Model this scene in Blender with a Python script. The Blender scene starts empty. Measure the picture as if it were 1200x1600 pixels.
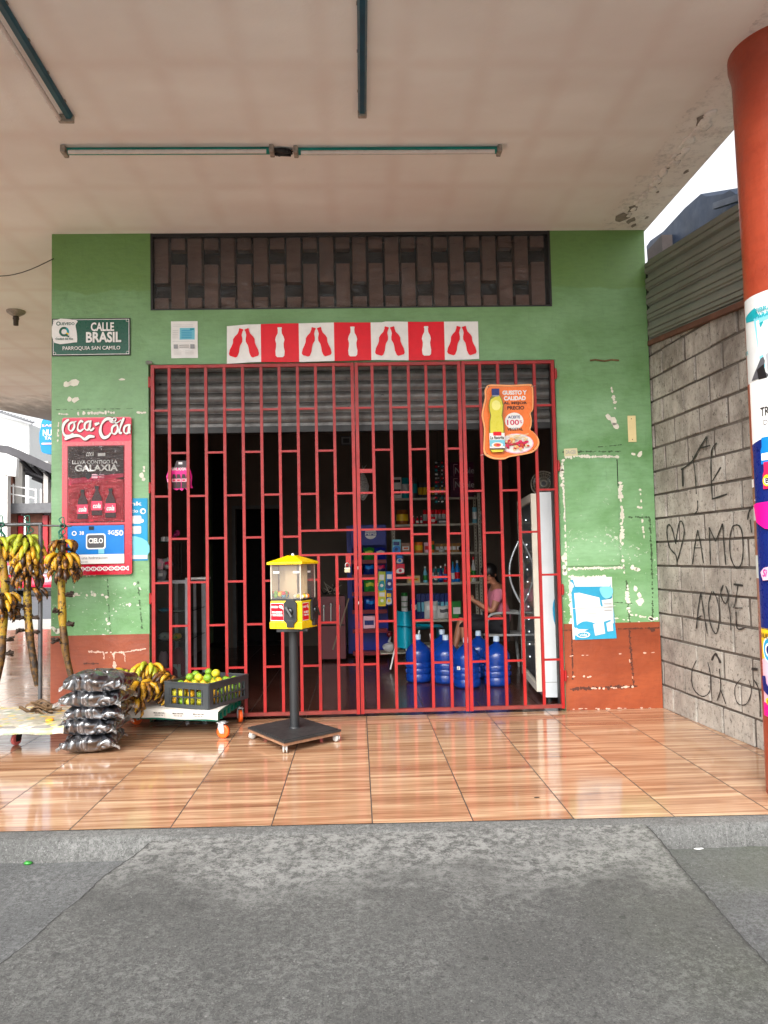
import bpy, bmesh, math, random
from mathutils import Vector, Matrix, noise
random.seed(7)
C = bpy.context.scene.collection
rad = math.radians
V = Vector

# ------------------------------------------------------------------ camera
FPX, CX, CD, CH = 1254.46, -0.0481, 6.7356, 1.3225
YAW, PITCH, ROLL = 0.0339, 0.0545, -0.0207
CEIL = 4.095
cy, sy, cp, sp, cr, sr = math.cos(YAW), math.sin(YAW), math.cos(PITCH), math.sin(PITCH), math.cos(ROLL), math.sin(ROLL)
FWD = V((sy*cp, cy*cp, sp)); _r0 = V((cy, -sy, 0)); _u0 = _r0.cross(FWD)
RT = cr*_r0 + sr*_u0; UP = -sr*_r0 + cr*_u0
CAM = V((CX, -CD, CH))
cd = bpy.data.cameras.new('camera'); cam = bpy.data.objects.new('camera', cd); C.objects.link(cam)
cd.sensor_fit = 'VERTICAL'; cd.sensor_height = 36; cd.sensor_width = 27; cd.lens = 36*FPX/1600
cd.clip_start = 0.05; cd.clip_end = 2000
cam.matrix_world = Matrix(((RT.x, UP.x, -FWD.x, CAM.x), (RT.y, UP.y, -FWD.y, CAM.y), (RT.z, UP.z, -FWD.z, CAM.z), (0, 0, 0, 1)))
bpy.context.scene.camera = cam

# ------------------------------------------------------------------ light
SUN_EL, SUN_ROT = rad(40), rad(200)
w = bpy.data.worlds.new('World'); bpy.context.scene.world = w; w.use_nodes = True
nt = w.node_tree; nt.nodes.clear()
sky = nt.nodes.new('ShaderNodeTexSky'); sky.sky_type = 'NISHITA'; sky.sun_disc = False
sky.sun_elevation = SUN_EL; sky.sun_rotation = SUN_ROT; sky.dust_density = 4; sky.air_density = 1.0; sky.altitude = 50
hs = nt.nodes.new('ShaderNodeHueSaturation'); hs.inputs['Saturation'].default_value = 0.12
bg = nt.nodes.new('ShaderNodeBackground'); bg.inputs['Strength'].default_value = 0.15
wo = nt.nodes.new('ShaderNodeOutputWorld')
nt.links.new(sky.outputs[0], hs.inputs['Color']); nt.links.new(hs.outputs[0], bg.inputs[0]); nt.links.new(bg.outputs[0], wo.inputs[0])
sl = bpy.data.lights.new('sun', 'SUN'); so = bpy.data.objects.new('sun', sl); C.objects.link(so)
sl.energy = 1.3; sl.angle = rad(45); sl.color = (1, 0.965, 0.92)
# direction towards the sun (behind the camera, slightly left, high)
az = rad(205)
sd = V((math.sin(az)*math.cos(SUN_EL), math.cos(az)*math.cos(SUN_EL), math.sin(SUN_EL)))
so.rotation_euler = sd.to_track_quat('Z', 'Y').to_euler()
sky.sun_rotation = az
sc = bpy.context.scene
sc.view_settings.view_transform = 'Standard'; sc.view_settings.look = 'None'; sc.view_settings.gamma = 1
sc.view_settings.exposure = 1.36
sc.cycles.max_bounces = 8; sc.cycles.diffuse_bounces = 5; sc.cycles.glossy_bounces = 4; sc.cycles.transparent_max_bounces = 12

# ------------------------------------------------------------------ photo geometry -> places in the world
def ray(px, py): return RT*(px-600)/FPX + UP*(800-py)/FPX + FWD
def onY(px, py, Y): d = ray(px, py); return CAM + d*((Y-CAM.y)/d.y)
def onZ(px, py, Z): d = ray(px, py); return CAM + d*((Z-CAM.z)/d.z)
def onX(px, py, X, k=0.0):   # plane x = X - k*y
    d = ray(px, py); return CAM + d*((X - k*CAM.y - CAM.x)/(d.x + k*d.y))
def scl(Y): return FPX/(Y-CAM.y)   # photo pixels per metre at depth Y

# ------------------------------------------------------------------ materials
def lin(c):
    c /= 255.0
    return c/12.92 if c <= 0.04045 else ((c+0.055)/1.055)**2.4
def rgb(r, g, b): return (lin(r), lin(g), lin(b), 1)
MATS = {}
def nodes(name):
    m = bpy.data.materials.new(name); m.use_nodes = True; MATS[name] = m
    n = m.node_tree; p = n.nodes['Principled BSDF']
    return m, n, p
def N(n, t, **k):
    x = n.nodes.new(t)
    for a, b in k.items(): setattr(x, a, b)
    return x
def mixc(n, fac, a, b, mode='MIX'):
    x = N(n, 'ShaderNodeMix', data_type='RGBA', blend_type=mode)
    for s, v in ((x.inputs[0], fac), (x.inputs[6], a), (x.inputs[7], b)):
        if hasattr(v, 'node'): n.links.new(v, s)
        else: s.default_value = v
    return x.outputs[2]
def ramp(n, src, pts):
    r = N(n, 'ShaderNodeValToRGB'); n.links.new(src, r.inputs[0]); e = r.color_ramp.elements
    while len(e) < len(pts): e.new(0.5)
    for q, (p, c) in zip(e, pts): q.position = p; q.color = c if len(c) == 4 else (*c, 1)
    return r.outputs[0]
def grey(v): return (v, v, v, 1)
def noi(n, vec, scale, detail=4, rough=0.6, dist=0.0):
    t = N(n, 'ShaderNodeTexNoise'); t.inputs['Scale'].default_value = scale; t.inputs['Detail'].default_value = detail
    t.inputs['Roughness'].default_value = rough; t.inputs['Distortion'].default_value = dist
    n.links.new(vec, t.inputs['Vector']); return t.outputs[0]
def mapping(n, scale=(1, 1, 1), loc=(0, 0, 0), rot=(0, 0, 0), coord='Object'):
    tc = N(n, 'ShaderNodeTexCoord'); mp = N(n, 'ShaderNodeMapping')
    mp.inputs['Scale'].default_value = scale; mp.inputs['Location'].default_value = loc; mp.inputs['Rotation'].default_value = rot
    n.links.new(tc.outputs[coord], mp.inputs['Vector']); return mp.outputs[0]
def mth(n, op, a, b=None, c=None):
    x = N(n, 'ShaderNodeMath', operation=op)
    for i, v in enumerate((a, b, c)):
        if v is None: continue
        if hasattr(v, 'node'): n.links.new(v, x.inputs[i])
        else: x.inputs[i].default_value = v
    return x.outputs[0]
def bump(n, p, h, strength=0.3, dist=0.01, prev=None):
    b = N(n, 'ShaderNodeBump'); b.inputs['Strength'].default_value = strength; b.inputs['Distance'].default_value = dist
    n.links.new(h, b.inputs['Height']); n.links.new(b.outputs[0], p.inputs['Normal']); return b.outputs[0]
def mat(name, col, rough=0.5, metal=0, var=0.2, vs=6, bmp=0, bs=60, spec=0.5, dirt=None, dirt_amt=0.5, dirt_s=4, trans=0, alpha=1, coat=0, emit=None):
    if name in MATS: return MATS[name]
    m, n, p = nodes(name)
    vec = mapping(n)
    a = noi(n, vec, vs, 5, 0.65)
    lo = tuple(c*(1-var) for c in col[:3]) + (1,); hi = tuple(min(1, c*(1+var)) for c in col[:3]) + (1,)
    cc = ramp(n, a, [(0.3, lo), (0.7, hi)])
    if dirt:
        d = noi(n, vec, dirt_s, 8, 0.7, 0.5)
        cc = mixc(n, ramp(n, d, [(1-dirt_amt*0.75, grey(0)), (1.06-dirt_amt*0.75, grey(1))]), cc, dirt)
    n.links.new(cc, p.inputs['Base Color'])
    n.links.new(ramp(n, noi(n, vec, vs*3, 3), [(0.3, grey(max(0, rough-0.07))), (0.7, grey(min(1, rough+0.07)))]), p.inputs['Roughness'])
    p.inputs['Metallic'].default_value = metal; p.inputs['Specular IOR Level'].default_value = spec
    if trans: p.inputs['Transmission Weight'].default_value = trans
    if alpha < 1: p.inputs['Alpha'].default_value = alpha
    if coat: p.inputs['Coat Weight'].default_value = coat; p.inputs['Coat Roughness'].default_value = 0.08
    if emit: p.inputs['Emission Color'].default_value = col; p.inputs['Emission Strength'].default_value = emit
    if bmp: bump(n, p, noi(n, vec, bs, 6, 0.6), bmp, 0.01)
    return m
def film(name, tint=(1, 1, 1, 1), clear=0.9, rough=0.08, bs=9, bstr=0.8, milk=0.0, ior=1.5):
    """thin clear plastic or glass: see-through with reflections"""
    if name in MATS: return MATS[name]
    m, n, p = nodes(name); out = n.nodes['Material Output']
    tr = N(n, 'ShaderNodeBsdfTransparent'); tr.inputs[0].default_value = tint
    p.inputs['Base Color'].default_value = (0.75, 0.75, 0.75, 1); p.inputs['Roughness'].default_value = rough
    fr = N(n, 'ShaderNodeFresnel'); fr.inputs[0].default_value = ior
    gl = N(n, 'ShaderNodeBsdfGlossy'); gl.inputs['Roughness'].default_value = rough
    if bstr:
        vec = mapping(n, (1, 1, 3))
        b = N(n, 'ShaderNodeBump'); b.inputs['Strength'].default_value = bstr; b.inputs['Distance'].default_value = 0.035
        n.links.new(noi(n, vec, bs, 3, 0.5, 1.5), b.inputs['Height'])
        n.links.new(b.outputs[0], gl.inputs['Normal']); n.links.new(b.outputs[0], fr.inputs['Normal'])
    mx = N(n, 'ShaderNodeMixShader'); n.links.new(fr.outputs[0], mx.inputs[0]); n.links.new(tr.outputs[0], mx.inputs[1]); n.links.new(gl.outputs[0], mx.inputs[2])
    last = mx
    if milk:
        df = N(n, 'ShaderNodeBsdfDiffuse'); df.inputs[0].default_value = (0.8, 0.8, 0.78, 1)
        m2 = N(n, 'ShaderNodeMixShader'); m2.inputs[0].default_value = milk
        n.links.new(mx.outputs[0], m2.inputs[1]); n.links.new(df.outputs[0], m2.inputs[2]); last = m2
    n.links.new(last.outputs[0], out.inputs['Surface'])
    return m
def flat(name, col, rough=0.45, var=0.06, **k):
    k.setdefault('spec', 0.3); return mat(name, col, max(rough, 0.3), var=var, vs=12, **k)

# ------------------------------------------------------------------ mesh builder
WM = {}
class G:
    def __init__(s): s.v = []; s.f = []; s.m = []; s.s = []
    def add(s, vs, fs, mi=0, sm=False, M=None):
        o = len(s.v)
        s.v += [tuple(M @ V(p)) if M else tuple(p) for p in vs]
        s.f += [tuple(i+o for i in f) for f in fs]; s.m += [mi]*len(fs); s.s += [sm]*len(fs)
        return s
    def box(s, a, b, mi=0, bev=0, M=None):
        x0, y0, z0 = [min(p, q) for p, q in zip(a, b)]; x1, y1, z1 = [max(p, q) for p, q in zip(a, b)]
        vs = [(x0, y0, z0), (x1, y0, z0), (x1, y1, z0), (x0, y1, z0), (x0, y0, z1), (x1, y0, z1), (x1, y1, z1), (x0, y1, z1)]
        fs = [(0, 3, 2, 1), (4, 5, 6, 7), (0, 1, 5, 4), (1, 2, 6, 5), (2, 3, 7, 6), (3, 0, 4, 7)]
        if bev:
            bm = bmesh.new(); bv = [bm.verts.new(p) for p in vs]
            for f in fs: bm.faces.new([bv[i] for i in f])
            bmesh.ops.bevel(bm, geom=bm.edges[:], offset=bev, segments=2, affect='EDGES', profile=0.6)
            bm.verts.index_update(); vs = [v.co[:] for v in bm.verts]; fs = [[v.index for v in f.verts] for f in bm.faces]; bm.free()
        return s.add(vs, fs, mi, bool(bev and 0), M)
    def cbox(s, c, d, mi=0, bev=0, M=None):
        return s.box([p-q/2 for p, q in zip(c, d)], [p+q/2 for p, q in zip(c, d)], mi, bev, M)
    def tube(s, pts, r, n=8, mi=0, caps=True, sm=True, M=None, flatten=1.0):
        pts = [V(p) for p in pts]; k = len(pts); rs = r if isinstance(r, (list, tuple)) else [r]*k
        vs = []; ref = None
        for i, p in enumerate(pts):
            t = (pts[min(i+1, k-1)] - pts[max(i-1, 0)]).normalized()
            if ref is None:
                ref = V((0, 0, 1)) if abs(t.z) < 0.9 else V((1, 0, 0))
            a = t.cross(ref)
            if a.length < 1e-4: a = t.cross(V((0, 1, 0.01)))
            a.normalize(); b = a.cross(t).normalized(); ref = b
            for j in range(n):
                q = 2*math.pi*j/n; vs.append(p + a*(math.cos(q)*rs[i]) + b*(math.sin(q)*rs[i]*flatten))
        fs = []
        for i in range(k-1):
            for j in range(n):
                fs.append((i*n+j, i*n+(j+1) % n, (i+1)*n+(j+1) % n, (i+1)*n+j))
        s.add(vs, fs, mi, sm, M)
        if caps:
            for i, rev in ((0, False), (k-1, True)):
                ring = vs[i*n:(i+1)*n]; ix = list(range(n))
                s.add(ring, [ix[::-1] if rev else ix], mi, False, M)
        return s
    def bar(s, a, b, w, mi=0, M=None, h=None):   # square bar
        a, b = V(a), V(b); t = (b-a).normalized(); ref = V((0, 1, 0)) if abs(t.y) < 0.9 else V((0, 0, 1))
        u = t.cross(ref).normalized()*w/2; q = u.cross(t).normalized()*(h or w)/2
        vs = [p+x for p in (a, b) for x in (-u-q, u-q, u+q, -u+q)]
        return s.add(vs, [(0, 1, 2, 3), (7, 6, 5, 4), (0, 4, 5, 1), (1, 5, 6, 2), (2, 6, 7, 3), (3, 7, 4, 0)], mi, False, M)
    def lathe(s, prof, c=(0, 0, 0), n=20, mi=0, sm=True, M=None, sx=1, sy=1):
        vs = []; c = V(c)
        for r, z in prof:
            for j in range(n):
                q = 2*math.pi*j/n; vs.append(c + V((r*math.cos(q)*sx, r*math.sin(q)*sy, z)))
        fs = [(i*n+j, i*n+(j+1) % n, (i+1)*n+(j+1) % n, (i+1)*n+j) for i in range(len(prof)-1) for j in range(n)]
        s.add(vs, fs, mi, sm, M)
        if prof[0][0] > 1e-4: s.add(vs[:n], [tuple(range(n))[::-1]], mi, False, M)
        if prof[-1][0] > 1e-4: s.add(vs[-n:], [tuple(range(n))], mi, False, M)
        return s
    def ball(s, c, r, n=12, mi=0, sc=(1, 1, 1), M=None, amp=0, seed=0):
        vs = []; fs = []; m = max(6, n//2+1); c = V(c)
        for i in range(m+1):
            a = math.pi*i/m
            for j in range(n):
                q = 2*math.pi*j/n; d = V((math.sin(a)*math.cos(q), math.sin(a)*math.sin(q), math.cos(a)))
                rr = r*(1+amp*noise.noise(d*2+V((seed, seed, 0))))
                vs.append(c + V((d.x*sc[0], d.y*sc[1], d.z*sc[2]))*rr)
        for i in range(m):
            for j in range(n): fs.append((i*n+j, (i+1)*n+j, (i+1)*n+(j+1) % n, i*n+(j+1) % n))
        return s.add(vs, fs, mi, True, M)
    def grid(s, fn, nu, nv, mi=0, sm=True, M=None):
        vs = [fn(i/nu, j/nv) for j in range(nv+1) for i in range(nu+1)]
        fs = [(j*(nu+1)+i, j*(nu+1)+i+1, (j+1)*(nu+1)+i+1, (j+1)*(nu+1)+i) for j in range(nv) for i in range(nu)]
        return s.add(vs, fs, mi, sm, M)
    def prism(s, poly, mp, d0, d1, mi=0):   # poly 2D ccw, mp(u,v,d) -> 3D
        n = len(poly); a = [mp(x, y, d0) for x, y in poly]; b = [mp(x, y, d1) for x, y in poly]
        return s.add(a+b, [tuple(range(n))[::-1], tuple(range(n, 2*n))] + [(i, (i+1) % n, n+(i+1) % n, n+i) for i in range(n)], mi)
    def make(s, name, mats, parent=None, org=None, local=False, solid=None, wm=None):
        me = bpy.data.meshes.new(name)
        if not isinstance(mats, (list, tuple)): mats = [mats]
        if parent is not None and not local:
            W = WM[parent]; I = W.inverted(); vs = [I @ V(p) for p in s.v]; 
            bb = [V(p) for p in vs]
            o = V([sum((min(p[i] for p in bb), max(p[i] for p in bb)))/2 for i in range(3)])
            vs = [p-o for p in vs]; loc = o
        elif parent is not None:
            vs = [V(p) for p in s.v]; loc = V((0, 0, 0))
        else:
            if org is None:
                if local: org = (0, 0, 0)
                else:
                    xs, ys, zs = zip(*s.v); org = ((min(xs)+max(xs))/2, (min(ys)+max(ys))/2, min(zs))
            loc = V(org); vs = [V(p)-loc for p in s.v]
        me.from_pydata([tuple(p) for p in vs], [], s.f); me.polygons.foreach_set('material_index', s.m); me.polygons.foreach_set('use_smooth', s.s)
        for q in mats: me.materials.append(q)
        me.update()
        o = bpy.data.objects.new(name, me); C.objects.link(o); o.location = loc
        T = Matrix.Translation(loc)
        if parent is not None: o.parent = parent; T = WM[parent] @ T
        WM[o] = T
        return o
def tag(o, label=None, cat=None, group=None, kind=None):
    for k, v in (('label', label), ('category', cat), ('group', group), ('kind', kind)):
        if v: o[k] = v
    return o
def thing(name, label, cat, loc=(0, 0, 0), rz=0, group=None):
    o = bpy.data.objects.new(name, None); C.objects.link(o); o.location = loc; o.rotation_euler = (0, 0, rz)
    o.empty_display_size = 0.1
    WM[o] = Matrix.Translation(V(loc)) @ Matrix.Rotation(rz, 4, 'Z')
    return tag(o, label, cat, group)
def kids(o): return [c for c in C.objects if c.parent == o]
def dup(o, parent=None, loc=None, rot=None, label=None, scale=None):
    c = o.copy(); C.objects.link(c)
    if parent is not None: c.parent = parent
    if loc is not None: c.location = loc
    if rot is not None: c.rotation_euler = rot
    if scale is not None: c.scale = scale
    if label: c['label'] = label
    WM[c] = (WM[parent] if parent is not None else Matrix.Identity(4)) @ Matrix.LocRotScale(V(c.location), c.rotation_euler, c.scale)
    for k in kids(o): dup(k, c)
    return c

# ------------------------------------------------------------------ lettering and printed sheets
_T = {}
def glyphs(s, bold, shear=0):
    k = (s, bold, shear)
    if k in _T: return _T[k]
    cu = bpy.data.curves.new('lettering', 'FONT'); cu.body = s; cu.size = 1; cu.offset = bold; cu.shear = shear; cu.resolution_u = 3
    o = bpy.data.objects.new('lettering', cu); C.objects.link(o)
    dg = bpy.context.evaluated_depsgraph_get(); me = bpy.data.meshes.new_from_object(o.evaluated_get(dg))
    vs = [(v.co.x, v.co.y) for v in me.vertices]; fs = [tuple(p.vertices) for p in me.polygons]
    bpy.data.objects.remove(o); bpy.data.curves.remove(cu); bpy.data.meshes.remove(me)
    x0 = min(v[0] for v in vs); x1 = max(v[0] for v in vs); y0 = min(v[1] for v in vs); y1 = max(v[1] for v in vs)
    _T[k] = ([((x-x0)/(x1-x0), (y-y0)/(y1-y0)) for x, y in vs], fs)
    return _T[k]
class Sheet:
    """A printed sheet; drawing units are photo pixels (y down), scaled to metres for its own distance."""
    def __init__(s, cx, cy, Y=None, c=None, k=None, N=(0, -1, 0), U=(1, 0, 0), tilt=0, step=0.0006, mp=None, sub=None, bend=None):
        s.g = G(); s.ms = []; s.l = 0; s.step = step; s.cx = cx; s.cy = cy; s.sub = sub; s.bend = bend
        s.c = V(c) if c is not None else onY(cx, cy, Y); s.k = k or 1/scl(Y)
        s.N = V(N).normalized(); u = V(U).normalized(); v = s.N.cross(u)
        if v.z < 0: v = -v
        s.U = u*math.cos(tilt) + v*math.sin(tilt); s.Vv = v*math.cos(tilt) - u*math.sin(tilt)
        s.mp = mp or s._mp
    def _mp(s, x, y, d=0):
        if s.bend: d = d + s.bend(x, y)
        return s.c + s.U*(x-s.cx)*s.k - s.Vv*(y-s.cy)*s.k + s.N*d
    def mi(s, m):
        if m not in s.ms: s.ms.append(m)
        return s.ms.index(m)
    def nl(s): s.l += 1; return s.l*s.step
    def rect(s, x0, y0, x1, y1, m, d=None):
        d = s.nl() if d is None else d
        nu = max(1, int(abs(x1-x0)/s.sub)) if s.sub else 1; nv = max(1, int(abs(y1-y0)/s.sub)) if s.sub else 1
        s.g.grid(lambda u, v: s.mp(x0+(x1-x0)*u, y1+(y0-y1)*v, d), nu, nv, s.mi(m), sm=bool(s.sub)); return s
    def poly(s, pts, m, d=None):
        d = s.nl() if d is None else d
        from mathutils.geometry import tessellate_polygon
        tr = tessellate_polygon([[V((x, y, 0)) for x, y in pts]])
        fs = []
        for t in tr:
            a, b, c = [V(pts[i]) for i in t]
            ar = (b-a).cross(c-a) if False else (b.x-a.x)*(c.y-a.y)-(b.y-a.y)*(c.x-a.x)
            fs.append(t if ar < 0 else t[::-1])
        s.g.add([s.mp(x, y, d) for x, y in pts], fs, s.mi(m)); return s
    def disc(s, x, y, rx, m, ry=None, n=20, d=None):
        ry = ry or rx
        return s.poly([(x+rx*math.cos(2*math.pi*i/n), y+ry*math.sin(2*math.pi*i/n)) for i in range(n)], m, d)
    def ring(s, x, y, rx, w, m, ry=None, n=24, a0=0, a1=360):
        ry = ry or rx; d = s.nl(); k = max(3, int(n*abs(a1-a0)/360))
        P = [rad(a0+(a1-a0)*i/k) for i in range(k+1)]
        vs = [s.mp(x+(rx+q)*math.cos(t), y+(ry+q)*math.sin(t), d) for t in P for q in (-w/2, w/2)]
        s.g.add(vs, [(2*i+1, 2*i, 2*i+2, 2*i+3) for i in range(k)], s.mi(m)); return s
    def stroke(s, pts, w, m, d=None):
        d = s.nl() if d is None else d; k = len(pts); ws = w if isinstance(w, (list, tuple)) else [w]*k; vs = []
        for i in range(k):
            a, b = pts[max(0, i-1)], pts[min(k-1, i+1)]; dx, dy = b[0]-a[0], b[1]-a[1]; L = math.hypot(dx, dy) or 1
            nx, ny = -dy/L*ws[i]/2, dx/L*ws[i]/2
            vs += [s.mp(pts[i][0]-nx, pts[i][1]-ny, d), s.mp(pts[i][0]+nx, pts[i][1]+ny, d)]
        s.g.add(vs, [(2*i, 2*i+1, 2*i+3, 2*i+2) for i in range(k-1)], s.mi(m)); return s
    def text(s, t, x0, y0, x1, y1, m, bold=0.015, shear=0, d=None):
        d = s.nl() if d is None else d
        vs, fs = glyphs(t, bold, shear)
        s.g.add([s.mp(x0+(x1-x0)*u, y1+(y0-y1)*v, d) for u, v in vs], fs, s.mi(m)); return s
    def back(s, x0, y0, x1, y1, th, m):   # body of the sheet, behind the print
        s.g.prism([(x0, y1), (x1, y1), (x1, y0), (x0, y0)], s.mp, -th, 0, s.mi(m)); return s
    def backpoly(s, pts, th, m):
        s.g.prism(pts, s.mp, -th, 0, s.mi(m)); return s
    def make(s, name, parent=None): return s.g.make(name, s.ms, parent)
def smooth(pts, n=6, closed=False):
    out = []; k = len(pts)
    rng = range(k) if closed else range(k-1)
    for i in rng:
        p0 = pts[(i-1) % k] if closed or i > 0 else pts[i]; p1 = pts[i]; p2 = pts[(i+1) % k]; p3 = pts[(i+2) % k] if closed or i+2 < k else pts[i+1]
        for j in range(n):
            t = j/n
            out.append(tuple(0.5*((2*b)+(-a+c)*t+(2*a-5*b+4*c-d)*t*t+(-a+3*b-3*c+d)*t**3) for a, b, c, d in zip(p0, p1, p2, p3)))
    if not closed: out.append(tuple(pts[-1]))
    return out
# ================================================================== surfaces of the setting
def wmap(n, scale=(1, 1, 1), loc=(0, 0, 0), rot=(0, 0, 0)):
    g = N(n, 'ShaderNodeNewGeometry'); mp = N(n, 'ShaderNodeMapping')
    mp.inputs['Scale'].default_value = scale; mp.inputs['Location'].default_value = loc; mp.inputs['Rotation'].default_value = rot
    n.links.new(g.outputs['Position'], mp.inputs['Vector']); return mp.outputs[0]
def xyz(n):
    g = N(n, 'ShaderNodeNewGeometry'); s = N(n, 'ShaderNodeSeparateXYZ'); n.links.new(g.outputs['Position'], s.inputs[0]); return s.outputs

def painted_wall(name, c1, c2, top=None, peel=(0.8, 0.78, 0.7, 1), pz=(0.65, 1.9), pth=0.625, rough=0.42):
    m, n, p = nodes(name); v = wmap(n); X, Y, Z = xyz(n)
    a = noi(n, wmap(n, (1, 1, 1.6)), 1.3, 6, 0.6, 0.4)
    cc = ramp(n, a, [(0.35, c1), (0.65, c2)])
    if top:
        zz = mth(n, 'ADD', Z, mth(n, 'MULTIPLY', noi(n, wmap(n, (1.5, 1, 0.2)), 2.5, 3), 0.12))
        cc = mixc(n, ramp(n, mth(n, 'MULTIPLY', mth(n, 'SUBTRACT', zz, 3.4), 2.0), [(0.49, grey(0)), (0.53, grey(1))]), cc, mixc(n, 0.75, cc, top))
        cc = mixc(n, mth(n, 'MULTIPLY', ramp(n, mth(n, 'MULTIPLY', Z, 0.25), [(0.55, grey(0)), (0.95, grey(1))]), 0.5), cc, top)
    # roller marks and grime
    g1 = noi(n, wmap(n, (3, 3, 14)), 3, 6, 0.7)
    cc = mixc(n, ramp(n, g1, [(0.45, grey(0)), (0.8, grey(0.35))]), cc, tuple(q*0.5 for q in c1[:3])+(1,))
    g2 = noi(n, wmap(n, (9, 9, 1.6)), 2, 7, 0.75)
    cc = mixc(n, ramp(n, g2, [(0.58, grey(0)), (0.8, grey(0.4))]), cc, tuple(q*0.35 for q in c1[:3])+(1,))
    # peeled flecks, clustered
    f1 = noi(n, wmap(n, (1, 1, 1.1)), 26, 9, 0.72, 0.3); f2 = noi(n, v, 2.6, 3)
    band = ramp(n, mth(n, 'DIVIDE', mth(n, 'SUBTRACT', Z, pz[0]), pz[1]-pz[0]), [(0.0, grey(1)), (0.75, grey(0.55)), (1.0, grey(0.0))])
    k = mth(n, 'ADD', f1, mth(n, 'MULTIPLY', mth(n, 'SUBTRACT', f2, 0.5), 0.30))
    k = mth(n, 'MULTIPLY', ramp(n, k, [(pth, grey(0)), (pth+0.015, grey(1))]), band)
    cc = mixc(n, k, cc, peel)
    n.links.new(cc, p.inputs['Base Color'])
    n.links.new(ramp(n, a, [(0.3, grey(rough-0.1)), (0.7, grey(rough+0.15))]), p.inputs['Roughness'])
    h = mth(n, 'SUBTRACT', mth(n, 'MULTIPLY', noi(n, v, 22, 6), 0.4), mth(n, 'MULTIPLY', k, 0.5))
    h = mth(n, 'ADD', h, mth(n, 'MULTIPLY', noi(n, v, 3, 3), 0.9))
    bump(n, p, h, 0.45, 0.02)
    return m
M_green = painted_wall('green_paint', rgb(98, 144, 88), rgb(136, 180, 134), top=rgb(106, 144, 72))
M_brown = painted_wall('brown_paint', rgb(128, 58, 34), rgb(158, 76, 40), pz=(0.0, 2.0), pth=0.70, peel=rgb(215, 190, 170))

def ceiling_mat():
    m, n, p = nodes('white_ceiling_paint'); X, Y, Z = xyz(n)
    a = noi(n, wmap(n, (0.6, 1, 1)), 1.1, 4, 0.55)
    cc = ramp(n, a, [(0.35, rgb(232, 226, 221)), (0.65, rgb(243, 240, 236))])
    b = noi(n, wmap(n, (0.5, 1.2, 1)), 1.2, 2, 0.5)       # faint joints of the boards used as formwork
    cc = mixc(n, ramp(n, b, [(0.5, grey(0)), (0.72, grey(0.4))]), cc, rgb(222, 206, 198))
    br = N(n, 'ShaderNodeTexBrick'); n.links.new(wmap(n, (1, 1, 1), (0.2, 0.1, 0)), br.inputs['Vector'])
    br.offset = 0; br.inputs['Scale'].default_value = 1; br.inputs['Brick Width'].default_value = 0.46; br.inputs['Row Height'].default_value = 0.75
    br.inputs['Mortar Size'].default_value = 0.10; br.inputs['Mortar Smooth'].default_value = 1.0
    cc = mixc(n, mth(n, 'MULTIPLY', br.outputs['Fac'], mth(n, 'MULTIPLY', noi(n, wmap(n), 1.7, 2), 0.38)), cc, rgb(216, 194, 184))
    s = noi(n, wmap(n, (1, 1, 1)), 7, 8, 0.7, 0.6)
    cc = mixc(n, ramp(n, s, [(0.7, grey(0)), (0.78, grey(0.45))]), cc, rgb(150, 120, 100))
    edge = mth(n, 'MULTIPLY', mth(n, 'GREATER_THAN', mth(n, 'ADD', X, mth(n, 'MULTIPLY', noi(n, wmap(n), 5, 4), 0.25)), 2.22), ramp(n, noi(n, wmap(n), 16, 8, 0.7), [(0.5, grey(0)), (0.75, grey(0.7))]))
    cc = mixc(n, edge, cc, rgb(165, 160, 158))
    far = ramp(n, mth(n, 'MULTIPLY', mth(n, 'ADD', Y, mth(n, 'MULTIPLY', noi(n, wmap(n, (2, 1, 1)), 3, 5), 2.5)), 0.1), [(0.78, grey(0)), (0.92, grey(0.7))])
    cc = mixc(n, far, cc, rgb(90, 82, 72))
    n.links.new(cc, p.inputs['Base Color']); p.inputs['Roughness'].default_value = 0.8
    h = mth(n, 'ADD', mth(n, 'MULTIPLY', noi(n, wmap(n), 9, 7, 0.6), 0.5), mth(n, 'MULTIPLY', noi(n, wmap(n), 1.5, 2), 0.8))
    h = mth(n, 'ADD', h, mth(n, 'MULTIPLY', edge, -0.8))
    bump(n, p, h, 0.35, 0.02); return m
M_ceil = ceiling_mat()

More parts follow.
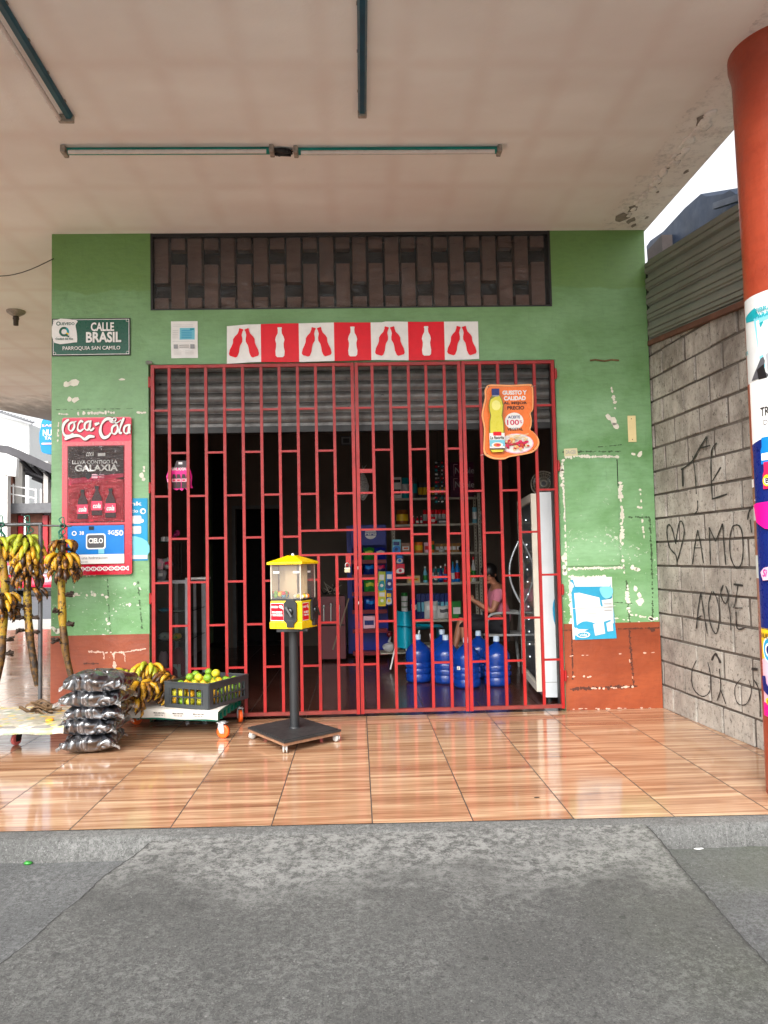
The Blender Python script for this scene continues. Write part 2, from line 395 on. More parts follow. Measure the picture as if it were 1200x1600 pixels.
def tile_mat(name, dark, mid, light, jx=0.5, jy=None, rough=0.06, y0=0.15):
    m, n, p = nodes(name); X, Y, Z = xyz(n)
    cxn = mth(n, 'FLOOR', mth(n, 'DIVIDE', X, jx)); cyn = mth(n, 'FLOOR', mth(n, 'DIVIDE', mth(n, 'ADD', Y, y0), 0.5))
    cmb = N(n, 'ShaderNodeCombineXYZ'); n.links.new(mth(n, 'ADD', mth(n, 'MULTIPLY', cxn, 7.3), mth(n, 'MULTIPLY', X, 0.9)), cmb.inputs[0])
    n.links.new(mth(n, 'ADD', mth(n, 'MULTIPLY', Y, 20), mth(n, 'MULTIPLY', cxn, 0.0)), cmb.inputs[1]); n.links.new(mth(n, 'MULTIPLY', cyn, 3.1), cmb.inputs[2])
    a = noi(n, cmb.outputs[0], 1.0, 7, 0.62, 0.35)
    cc = ramp(n, a, [(0.28, dark), (0.46, mid), (0.68, light)])
    cm2 = N(n, 'ShaderNodeCombineXYZ'); n.links.new(mth(n, 'MULTIPLY', X, 2.2), cm2.inputs[0]); n.links.new(mth(n, 'MULTIPLY', Y, 90), cm2.inputs[1]); n.links.new(cxn, cm2.inputs[2])
    b = noi(n, cm2.outputs[0], 1.0, 3, 0.5)
    cc = mixc(n, ramp(n, b, [(0.5, grey(0)), (0.72, grey(0.5))]), cc, dark)
    # joints: clear across x, faint along y
    fx = mth(n, 'ABSOLUTE', mth(n, 'SUBTRACT', mth(n, 'FRACT', mth(n, 'ADD', mth(n, 'DIVIDE', X, jx), 0.5)), 0.5))
    fy = mth(n, 'ABSOLUTE', mth(n, 'SUBTRACT', mth(n, 'FRACT', mth(n, 'ADD', mth(n, 'DIVIDE', mth(n, 'ADD', Y, y0), 0.5), 0.5)), 0.5))
    jx_ = mth(n, 'LESS_THAN', fx, 0.0056/jx*0.5*1.1); jy_ = mth(n, 'MULTIPLY', mth(n, 'LESS_THAN', fy, 0.0014/0.5), 0.3)
    j = mth(n, 'MAXIMUM', jx_, jy_)
    cc = mixc(n, j, cc, rgb(48, 40, 34))
    # dust and footmarks
    du = noi(n, wmap(n), 1.4, 8, 0.7, 0.8)
    cc = mixc(n, ramp(n, du, [(0.5, grey(0)), (0.75, grey(0.18))]), cc, rgb(150, 130, 112))
    n.links.new(cc, p.inputs['Base Color'])
    r = ramp(n, noi(n, wmap(n), 3, 8, 0.7), [(0.35, grey(rough)), (0.75, grey(rough+0.14))])
    n.links.new(mth(n, 'MAXIMUM', r, mth(n, 'MULTIPLY', j, 0.8)), p.inputs['Roughness'])
    p.inputs['Specular IOR Level'].default_value = 0.6
    h = mth(n, 'SUBTRACT', mth(n, 'MULTIPLY', noi(n, wmap(n, (1, 1.4, 1)), 2.6, 2), 0.35), j)
    bump(n, p, h, 0.25, 0.004); return m
M_tile = tile_mat('wood_look_tile', rgb(118, 78, 56), rgb(164, 122, 92), rgb(206, 174, 140))
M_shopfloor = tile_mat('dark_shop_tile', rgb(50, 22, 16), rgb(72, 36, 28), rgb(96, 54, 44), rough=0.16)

def concrete_mat(name, base, wear=False, moss=False, crack=False):
    m, n, p = nodes(name); X, Y, Z = xyz(n); v = wmap(n)
    a = noi(n, v, 0.9, 8, 0.65, 0.3)
    cc = ramp(n, a, [(0.3, tuple(q*0.72 for q in base[:3])+(1,)), (0.5, base), (0.72, tuple(q*1.25 for q in base[:3])+(1,))])
    f = noi(n, v, 64, 8, 0.85)
    cc = mixc(n, ramp(n, f, [(0.40, grey(0.85)), (0.52, grey(0))]), cc, tuple(q*0.42 for q in base[:3])+(1,))
    g = noi(n, v, 34, 12, 0.9, 0.3); g3 = noi(n, v, 1.7, 6, 0.65)
    cc = mixc(n, mth(n, 'MULTIPLY', ramp(n, g, [(0.495, grey(0)), (0.545, grey(1))]), ramp(n, g3, [(0.36, grey(0.12)), (0.6, grey(0.9))])), cc, tuple(min(1, q*2.1) for q in base[:3])+(1,))
    st = noi(n, wmap(n, (26, 1.1, 1), rot=(0, 0, rad(-9))), 2.2, 6, 0.7)
    cc = mixc(n, mth(n, 'MULTIPLY', ramp(n, st, [(0.52, grey(0)), (0.7, grey(0.55))]), ramp(n, noi(n, v, 0.8, 2), [(0.42, grey(0)), (0.6, grey(1))])), cc, tuple(min(1, q*1.8) for q in base[:3])+(1,))
    vo = N(n, 'ShaderNodeTexVoronoi'); vo.inputs['Scale'].default_value = 30; n.links.new(v, vo.inputs['Vector'])
    cc = mixc(n, mth(n, 'MULTIPLY', mth(n, 'LESS_THAN', vo.outputs['Distance'], 0.13), mth(n, 'GREATER_THAN', noi(n, v, 12, 3), 0.6)), cc, tuple(min(1, q*2.6) for q in base[:3])+(1,))
    sp = noi(n, v, 150, 3, 0.6); cc = mixc(n, ramp(n, sp, [(0.60, grey(0)), (0.66, grey(0.7))]), cc, tuple(min(1, q*2.3) for q in base[:3])+(1,)); cc = mixc(n, ramp(n, sp, [(0.33, grey(0.75)), (0.40, grey(0))]), cc, tuple(q*0.3 for q in base[:3])+(1,))
    oil = noi(n, wmap(n, (1, 1, 1), (4, 9, 0)), 1.9, 7, 0.6, 0.5)
    cc = mixc(n, ramp(n, oil, [(0.60, grey(0)), (0.72, grey(0.4))]), cc, tuple(q*0.6 for q in base[:3])+(1,))
    dk = N(n, 'ShaderNodeTexVoronoi'); dk.inputs['Scale'].default_value = 3.3; n.links.new(v, dk.inputs['Vector'])
    cc = mixc(n, mth(n, 'MULTIPLY', mth(n, 'LESS_THAN', mth(n, 'ADD', dk.outputs['Distance'], mth(n, 'MULTIPLY', noi(n, v, 40, 3), 0.06)), 0.075), 0.6), cc, tuple(q*0.35 for q in base[:3])+(1,))
    cr_ = N(n, 'ShaderNodeTexVoronoi', feature='DISTANCE_TO_EDGE'); cr_.inputs['Scale'].default_value = 0.55
    va_ = N(n, 'ShaderNodeVectorMath', operation='ADD'); n.links.new(v, va_.inputs[0]); nz = N(n, 'ShaderNodeTexNoise'); nz.inputs['Scale'].default_value = 2; nz.inputs['Detail'].default_value = 3; n.links.new(v, nz.inputs['Vector'])
    sc_ = N(n, 'ShaderNodeVectorMath', operation='SCALE'); sc_.inputs['Scale'].default_value = 0.4; n.links.new(nz.outputs['Color'], sc_.inputs[0]); n.links.new(sc_.outputs[0], va_.inputs[1]); n.links.new(va_.outputs[0], cr_.inputs['Vector'])
    crk = mth(n, 'MULTIPLY', mth(n, 'LESS_THAN', cr_.outputs['Distance'], 0.0016), mth(n, 'GREATER_THAN', noi(n, v, 0.9, 2), 0.52))
    if crack: cc = mixc(n, mth(n, 'MULTIPLY', crk, 0.8), cc, rgb(30, 30, 30))
    if wear:   # worn pale edge next to the kerb
        e = mth(n, 'ADD', mth(n, 'MULTIPLY', mth(n, 'ADD', Y, 3.72), 1.05), mth(n, 'MULTIPLY', mth(n, 'SUBTRACT', noi(n, v, 2.6, 7, 0.7), 0.5), 1.7))
        g2 = ramp(n, noi(n, v, 22, 12, 0.88), [(0.46, grey(0)), (0.54, grey(1))])
        cc = mixc(n, mth(n, 'MULTIPLY', ramp(n, e, [(0.25, grey(0)), (0.75, grey(1))]), g2), cc, tuple(min(1, q*3.3) for q in base[:3])+(1,))
    if moss:
        e = mth(n, 'MULTIPLY', ramp(n, mth(n, 'MULTIPLY', X, 0.5), [(0.35, grey(0)), (1.0, grey(0.5))]), ramp(n, noi(n, v, 1.3, 6), [(0.35, grey(0)), (0.65, grey(1))]))
        cc = mixc(n, e, cc, rgb(84, 92, 62))
    n.links.new(cc, p.inputs['Base Color']); p.inputs['Roughness'].default_value = 0.85
    h = mth(n, 'ADD', mth(n, 'MULTIPLY', f, 0.6), mth(n, 'MULTIPLY', g, 0.8))
    bump(n, p, h, 0.8, 0.014); return m
M_ramp = concrete_mat('ramp_concrete', rgb(80, 80, 78), wear=True, moss=True)
M_street = concrete_mat('street_concrete', rgb(88, 89, 89), moss=True)
M_kerb = concrete_mat('kerb_concrete', rgb(98, 98, 96))
M_road = mat('asphalt', rgb(88, 90, 94), 0.8, var=0.15, vs=3, bmp=0.3, bs=90)

def block_mat():
    m, n, p = nodes('bare_concrete_block'); v = wmap(n); X, Y, Z = xyz(n)
    a = noi(n, v, 2.2, 8, 0.7)
    cc = ramp(n, a, [(0.3, rgb(136, 130, 122)), (0.5, rgb(176, 170, 160)), (0.72, rgb(206, 200, 190))])
    pit = noi(n, wmap(n, (1, 1, 0.8)), 30, 9, 0.85, 0.3)
    cc = mixc(n, ramp(n, pit, [(0.36, grey(1)), (0.47, grey(0))]), cc, rgb(46, 42, 38))
    st = noi(n, wmap(n, (1.6, 1.6, 1.0)), 2.2, 8, 0.75, 0.6)
    top = ramp(n, mth(n, 'MULTIPLY', Z, 0.3), [(0.3, grey(0.35)), (0.95, grey(1))])
    cc = mixc(n, mth(n, 'MULTIPLY', ramp(n, st, [(0.42, grey(0)), (0.66, grey(0.8))]), top), cc, rgb(84, 72, 62))
    n.links.new(cc, p.inputs['Base Color']); p.inputs['Roughness'].default_value = 0.9
    bump(n, p, mth(n, 'ADD', pit, mth(n, 'MULTIPLY', noi(n, v, 9, 6), 0.8)), 0.8, 0.015); return m
M_block = block_mat()
M_mortar = mat('grey_mortar', rgb(92, 85, 78), 0.95, var=0.3, vs=8, bmp=0.8, bs=40)
M_roomdim = mat('dimmed_interior_wall', rgb(106, 92, 80), 0.7, var=0.1, vs=2)  # cream walls, coloured dark brown to stand in for the dim room
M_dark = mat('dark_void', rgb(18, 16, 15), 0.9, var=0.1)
M_lattice = mat('brown_grey_block', rgb(132, 104, 92), 0.75, var=0.15, vs=4, bmp=0.2)
M_holedark = mat('near_black', rgb(7, 7, 6), 0.8, var=0.5, vs=14, dirt=rgb(80, 68, 34), dirt_amt=0.3, dirt_s=9)  # near-black base stands in for the shade inside the lattice holes
M_black = mat('black_metal', rgb(28, 26, 25), 0.5, var=0.3)
M_galv = mat('galvanised_slat', rgb(112, 110, 108), 0.5, metal=0.55, var=0.35, vs=9, dirt=rgb(40, 38, 36), dirt_amt=0.5, dirt_s=26, bmp=0.25, bs=90)
M_white = flat('white_plastic', rgb(228, 228, 224), 0.4)
M_offwhite = mat('chipped_plaster', rgb(222, 218, 202), 0.8, var=0.1, vs=20)

# ================================================================== ground
def fy(x): return -2.676 - 0.029*x     # front edge of the tiles
st = G(); st.add([(-260, -200, -0.112), (260, -200, -0.112), (260, 320, -0.112), (-260, 320, -0.112)], [(0, 1, 2, 3)])
tag(st.make('ground', M_street), kind='structure')
g = G(); XL = -7.6
g.add([(XL, fy(XL), 0), (2.62, fy(2.62), 0), (2.62, 0.0, 0), (-2.58, 0.0, 0), (-2.58, 9.6, 0), (XL, 9.6, 0)], [(0, 1, 2, 3, 4, 5)])
tag(g.make('tiled_pavement', M_tile), kind='structure')
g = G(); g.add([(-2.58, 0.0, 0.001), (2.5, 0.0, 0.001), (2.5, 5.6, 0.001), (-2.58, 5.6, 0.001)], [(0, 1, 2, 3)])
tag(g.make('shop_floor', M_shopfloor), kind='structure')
# kerb: an uneven concrete strip
kg = G(); NX = 420
def kf(i, q):
    x = XL + (6.6-XL)*i
    f = 0.020*noise.noise(V((x*3, 0, 0)))+0.012*noise.noise(V((x*14, 2, 0)))+0.008*noise.noise(V((x*31, 2, 0)))
    prof = [(0.0, -0.003), (-0.085, -0.004+0.3*f), (-0.112+f, -0.014), (-0.122+f, -0.115)]
    k = min(3, int(round(q*3))); return (x, fy(x)+prof[k][0], prof[k][1])
kg.grid(lambda u, v: kf(u, 1-v), NX, 3); tag(kg.make('kerb', M_kerb), kind='structure')
# pavement slab beyond the tiles on the left, then the side street
g = G(); g.box((XL-1.6, fy(XL)-0.1, -0.2), (XL, 9.6, -0.006)); g.box((XL-1.6, 9.6, -0.2), (30, 12.6, -0.006))
tag(g.make('side_pavement', mat('pale_pavement', rgb(176, 172, 166), 0.6, var=0.12, vs=2)), kind='structure')
g = G(); g.add([(-120, 12.75, -0.107), (60, 12.75, -0.107), (60, 31, -0.107), (-120, 31, -0.107)], [(0, 1, 2, 3)])
tag(g.make('side_road', M_road), kind='structure')
g = G(); g.box((-120, 31, -0.2), (60, 36, 0.03)); tag(g.make('far_pavement', M_kerb), kind='structure')
# ramp up to the kerb
A = onZ(232, 1318, -0.004); B = onZ(1012, 1292, -0.004); A2 = onZ(0, 1512, -0.075); B2 = onZ(1200, 1512, -0.075)
def rampf(u, v):
    t = v*1.9
    yb = -2.785
    a = V((A.x, yb)); b = V((B.x, yb)); l = a + (V((A2.x, A2.y))-a)*t; r = b + (V((B2.x, B2.y))-b)*t
    l.x += 0.02*noise.noise(V((t*4, 0, 0))); r.x += 0.015*noise.noise(V((t*3, 5, 0)))
    uu = min(max((u-0.015)/0.97, 0), 1)
    x = l.x+(r.x-l.x)*uu; y = l.y+(r.y-l.y)*uu
    y = min(y, fy(x)-0.095) if t < 0.05 else y
    z = -0.006 - 0.088*min(1, t/1.6)**0.9 + 0.006*noise.noise(V((x*2, y*2, 0)))
    if u < 0.008: x -= 0.035; z = -0.108
    if u > 0.992: x += 0.03; z = -0.108
    return (x, y, z)
g = G(); g.grid(lambda u, v: rampf(u, 1-v), 130, 70)
for k_ in range(len(g.m)):
    if k_ % 130 in (0, 129): g.m[k_] = 1
for u_, sg_ in ((0.03, -1), (0.97, 1)):
    def jf(a, b):
        q = V(rampf(0.015 if sg_ < 0 else 0.985, b)); w_ = 0.004+0.006*abs(noise.noise(V((b*30, sg_, 0)))); q.x += (a-0.5)*w_+0.006*noise.noise(V((b*60, 3, sg_))); q.z += 0.002
        return q
    g.grid(lambda a, b: jf(a, 0.02+0.98*(1-b)), 1, 160, 1)
tag(g.make('ramp', [M_ramp, mat('grimy_joint', rgb(58, 58, 56), 0.95, var=0.5, vs=20)]), kind='structure')

# ================================================================== the shop building
XW0, XW1 = -2.58, 2.484
bld = thing('shop_building', 'green and brown painted corner shop under a white concrete canopy', 'building', (0, 0, 0))
LAT0 = onY(540, 482, 0).z; GTOP = onY(550, 568, 0).z + 0.012; GX0 = onY(233, 840, 0).x; GX1 = onY(883, 1000, 0).x-0.012
LX0 = onY(235, 425, 0).x; LX1 = onY(861, 425, 0).x
g = G()
g.box((XW0, 0, 0), (GX0, 0.2, CEIL)); g.box((GX1, 0, 0), (XW1, 0.2, CEIL)); g.box((GX0, 0, GTOP), (GX1, 0.2, LAT0))
g.box((GX0, 0, LAT0), (LX0, 0.2, CEIL)); g.box((LX1, 0, LAT0), (GX1, 0.2, CEIL))
g.box((XW0, 0.2, 0), (XW0+0.2, 9.0, CEIL)); g.box((XW1-0.2, 0.2, 0), (XW1, 9.0, CEIL)); g.box((XW0+0.2, 8.8, 0), (XW1-0.2, 9.0, CEIL))
WALLG = g
ZB = onY(160, 992, 0).z
for a, b in ((XW0-0.003, GX0-0.002), (GX1+0.002, XW1+0.003)):
    g = G(); g.box((a, -0.004, 0), (b, 0.05, ZB)); g.make('wainscot', M_brown, bld)
g = G(); g.box((XW0-0.004, 0.05, 0), (XW0, 9.0, ZB)); g.make('wainscot', M_brown, bld)
# canopy slab: covers the porch and turns the corner on the left
g = G()
cv = [(-7.4, -3.3), (2.50, -3.3), (2.50, 9.1), (-6.0, 9.1), (-6.62, 7.4), (-7.4, 5.2)]
def cpz(x, y, d): return (x, y, CEIL+d)
g.prism(cv, cpz, 0.0, 0.34)
CANG = g
# clerestory lattice with its plastic film
g = G(); n = 24; pw = (LX1-LX0-0.05)/n
zt, zb_ = CEIL, LAT0
zr = [onY(300, y, 0).z for y in (388, 411, 440, 463)]
g.box((LX0, 0.16, zb_), (LX1, 0.19, zt), 1)
g.box((LX0, -0.002, zb_), (LX0+0.02, 0.16, zt), 2); g.box((LX1-0.02, -0.002, zb_), (LX1, 0.16, zt), 2); g.box((LX0+0.02, 0.0, zb_), (LX1-0.02, 0.16, zb_+0.014), 2); g.box((LX0+0.02, 0.0, zt-0.03), (LX1-0.02, 0.16, zt-0.001), 2)
for i in range(n):
    a = LX0+0.025+i*pw; b = a+pw-0.022; off = 0.003*random.random()
    hi, lo = (zr[0], zr[1]) if i % 2 else (zr[2], zr[3])
    g.box((a, 0.035+off, zb_+0.014), (b, 0.15, lo), 0, 0.004); g.box((a, 0.035+off, hi), (b, 0.15, zt-0.03), 0, 0.004)
    g.box((a, 0.12, lo), (b, 0.15, hi), 1)
lat = g.make('lattice_window', [M_lattice, M_holedark, M_black], bld)
M_film = film('creased_clear_film', tint=(0.82, 0.78, 0.75, 1), rough=0.06, bs=6, bstr=1.0, milk=0.015, ior=1.5)
g = G()
def ff(u, v):
    x = LX0+0.02+(LX1-LX0-0.04)*u; z = zb_+0.014+(zt-0.03-zb_-0.014)*v
    d = 0.022*noise.noise(V((x*2.3, 0, z*2)))+0.012*abs(noise.noise(V((x*9+z*6, 1, z*3))))
    e = min(u, 1-u)*12; d *= min(1, e+0.2)
    d += 0.006*math.sin(x/pw*2*math.pi)*(0.5+0.5*noise.noise(V((x, 3, z*4))))
    # tight pleats at the fixed corners
    for cx_, cz_ in ((0, 0), (1, 0), (1, 1)):
        r = math.hypot((u-cx_)*24, (v-cz_)*5)
        if r < 2.4: d += 0.010*math.sin(math.atan2((v-cz_)*5, (u-cx_)*24)*22)*(1-r/2.4)
    return (x, 0.012-d, z)
g.grid(ff, 240, 40); g.make('plastic_film', M_film, lat)
# roller shutter, pulled up most of the way
SB = onY(400, 676, 0.16).z
g = G(); z = GTOP+0.06; 
while z > SB+0.10:
    def sf(u, v, z=z): a = v*math.pi; return (GX0+0.01+(GX1-GX0-0.02)*u, 0.175-0.022*math.sin(a)+0.003*math.sin(u*9), z-0.088+0.088*v)
    g.grid(sf, 12, 8); g.box((GX0+0.01, 0.165, z-0.0885), (GX1-0.01, 0.18, z-0.084)); z -= 0.092
g.box((GX0+0.01, 0.16, z-0.02), (GX1-0.01, 0.2, z+0.006)); sh = g.make('roller_shutter', M_galv, bld)
g = G(); g.box((GX0+0.01, 0.15, z-0.075), (GX1-0.01, 0.21, z-0.02), 0, 0.004); g.make('bottom_rail', M_black, sh)
g = G()
for x in (GX0+0.0, GX1-0.018): g = G(); g.box((x, 0.13, 0), (x+0.018, 0.2, GTOP)); g.make('shutter_guide', M_black, bld)
# room behind
RB = 5.4
g = G(); RX0, RX1 = -2.37, 2.28
d0 = onY(297, 800, RB).x; d1 = onY(352, 800, RB).x; e0 = onY(368, 800, RB).x; e1 = onY(437, 800, RB).x; ez = onY(400, 795, RB).z
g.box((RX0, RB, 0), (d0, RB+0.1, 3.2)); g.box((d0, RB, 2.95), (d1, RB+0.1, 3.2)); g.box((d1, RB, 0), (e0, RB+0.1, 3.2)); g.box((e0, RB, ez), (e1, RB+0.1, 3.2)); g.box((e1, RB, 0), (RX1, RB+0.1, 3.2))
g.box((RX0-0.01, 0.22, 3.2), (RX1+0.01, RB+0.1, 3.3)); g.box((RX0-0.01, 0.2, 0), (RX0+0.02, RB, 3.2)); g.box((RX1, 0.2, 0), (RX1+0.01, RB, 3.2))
g.make('interior_wall', M_roomdim, bld)
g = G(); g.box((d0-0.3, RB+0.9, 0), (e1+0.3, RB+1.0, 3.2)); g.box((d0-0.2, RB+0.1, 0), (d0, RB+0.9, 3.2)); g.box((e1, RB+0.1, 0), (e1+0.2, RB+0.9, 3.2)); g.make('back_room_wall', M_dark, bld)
fr = G(); fr.box((e0-0.05, RB-0.02, 0), (e0, RB, ez+0.05)); fr.box((e1, RB-0.02, 0), (e1+0.05, RB, ez+0.05)); fr.box((e0, RB-0.02, ez), (e1, RB, ez+0.05)); fr.make('door_frame', mat('grey_door_frame', rgb(96, 96, 94), 0.5), bld)

# loose and missing paint with its own outline
def chips(g, pts, w, mi=0, gap=0.3, step=4.0, Y=-0.0035, jit=1.0, seed=1):
    R = random.Random(seed); step = max(step, w*0.55)
    for (x0, y0), (x1, y1) in zip(pts[:-1], pts[1:]):
        L = math.hypot(x1-x0, y1-y0); k = max(1, int(L/step))
        for i in range(k):
            if R.random() < gap: continue
            t = (i+0.5)/k; cx_ = x0+(x1-x0)*t; cy_ = y0+(y1-y0)*t; ux, uy = (x1-x0)/L, (y1-y0)/L
            m = R.randint(6, 9); P = []
            ln = step*(0.45+0.5*R.random()); wd = w*(0.3+0.7*R.random())/2; ox = (R.random()-0.5)*w*0.3*jit
            for j in range(m):
                a = 2*math.pi*j/m; q = 0.65+0.6*R.random()
                du = math.cos(a)*ln*q; dv = math.sin(a)*wd*q+ox
                px, py = cx_+ux*du-uy*dv, cy_+uy*du+ux*dv
                P.append(onY(px, py, Y))
            g.add([onY(cx_-uy*ox, cy_+ux*ox, Y)]+P, [(0, 1+(j+1) % m, 1+j) for j in range(m)], mi)
g = G()
for k, (pts, w, gp) in enumerate([
    ([(882, 713), (966, 713)], 5, 0.03), ([(880, 716), (878, 740), (882, 790), (885, 840), (884, 862)], 6, 0.12), ([(882, 862), (884, 898)], 8, 0.1),
    ([(969, 752), (972, 800), (971, 852)], 6, 0.12), ([(972, 860), (976, 900)], 4, 0.4), ([(888, 889), (976, 887)], 4, 0.1), ([(888, 902), (950, 902)], 5, 0.15), ([(890, 905), (892, 975)], 5, 0.15),
    ([(979, 908), (982, 958)], 6, 0.3), ([(992, 915), (1003, 945)], 10, 0.45), ([(1010, 966), (1024, 970)], 10, 0.2), ([(985, 887), (1000, 890)], 6, 0.2), ([(985, 709), (1004, 712)], 9, 0.0),
    ([(950, 648), (965, 668)], 9, 0.1), ([(955, 600), (962, 640)], 5, 0.5), ([(996, 790), (1008, 796)], 8, 0.35), ([(908, 879), (925, 881)], 7, 0.3), ([(985, 960), (1028, 968)], 4, 0.5), ([(1000, 760), (1006, 840)], 3, 0.75),
    ([(880, 955), (1028, 975)], 2.5, 0.8), ([(905, 830), (925, 838)], 3, 0.6),
    ([(98, 603), (121, 597)], 10, 0.0), ([(104, 623), (122, 623)], 8, 0), ([(185, 593), (196, 592)], 8, 0), ([(91, 647), (106, 647)], 4, 0), ([(120, 646), (180, 644)], 5, 0.25), ([(214, 644), (228, 645)], 5, 0.1), ([(91, 660), (90, 690)], 3, 0.4),
    ([(108, 897), (150, 898)], 5, 0.3), ([(104, 930), (150, 929)], 5, 0.1), ([(158, 928), (172, 936)], 4, 0.3), ([(163, 960), (172, 977)], 6, 0.1), ([(183, 945), (205, 945)], 5, 0.4), ([(82, 980), (92, 990)], 8, 0.2), ([(210, 910), (222, 925)], 4, 0.4),
    ([(220, 740), (224, 752)], 6, 0.2), ([(225, 728), (226, 738)], 3, 0.2)]):
    chips(g, pts, w*1.5, 0, gp*0.8, 3.4, seed=k)
for k, (pts, w, gp) in enumerate([([(138, 1018), (185, 1020), (228, 1014)], 4, 0.05), ([(178, 1020), (180, 1045)], 6, 0.15), ([(162, 1020), (163, 1030)], 4, 0.1), ([(194, 1020), (196, 1034)], 4, 0.2),
    ([(885, 1057), (940, 1058)], 4, 0.65), ([(922, 1076), (990, 1073)], 5, 0.45), ([(890, 1025), (1025, 1019)], 2.5, 0.8), ([(982, 1018), (990, 1070)], 3, 0.75), ([(885, 1108), (1030, 1106)], 3, 0.7)]):
    chips(g, pts, w, 1, gp, 3.2, Y=-0.0075, seed=50+k)
for k, (pts, w, gp, Y) in enumerate([([(982, 808), (1015, 808), (1019, 885), (1020, 968)], 4, 0.12, -0.003), ([(978, 900), (984, 978)], 4, 0.3, -0.003), ([(880, 706), (970, 705)], 4, 0.3, -0.003), ([(935, 698), (972, 695)], 2, 0.3, -0.003), ([(960, 941), (990, 943)], 2, 0.3, -0.003), ([(880, 870), (975, 868)], 1.5, 0.5, -0.003),
    ([(893, 985), (895, 1062)], 4, 0.05, -0.0072), ([(983, 985), (990, 1070)], 5, 0.05, -0.0072), ([(890, 1077), (996, 1072)], 7, 0.1, -0.0072), ([(1012, 982), (1022, 984)], 9, 0, -0.0072), ([(215, 905), (222, 985)], 4, 0.35, -0.003), ([(168, 905), (172, 990)], 2.5, 0.4, -0.003), ([(130, 1037), (155, 1037)], 4, 0, -0.0072), ([(88, 640), (230, 638)], 1.5, 0.5, -0.003), ([(880, 985), (1030, 981)], 3, 0.1, -0.0076), ([(885, 1112), (1036, 1108)], 5, 0.1, -0.0078)]):
    chips(g, pts, w, 2 if Y > -0.005 else 3, gp, 3.2, Y=Y, seed=90+k)  # dark marks: old paint, plus painted shadow lines round the second frame
WALLG.add(g.v, g.f, 0); k0_ = len(WALLG.m)-len(g.m)
for j_, q_ in enumerate(g.m): WALLG.m[k0_+j_] = q_+1
WALLG.make('facade_wall', [M_green, M_offwhite, mat('pinkish_plaster', rgb(212, 176, 158), 0.8), mat('old_and_shadow_green', rgb(66, 92, 58), 0.6, var=0.2), mat('old_dark_brown', rgb(84, 44, 30), 0.7, var=0.25)], bld)
# flush lid let into the right pier
p0 = onY(886, 885, 0); p1 = onY(963, 720, 0)
g = G(); g.box((p0.x, -0.011, p0.z), (p1.x, 0.0, p1.z), 0, 0.002); lid = g.make('wall_panel', M_green, bld)
g = G(); q0 = onY(966, 760, 0); g.box((p1.x+0.001, -0.0035, q0.z), (p1.x+0.009, -0.001, p1.z+0.012)); g.make('panel_gap', M_dark, bld)
# pits in the canopy near its edge
g = G()
for k, (px, py, r) in enumerate([(972, 340, 12), (990, 325, 10), (985, 345, 7), (1098, 187, 9), (1060, 243, 4), (1030, 285, 3), (1072, 268, 4), (1010, 340, 4), (1028, 300, 3), (1045, 262, 3), (990, 352, 5)]):
    c = onZ(px, py, CEIL-0.002); R = random.Random(k); m = 9; rr = r/200
    P = [(c.x+math.cos(2*math.pi*j/m)*rr*(0.5+R.random()*0.7), c.y+math.sin(2*math.pi*j/m)*rr*1.9*(0.5+R.random()*0.7), CEIL-0.003) for j in range(m)]
    g.add([(c.x, c.y, CEIL-0.003)]+P, [(0, 1+(j+1) % m, 1+j) for j in range(m)])
CANG.add(g.v, g.f, 1)
g = G()
for k in range(26):
    t = k/25; c = onZ(985+(1110-985)*t, 335+(180-335)*t, CEIL-0.004); R = random.Random(k+40)
    g.ball((c.x+R.uniform(-0.03, 0.03), c.y+R.uniform(-0.03, 0.03), CEIL-0.001), 0.02+0.02*R.random(), 7, sc=(1, 1.8, 0.35), amp=0.5, seed=k)
CANG.add(g.v, g.f, 0, True)
CANG.make('canopy', [M_ceil, mat('bare_grey_plaster', rgb(138, 130, 122), 0.9, var=0.35, vs=18, bmp=0.6)], bld)

# ================================================================== neighbour on the right
KW = 0.052
def wx(y): return 2.497 - KW*y
bw = thing('block_wall', 'unpainted grey concrete block wall with black graffiti right of the shop', 'wall', (2.55, -1.3, 0))
g = G(); hz = 0.2; yy1 = 0.19; y_end = -2.32
def wtop(y): return 3.32 + 0.11*y
row = 0; z = 0.0
R = random.Random(3)
while z < 3.4:
    y = yy1; off = 0.2 if row % 2 else 0.0; first = True
    while y > y_end:
        L = (0.4-off) if first and off else 0.4; first = False
        L *= (0.94+0.12*R.random()); ya = y-0.013; yb = max(y_end, y-L+0.013)
        z1 = min(z+hz-0.018, wtop(ya)); jx = R.uniform(-0.008, 0.005)
        if z1 > z+0.03 and ya-yb > 0.03:
            T = Matrix.Translation((wx((ya+yb)/2)+jx, (ya+yb)/2, (z+z1)/2)) @ Matrix.Rotation(math.atan(KW)+R.uniform(-0.006, 0.006), 4, 'Z') @ Matrix.Rotation(R.uniform(-0.01, 0.01), 4, 'X')
            g.box((0, -(ya-yb)/2, -(z1-z)/2), (0.16, (ya-yb)/2, (z1-z)/2), 0, 0.006, M=T)
        y -= L
    z += hz; row += 1
g.make('blocks', M_block, bw)
g = G(); 
def mf(u, v):
    y = yy1+(y_end-yy1)*u; return (wx(y)+0.009+0.006*noise.noise(V((0, y*9, v*30))), y, (wtop(y)-0.02)*v)
g.grid(mf, 60, 90); g.box((wx(-1)+0.08, y_end+0.01, 0), (wx(-1)+0.13, 0.0, 3.0)); g.make('mortar', M_mortar, bw)
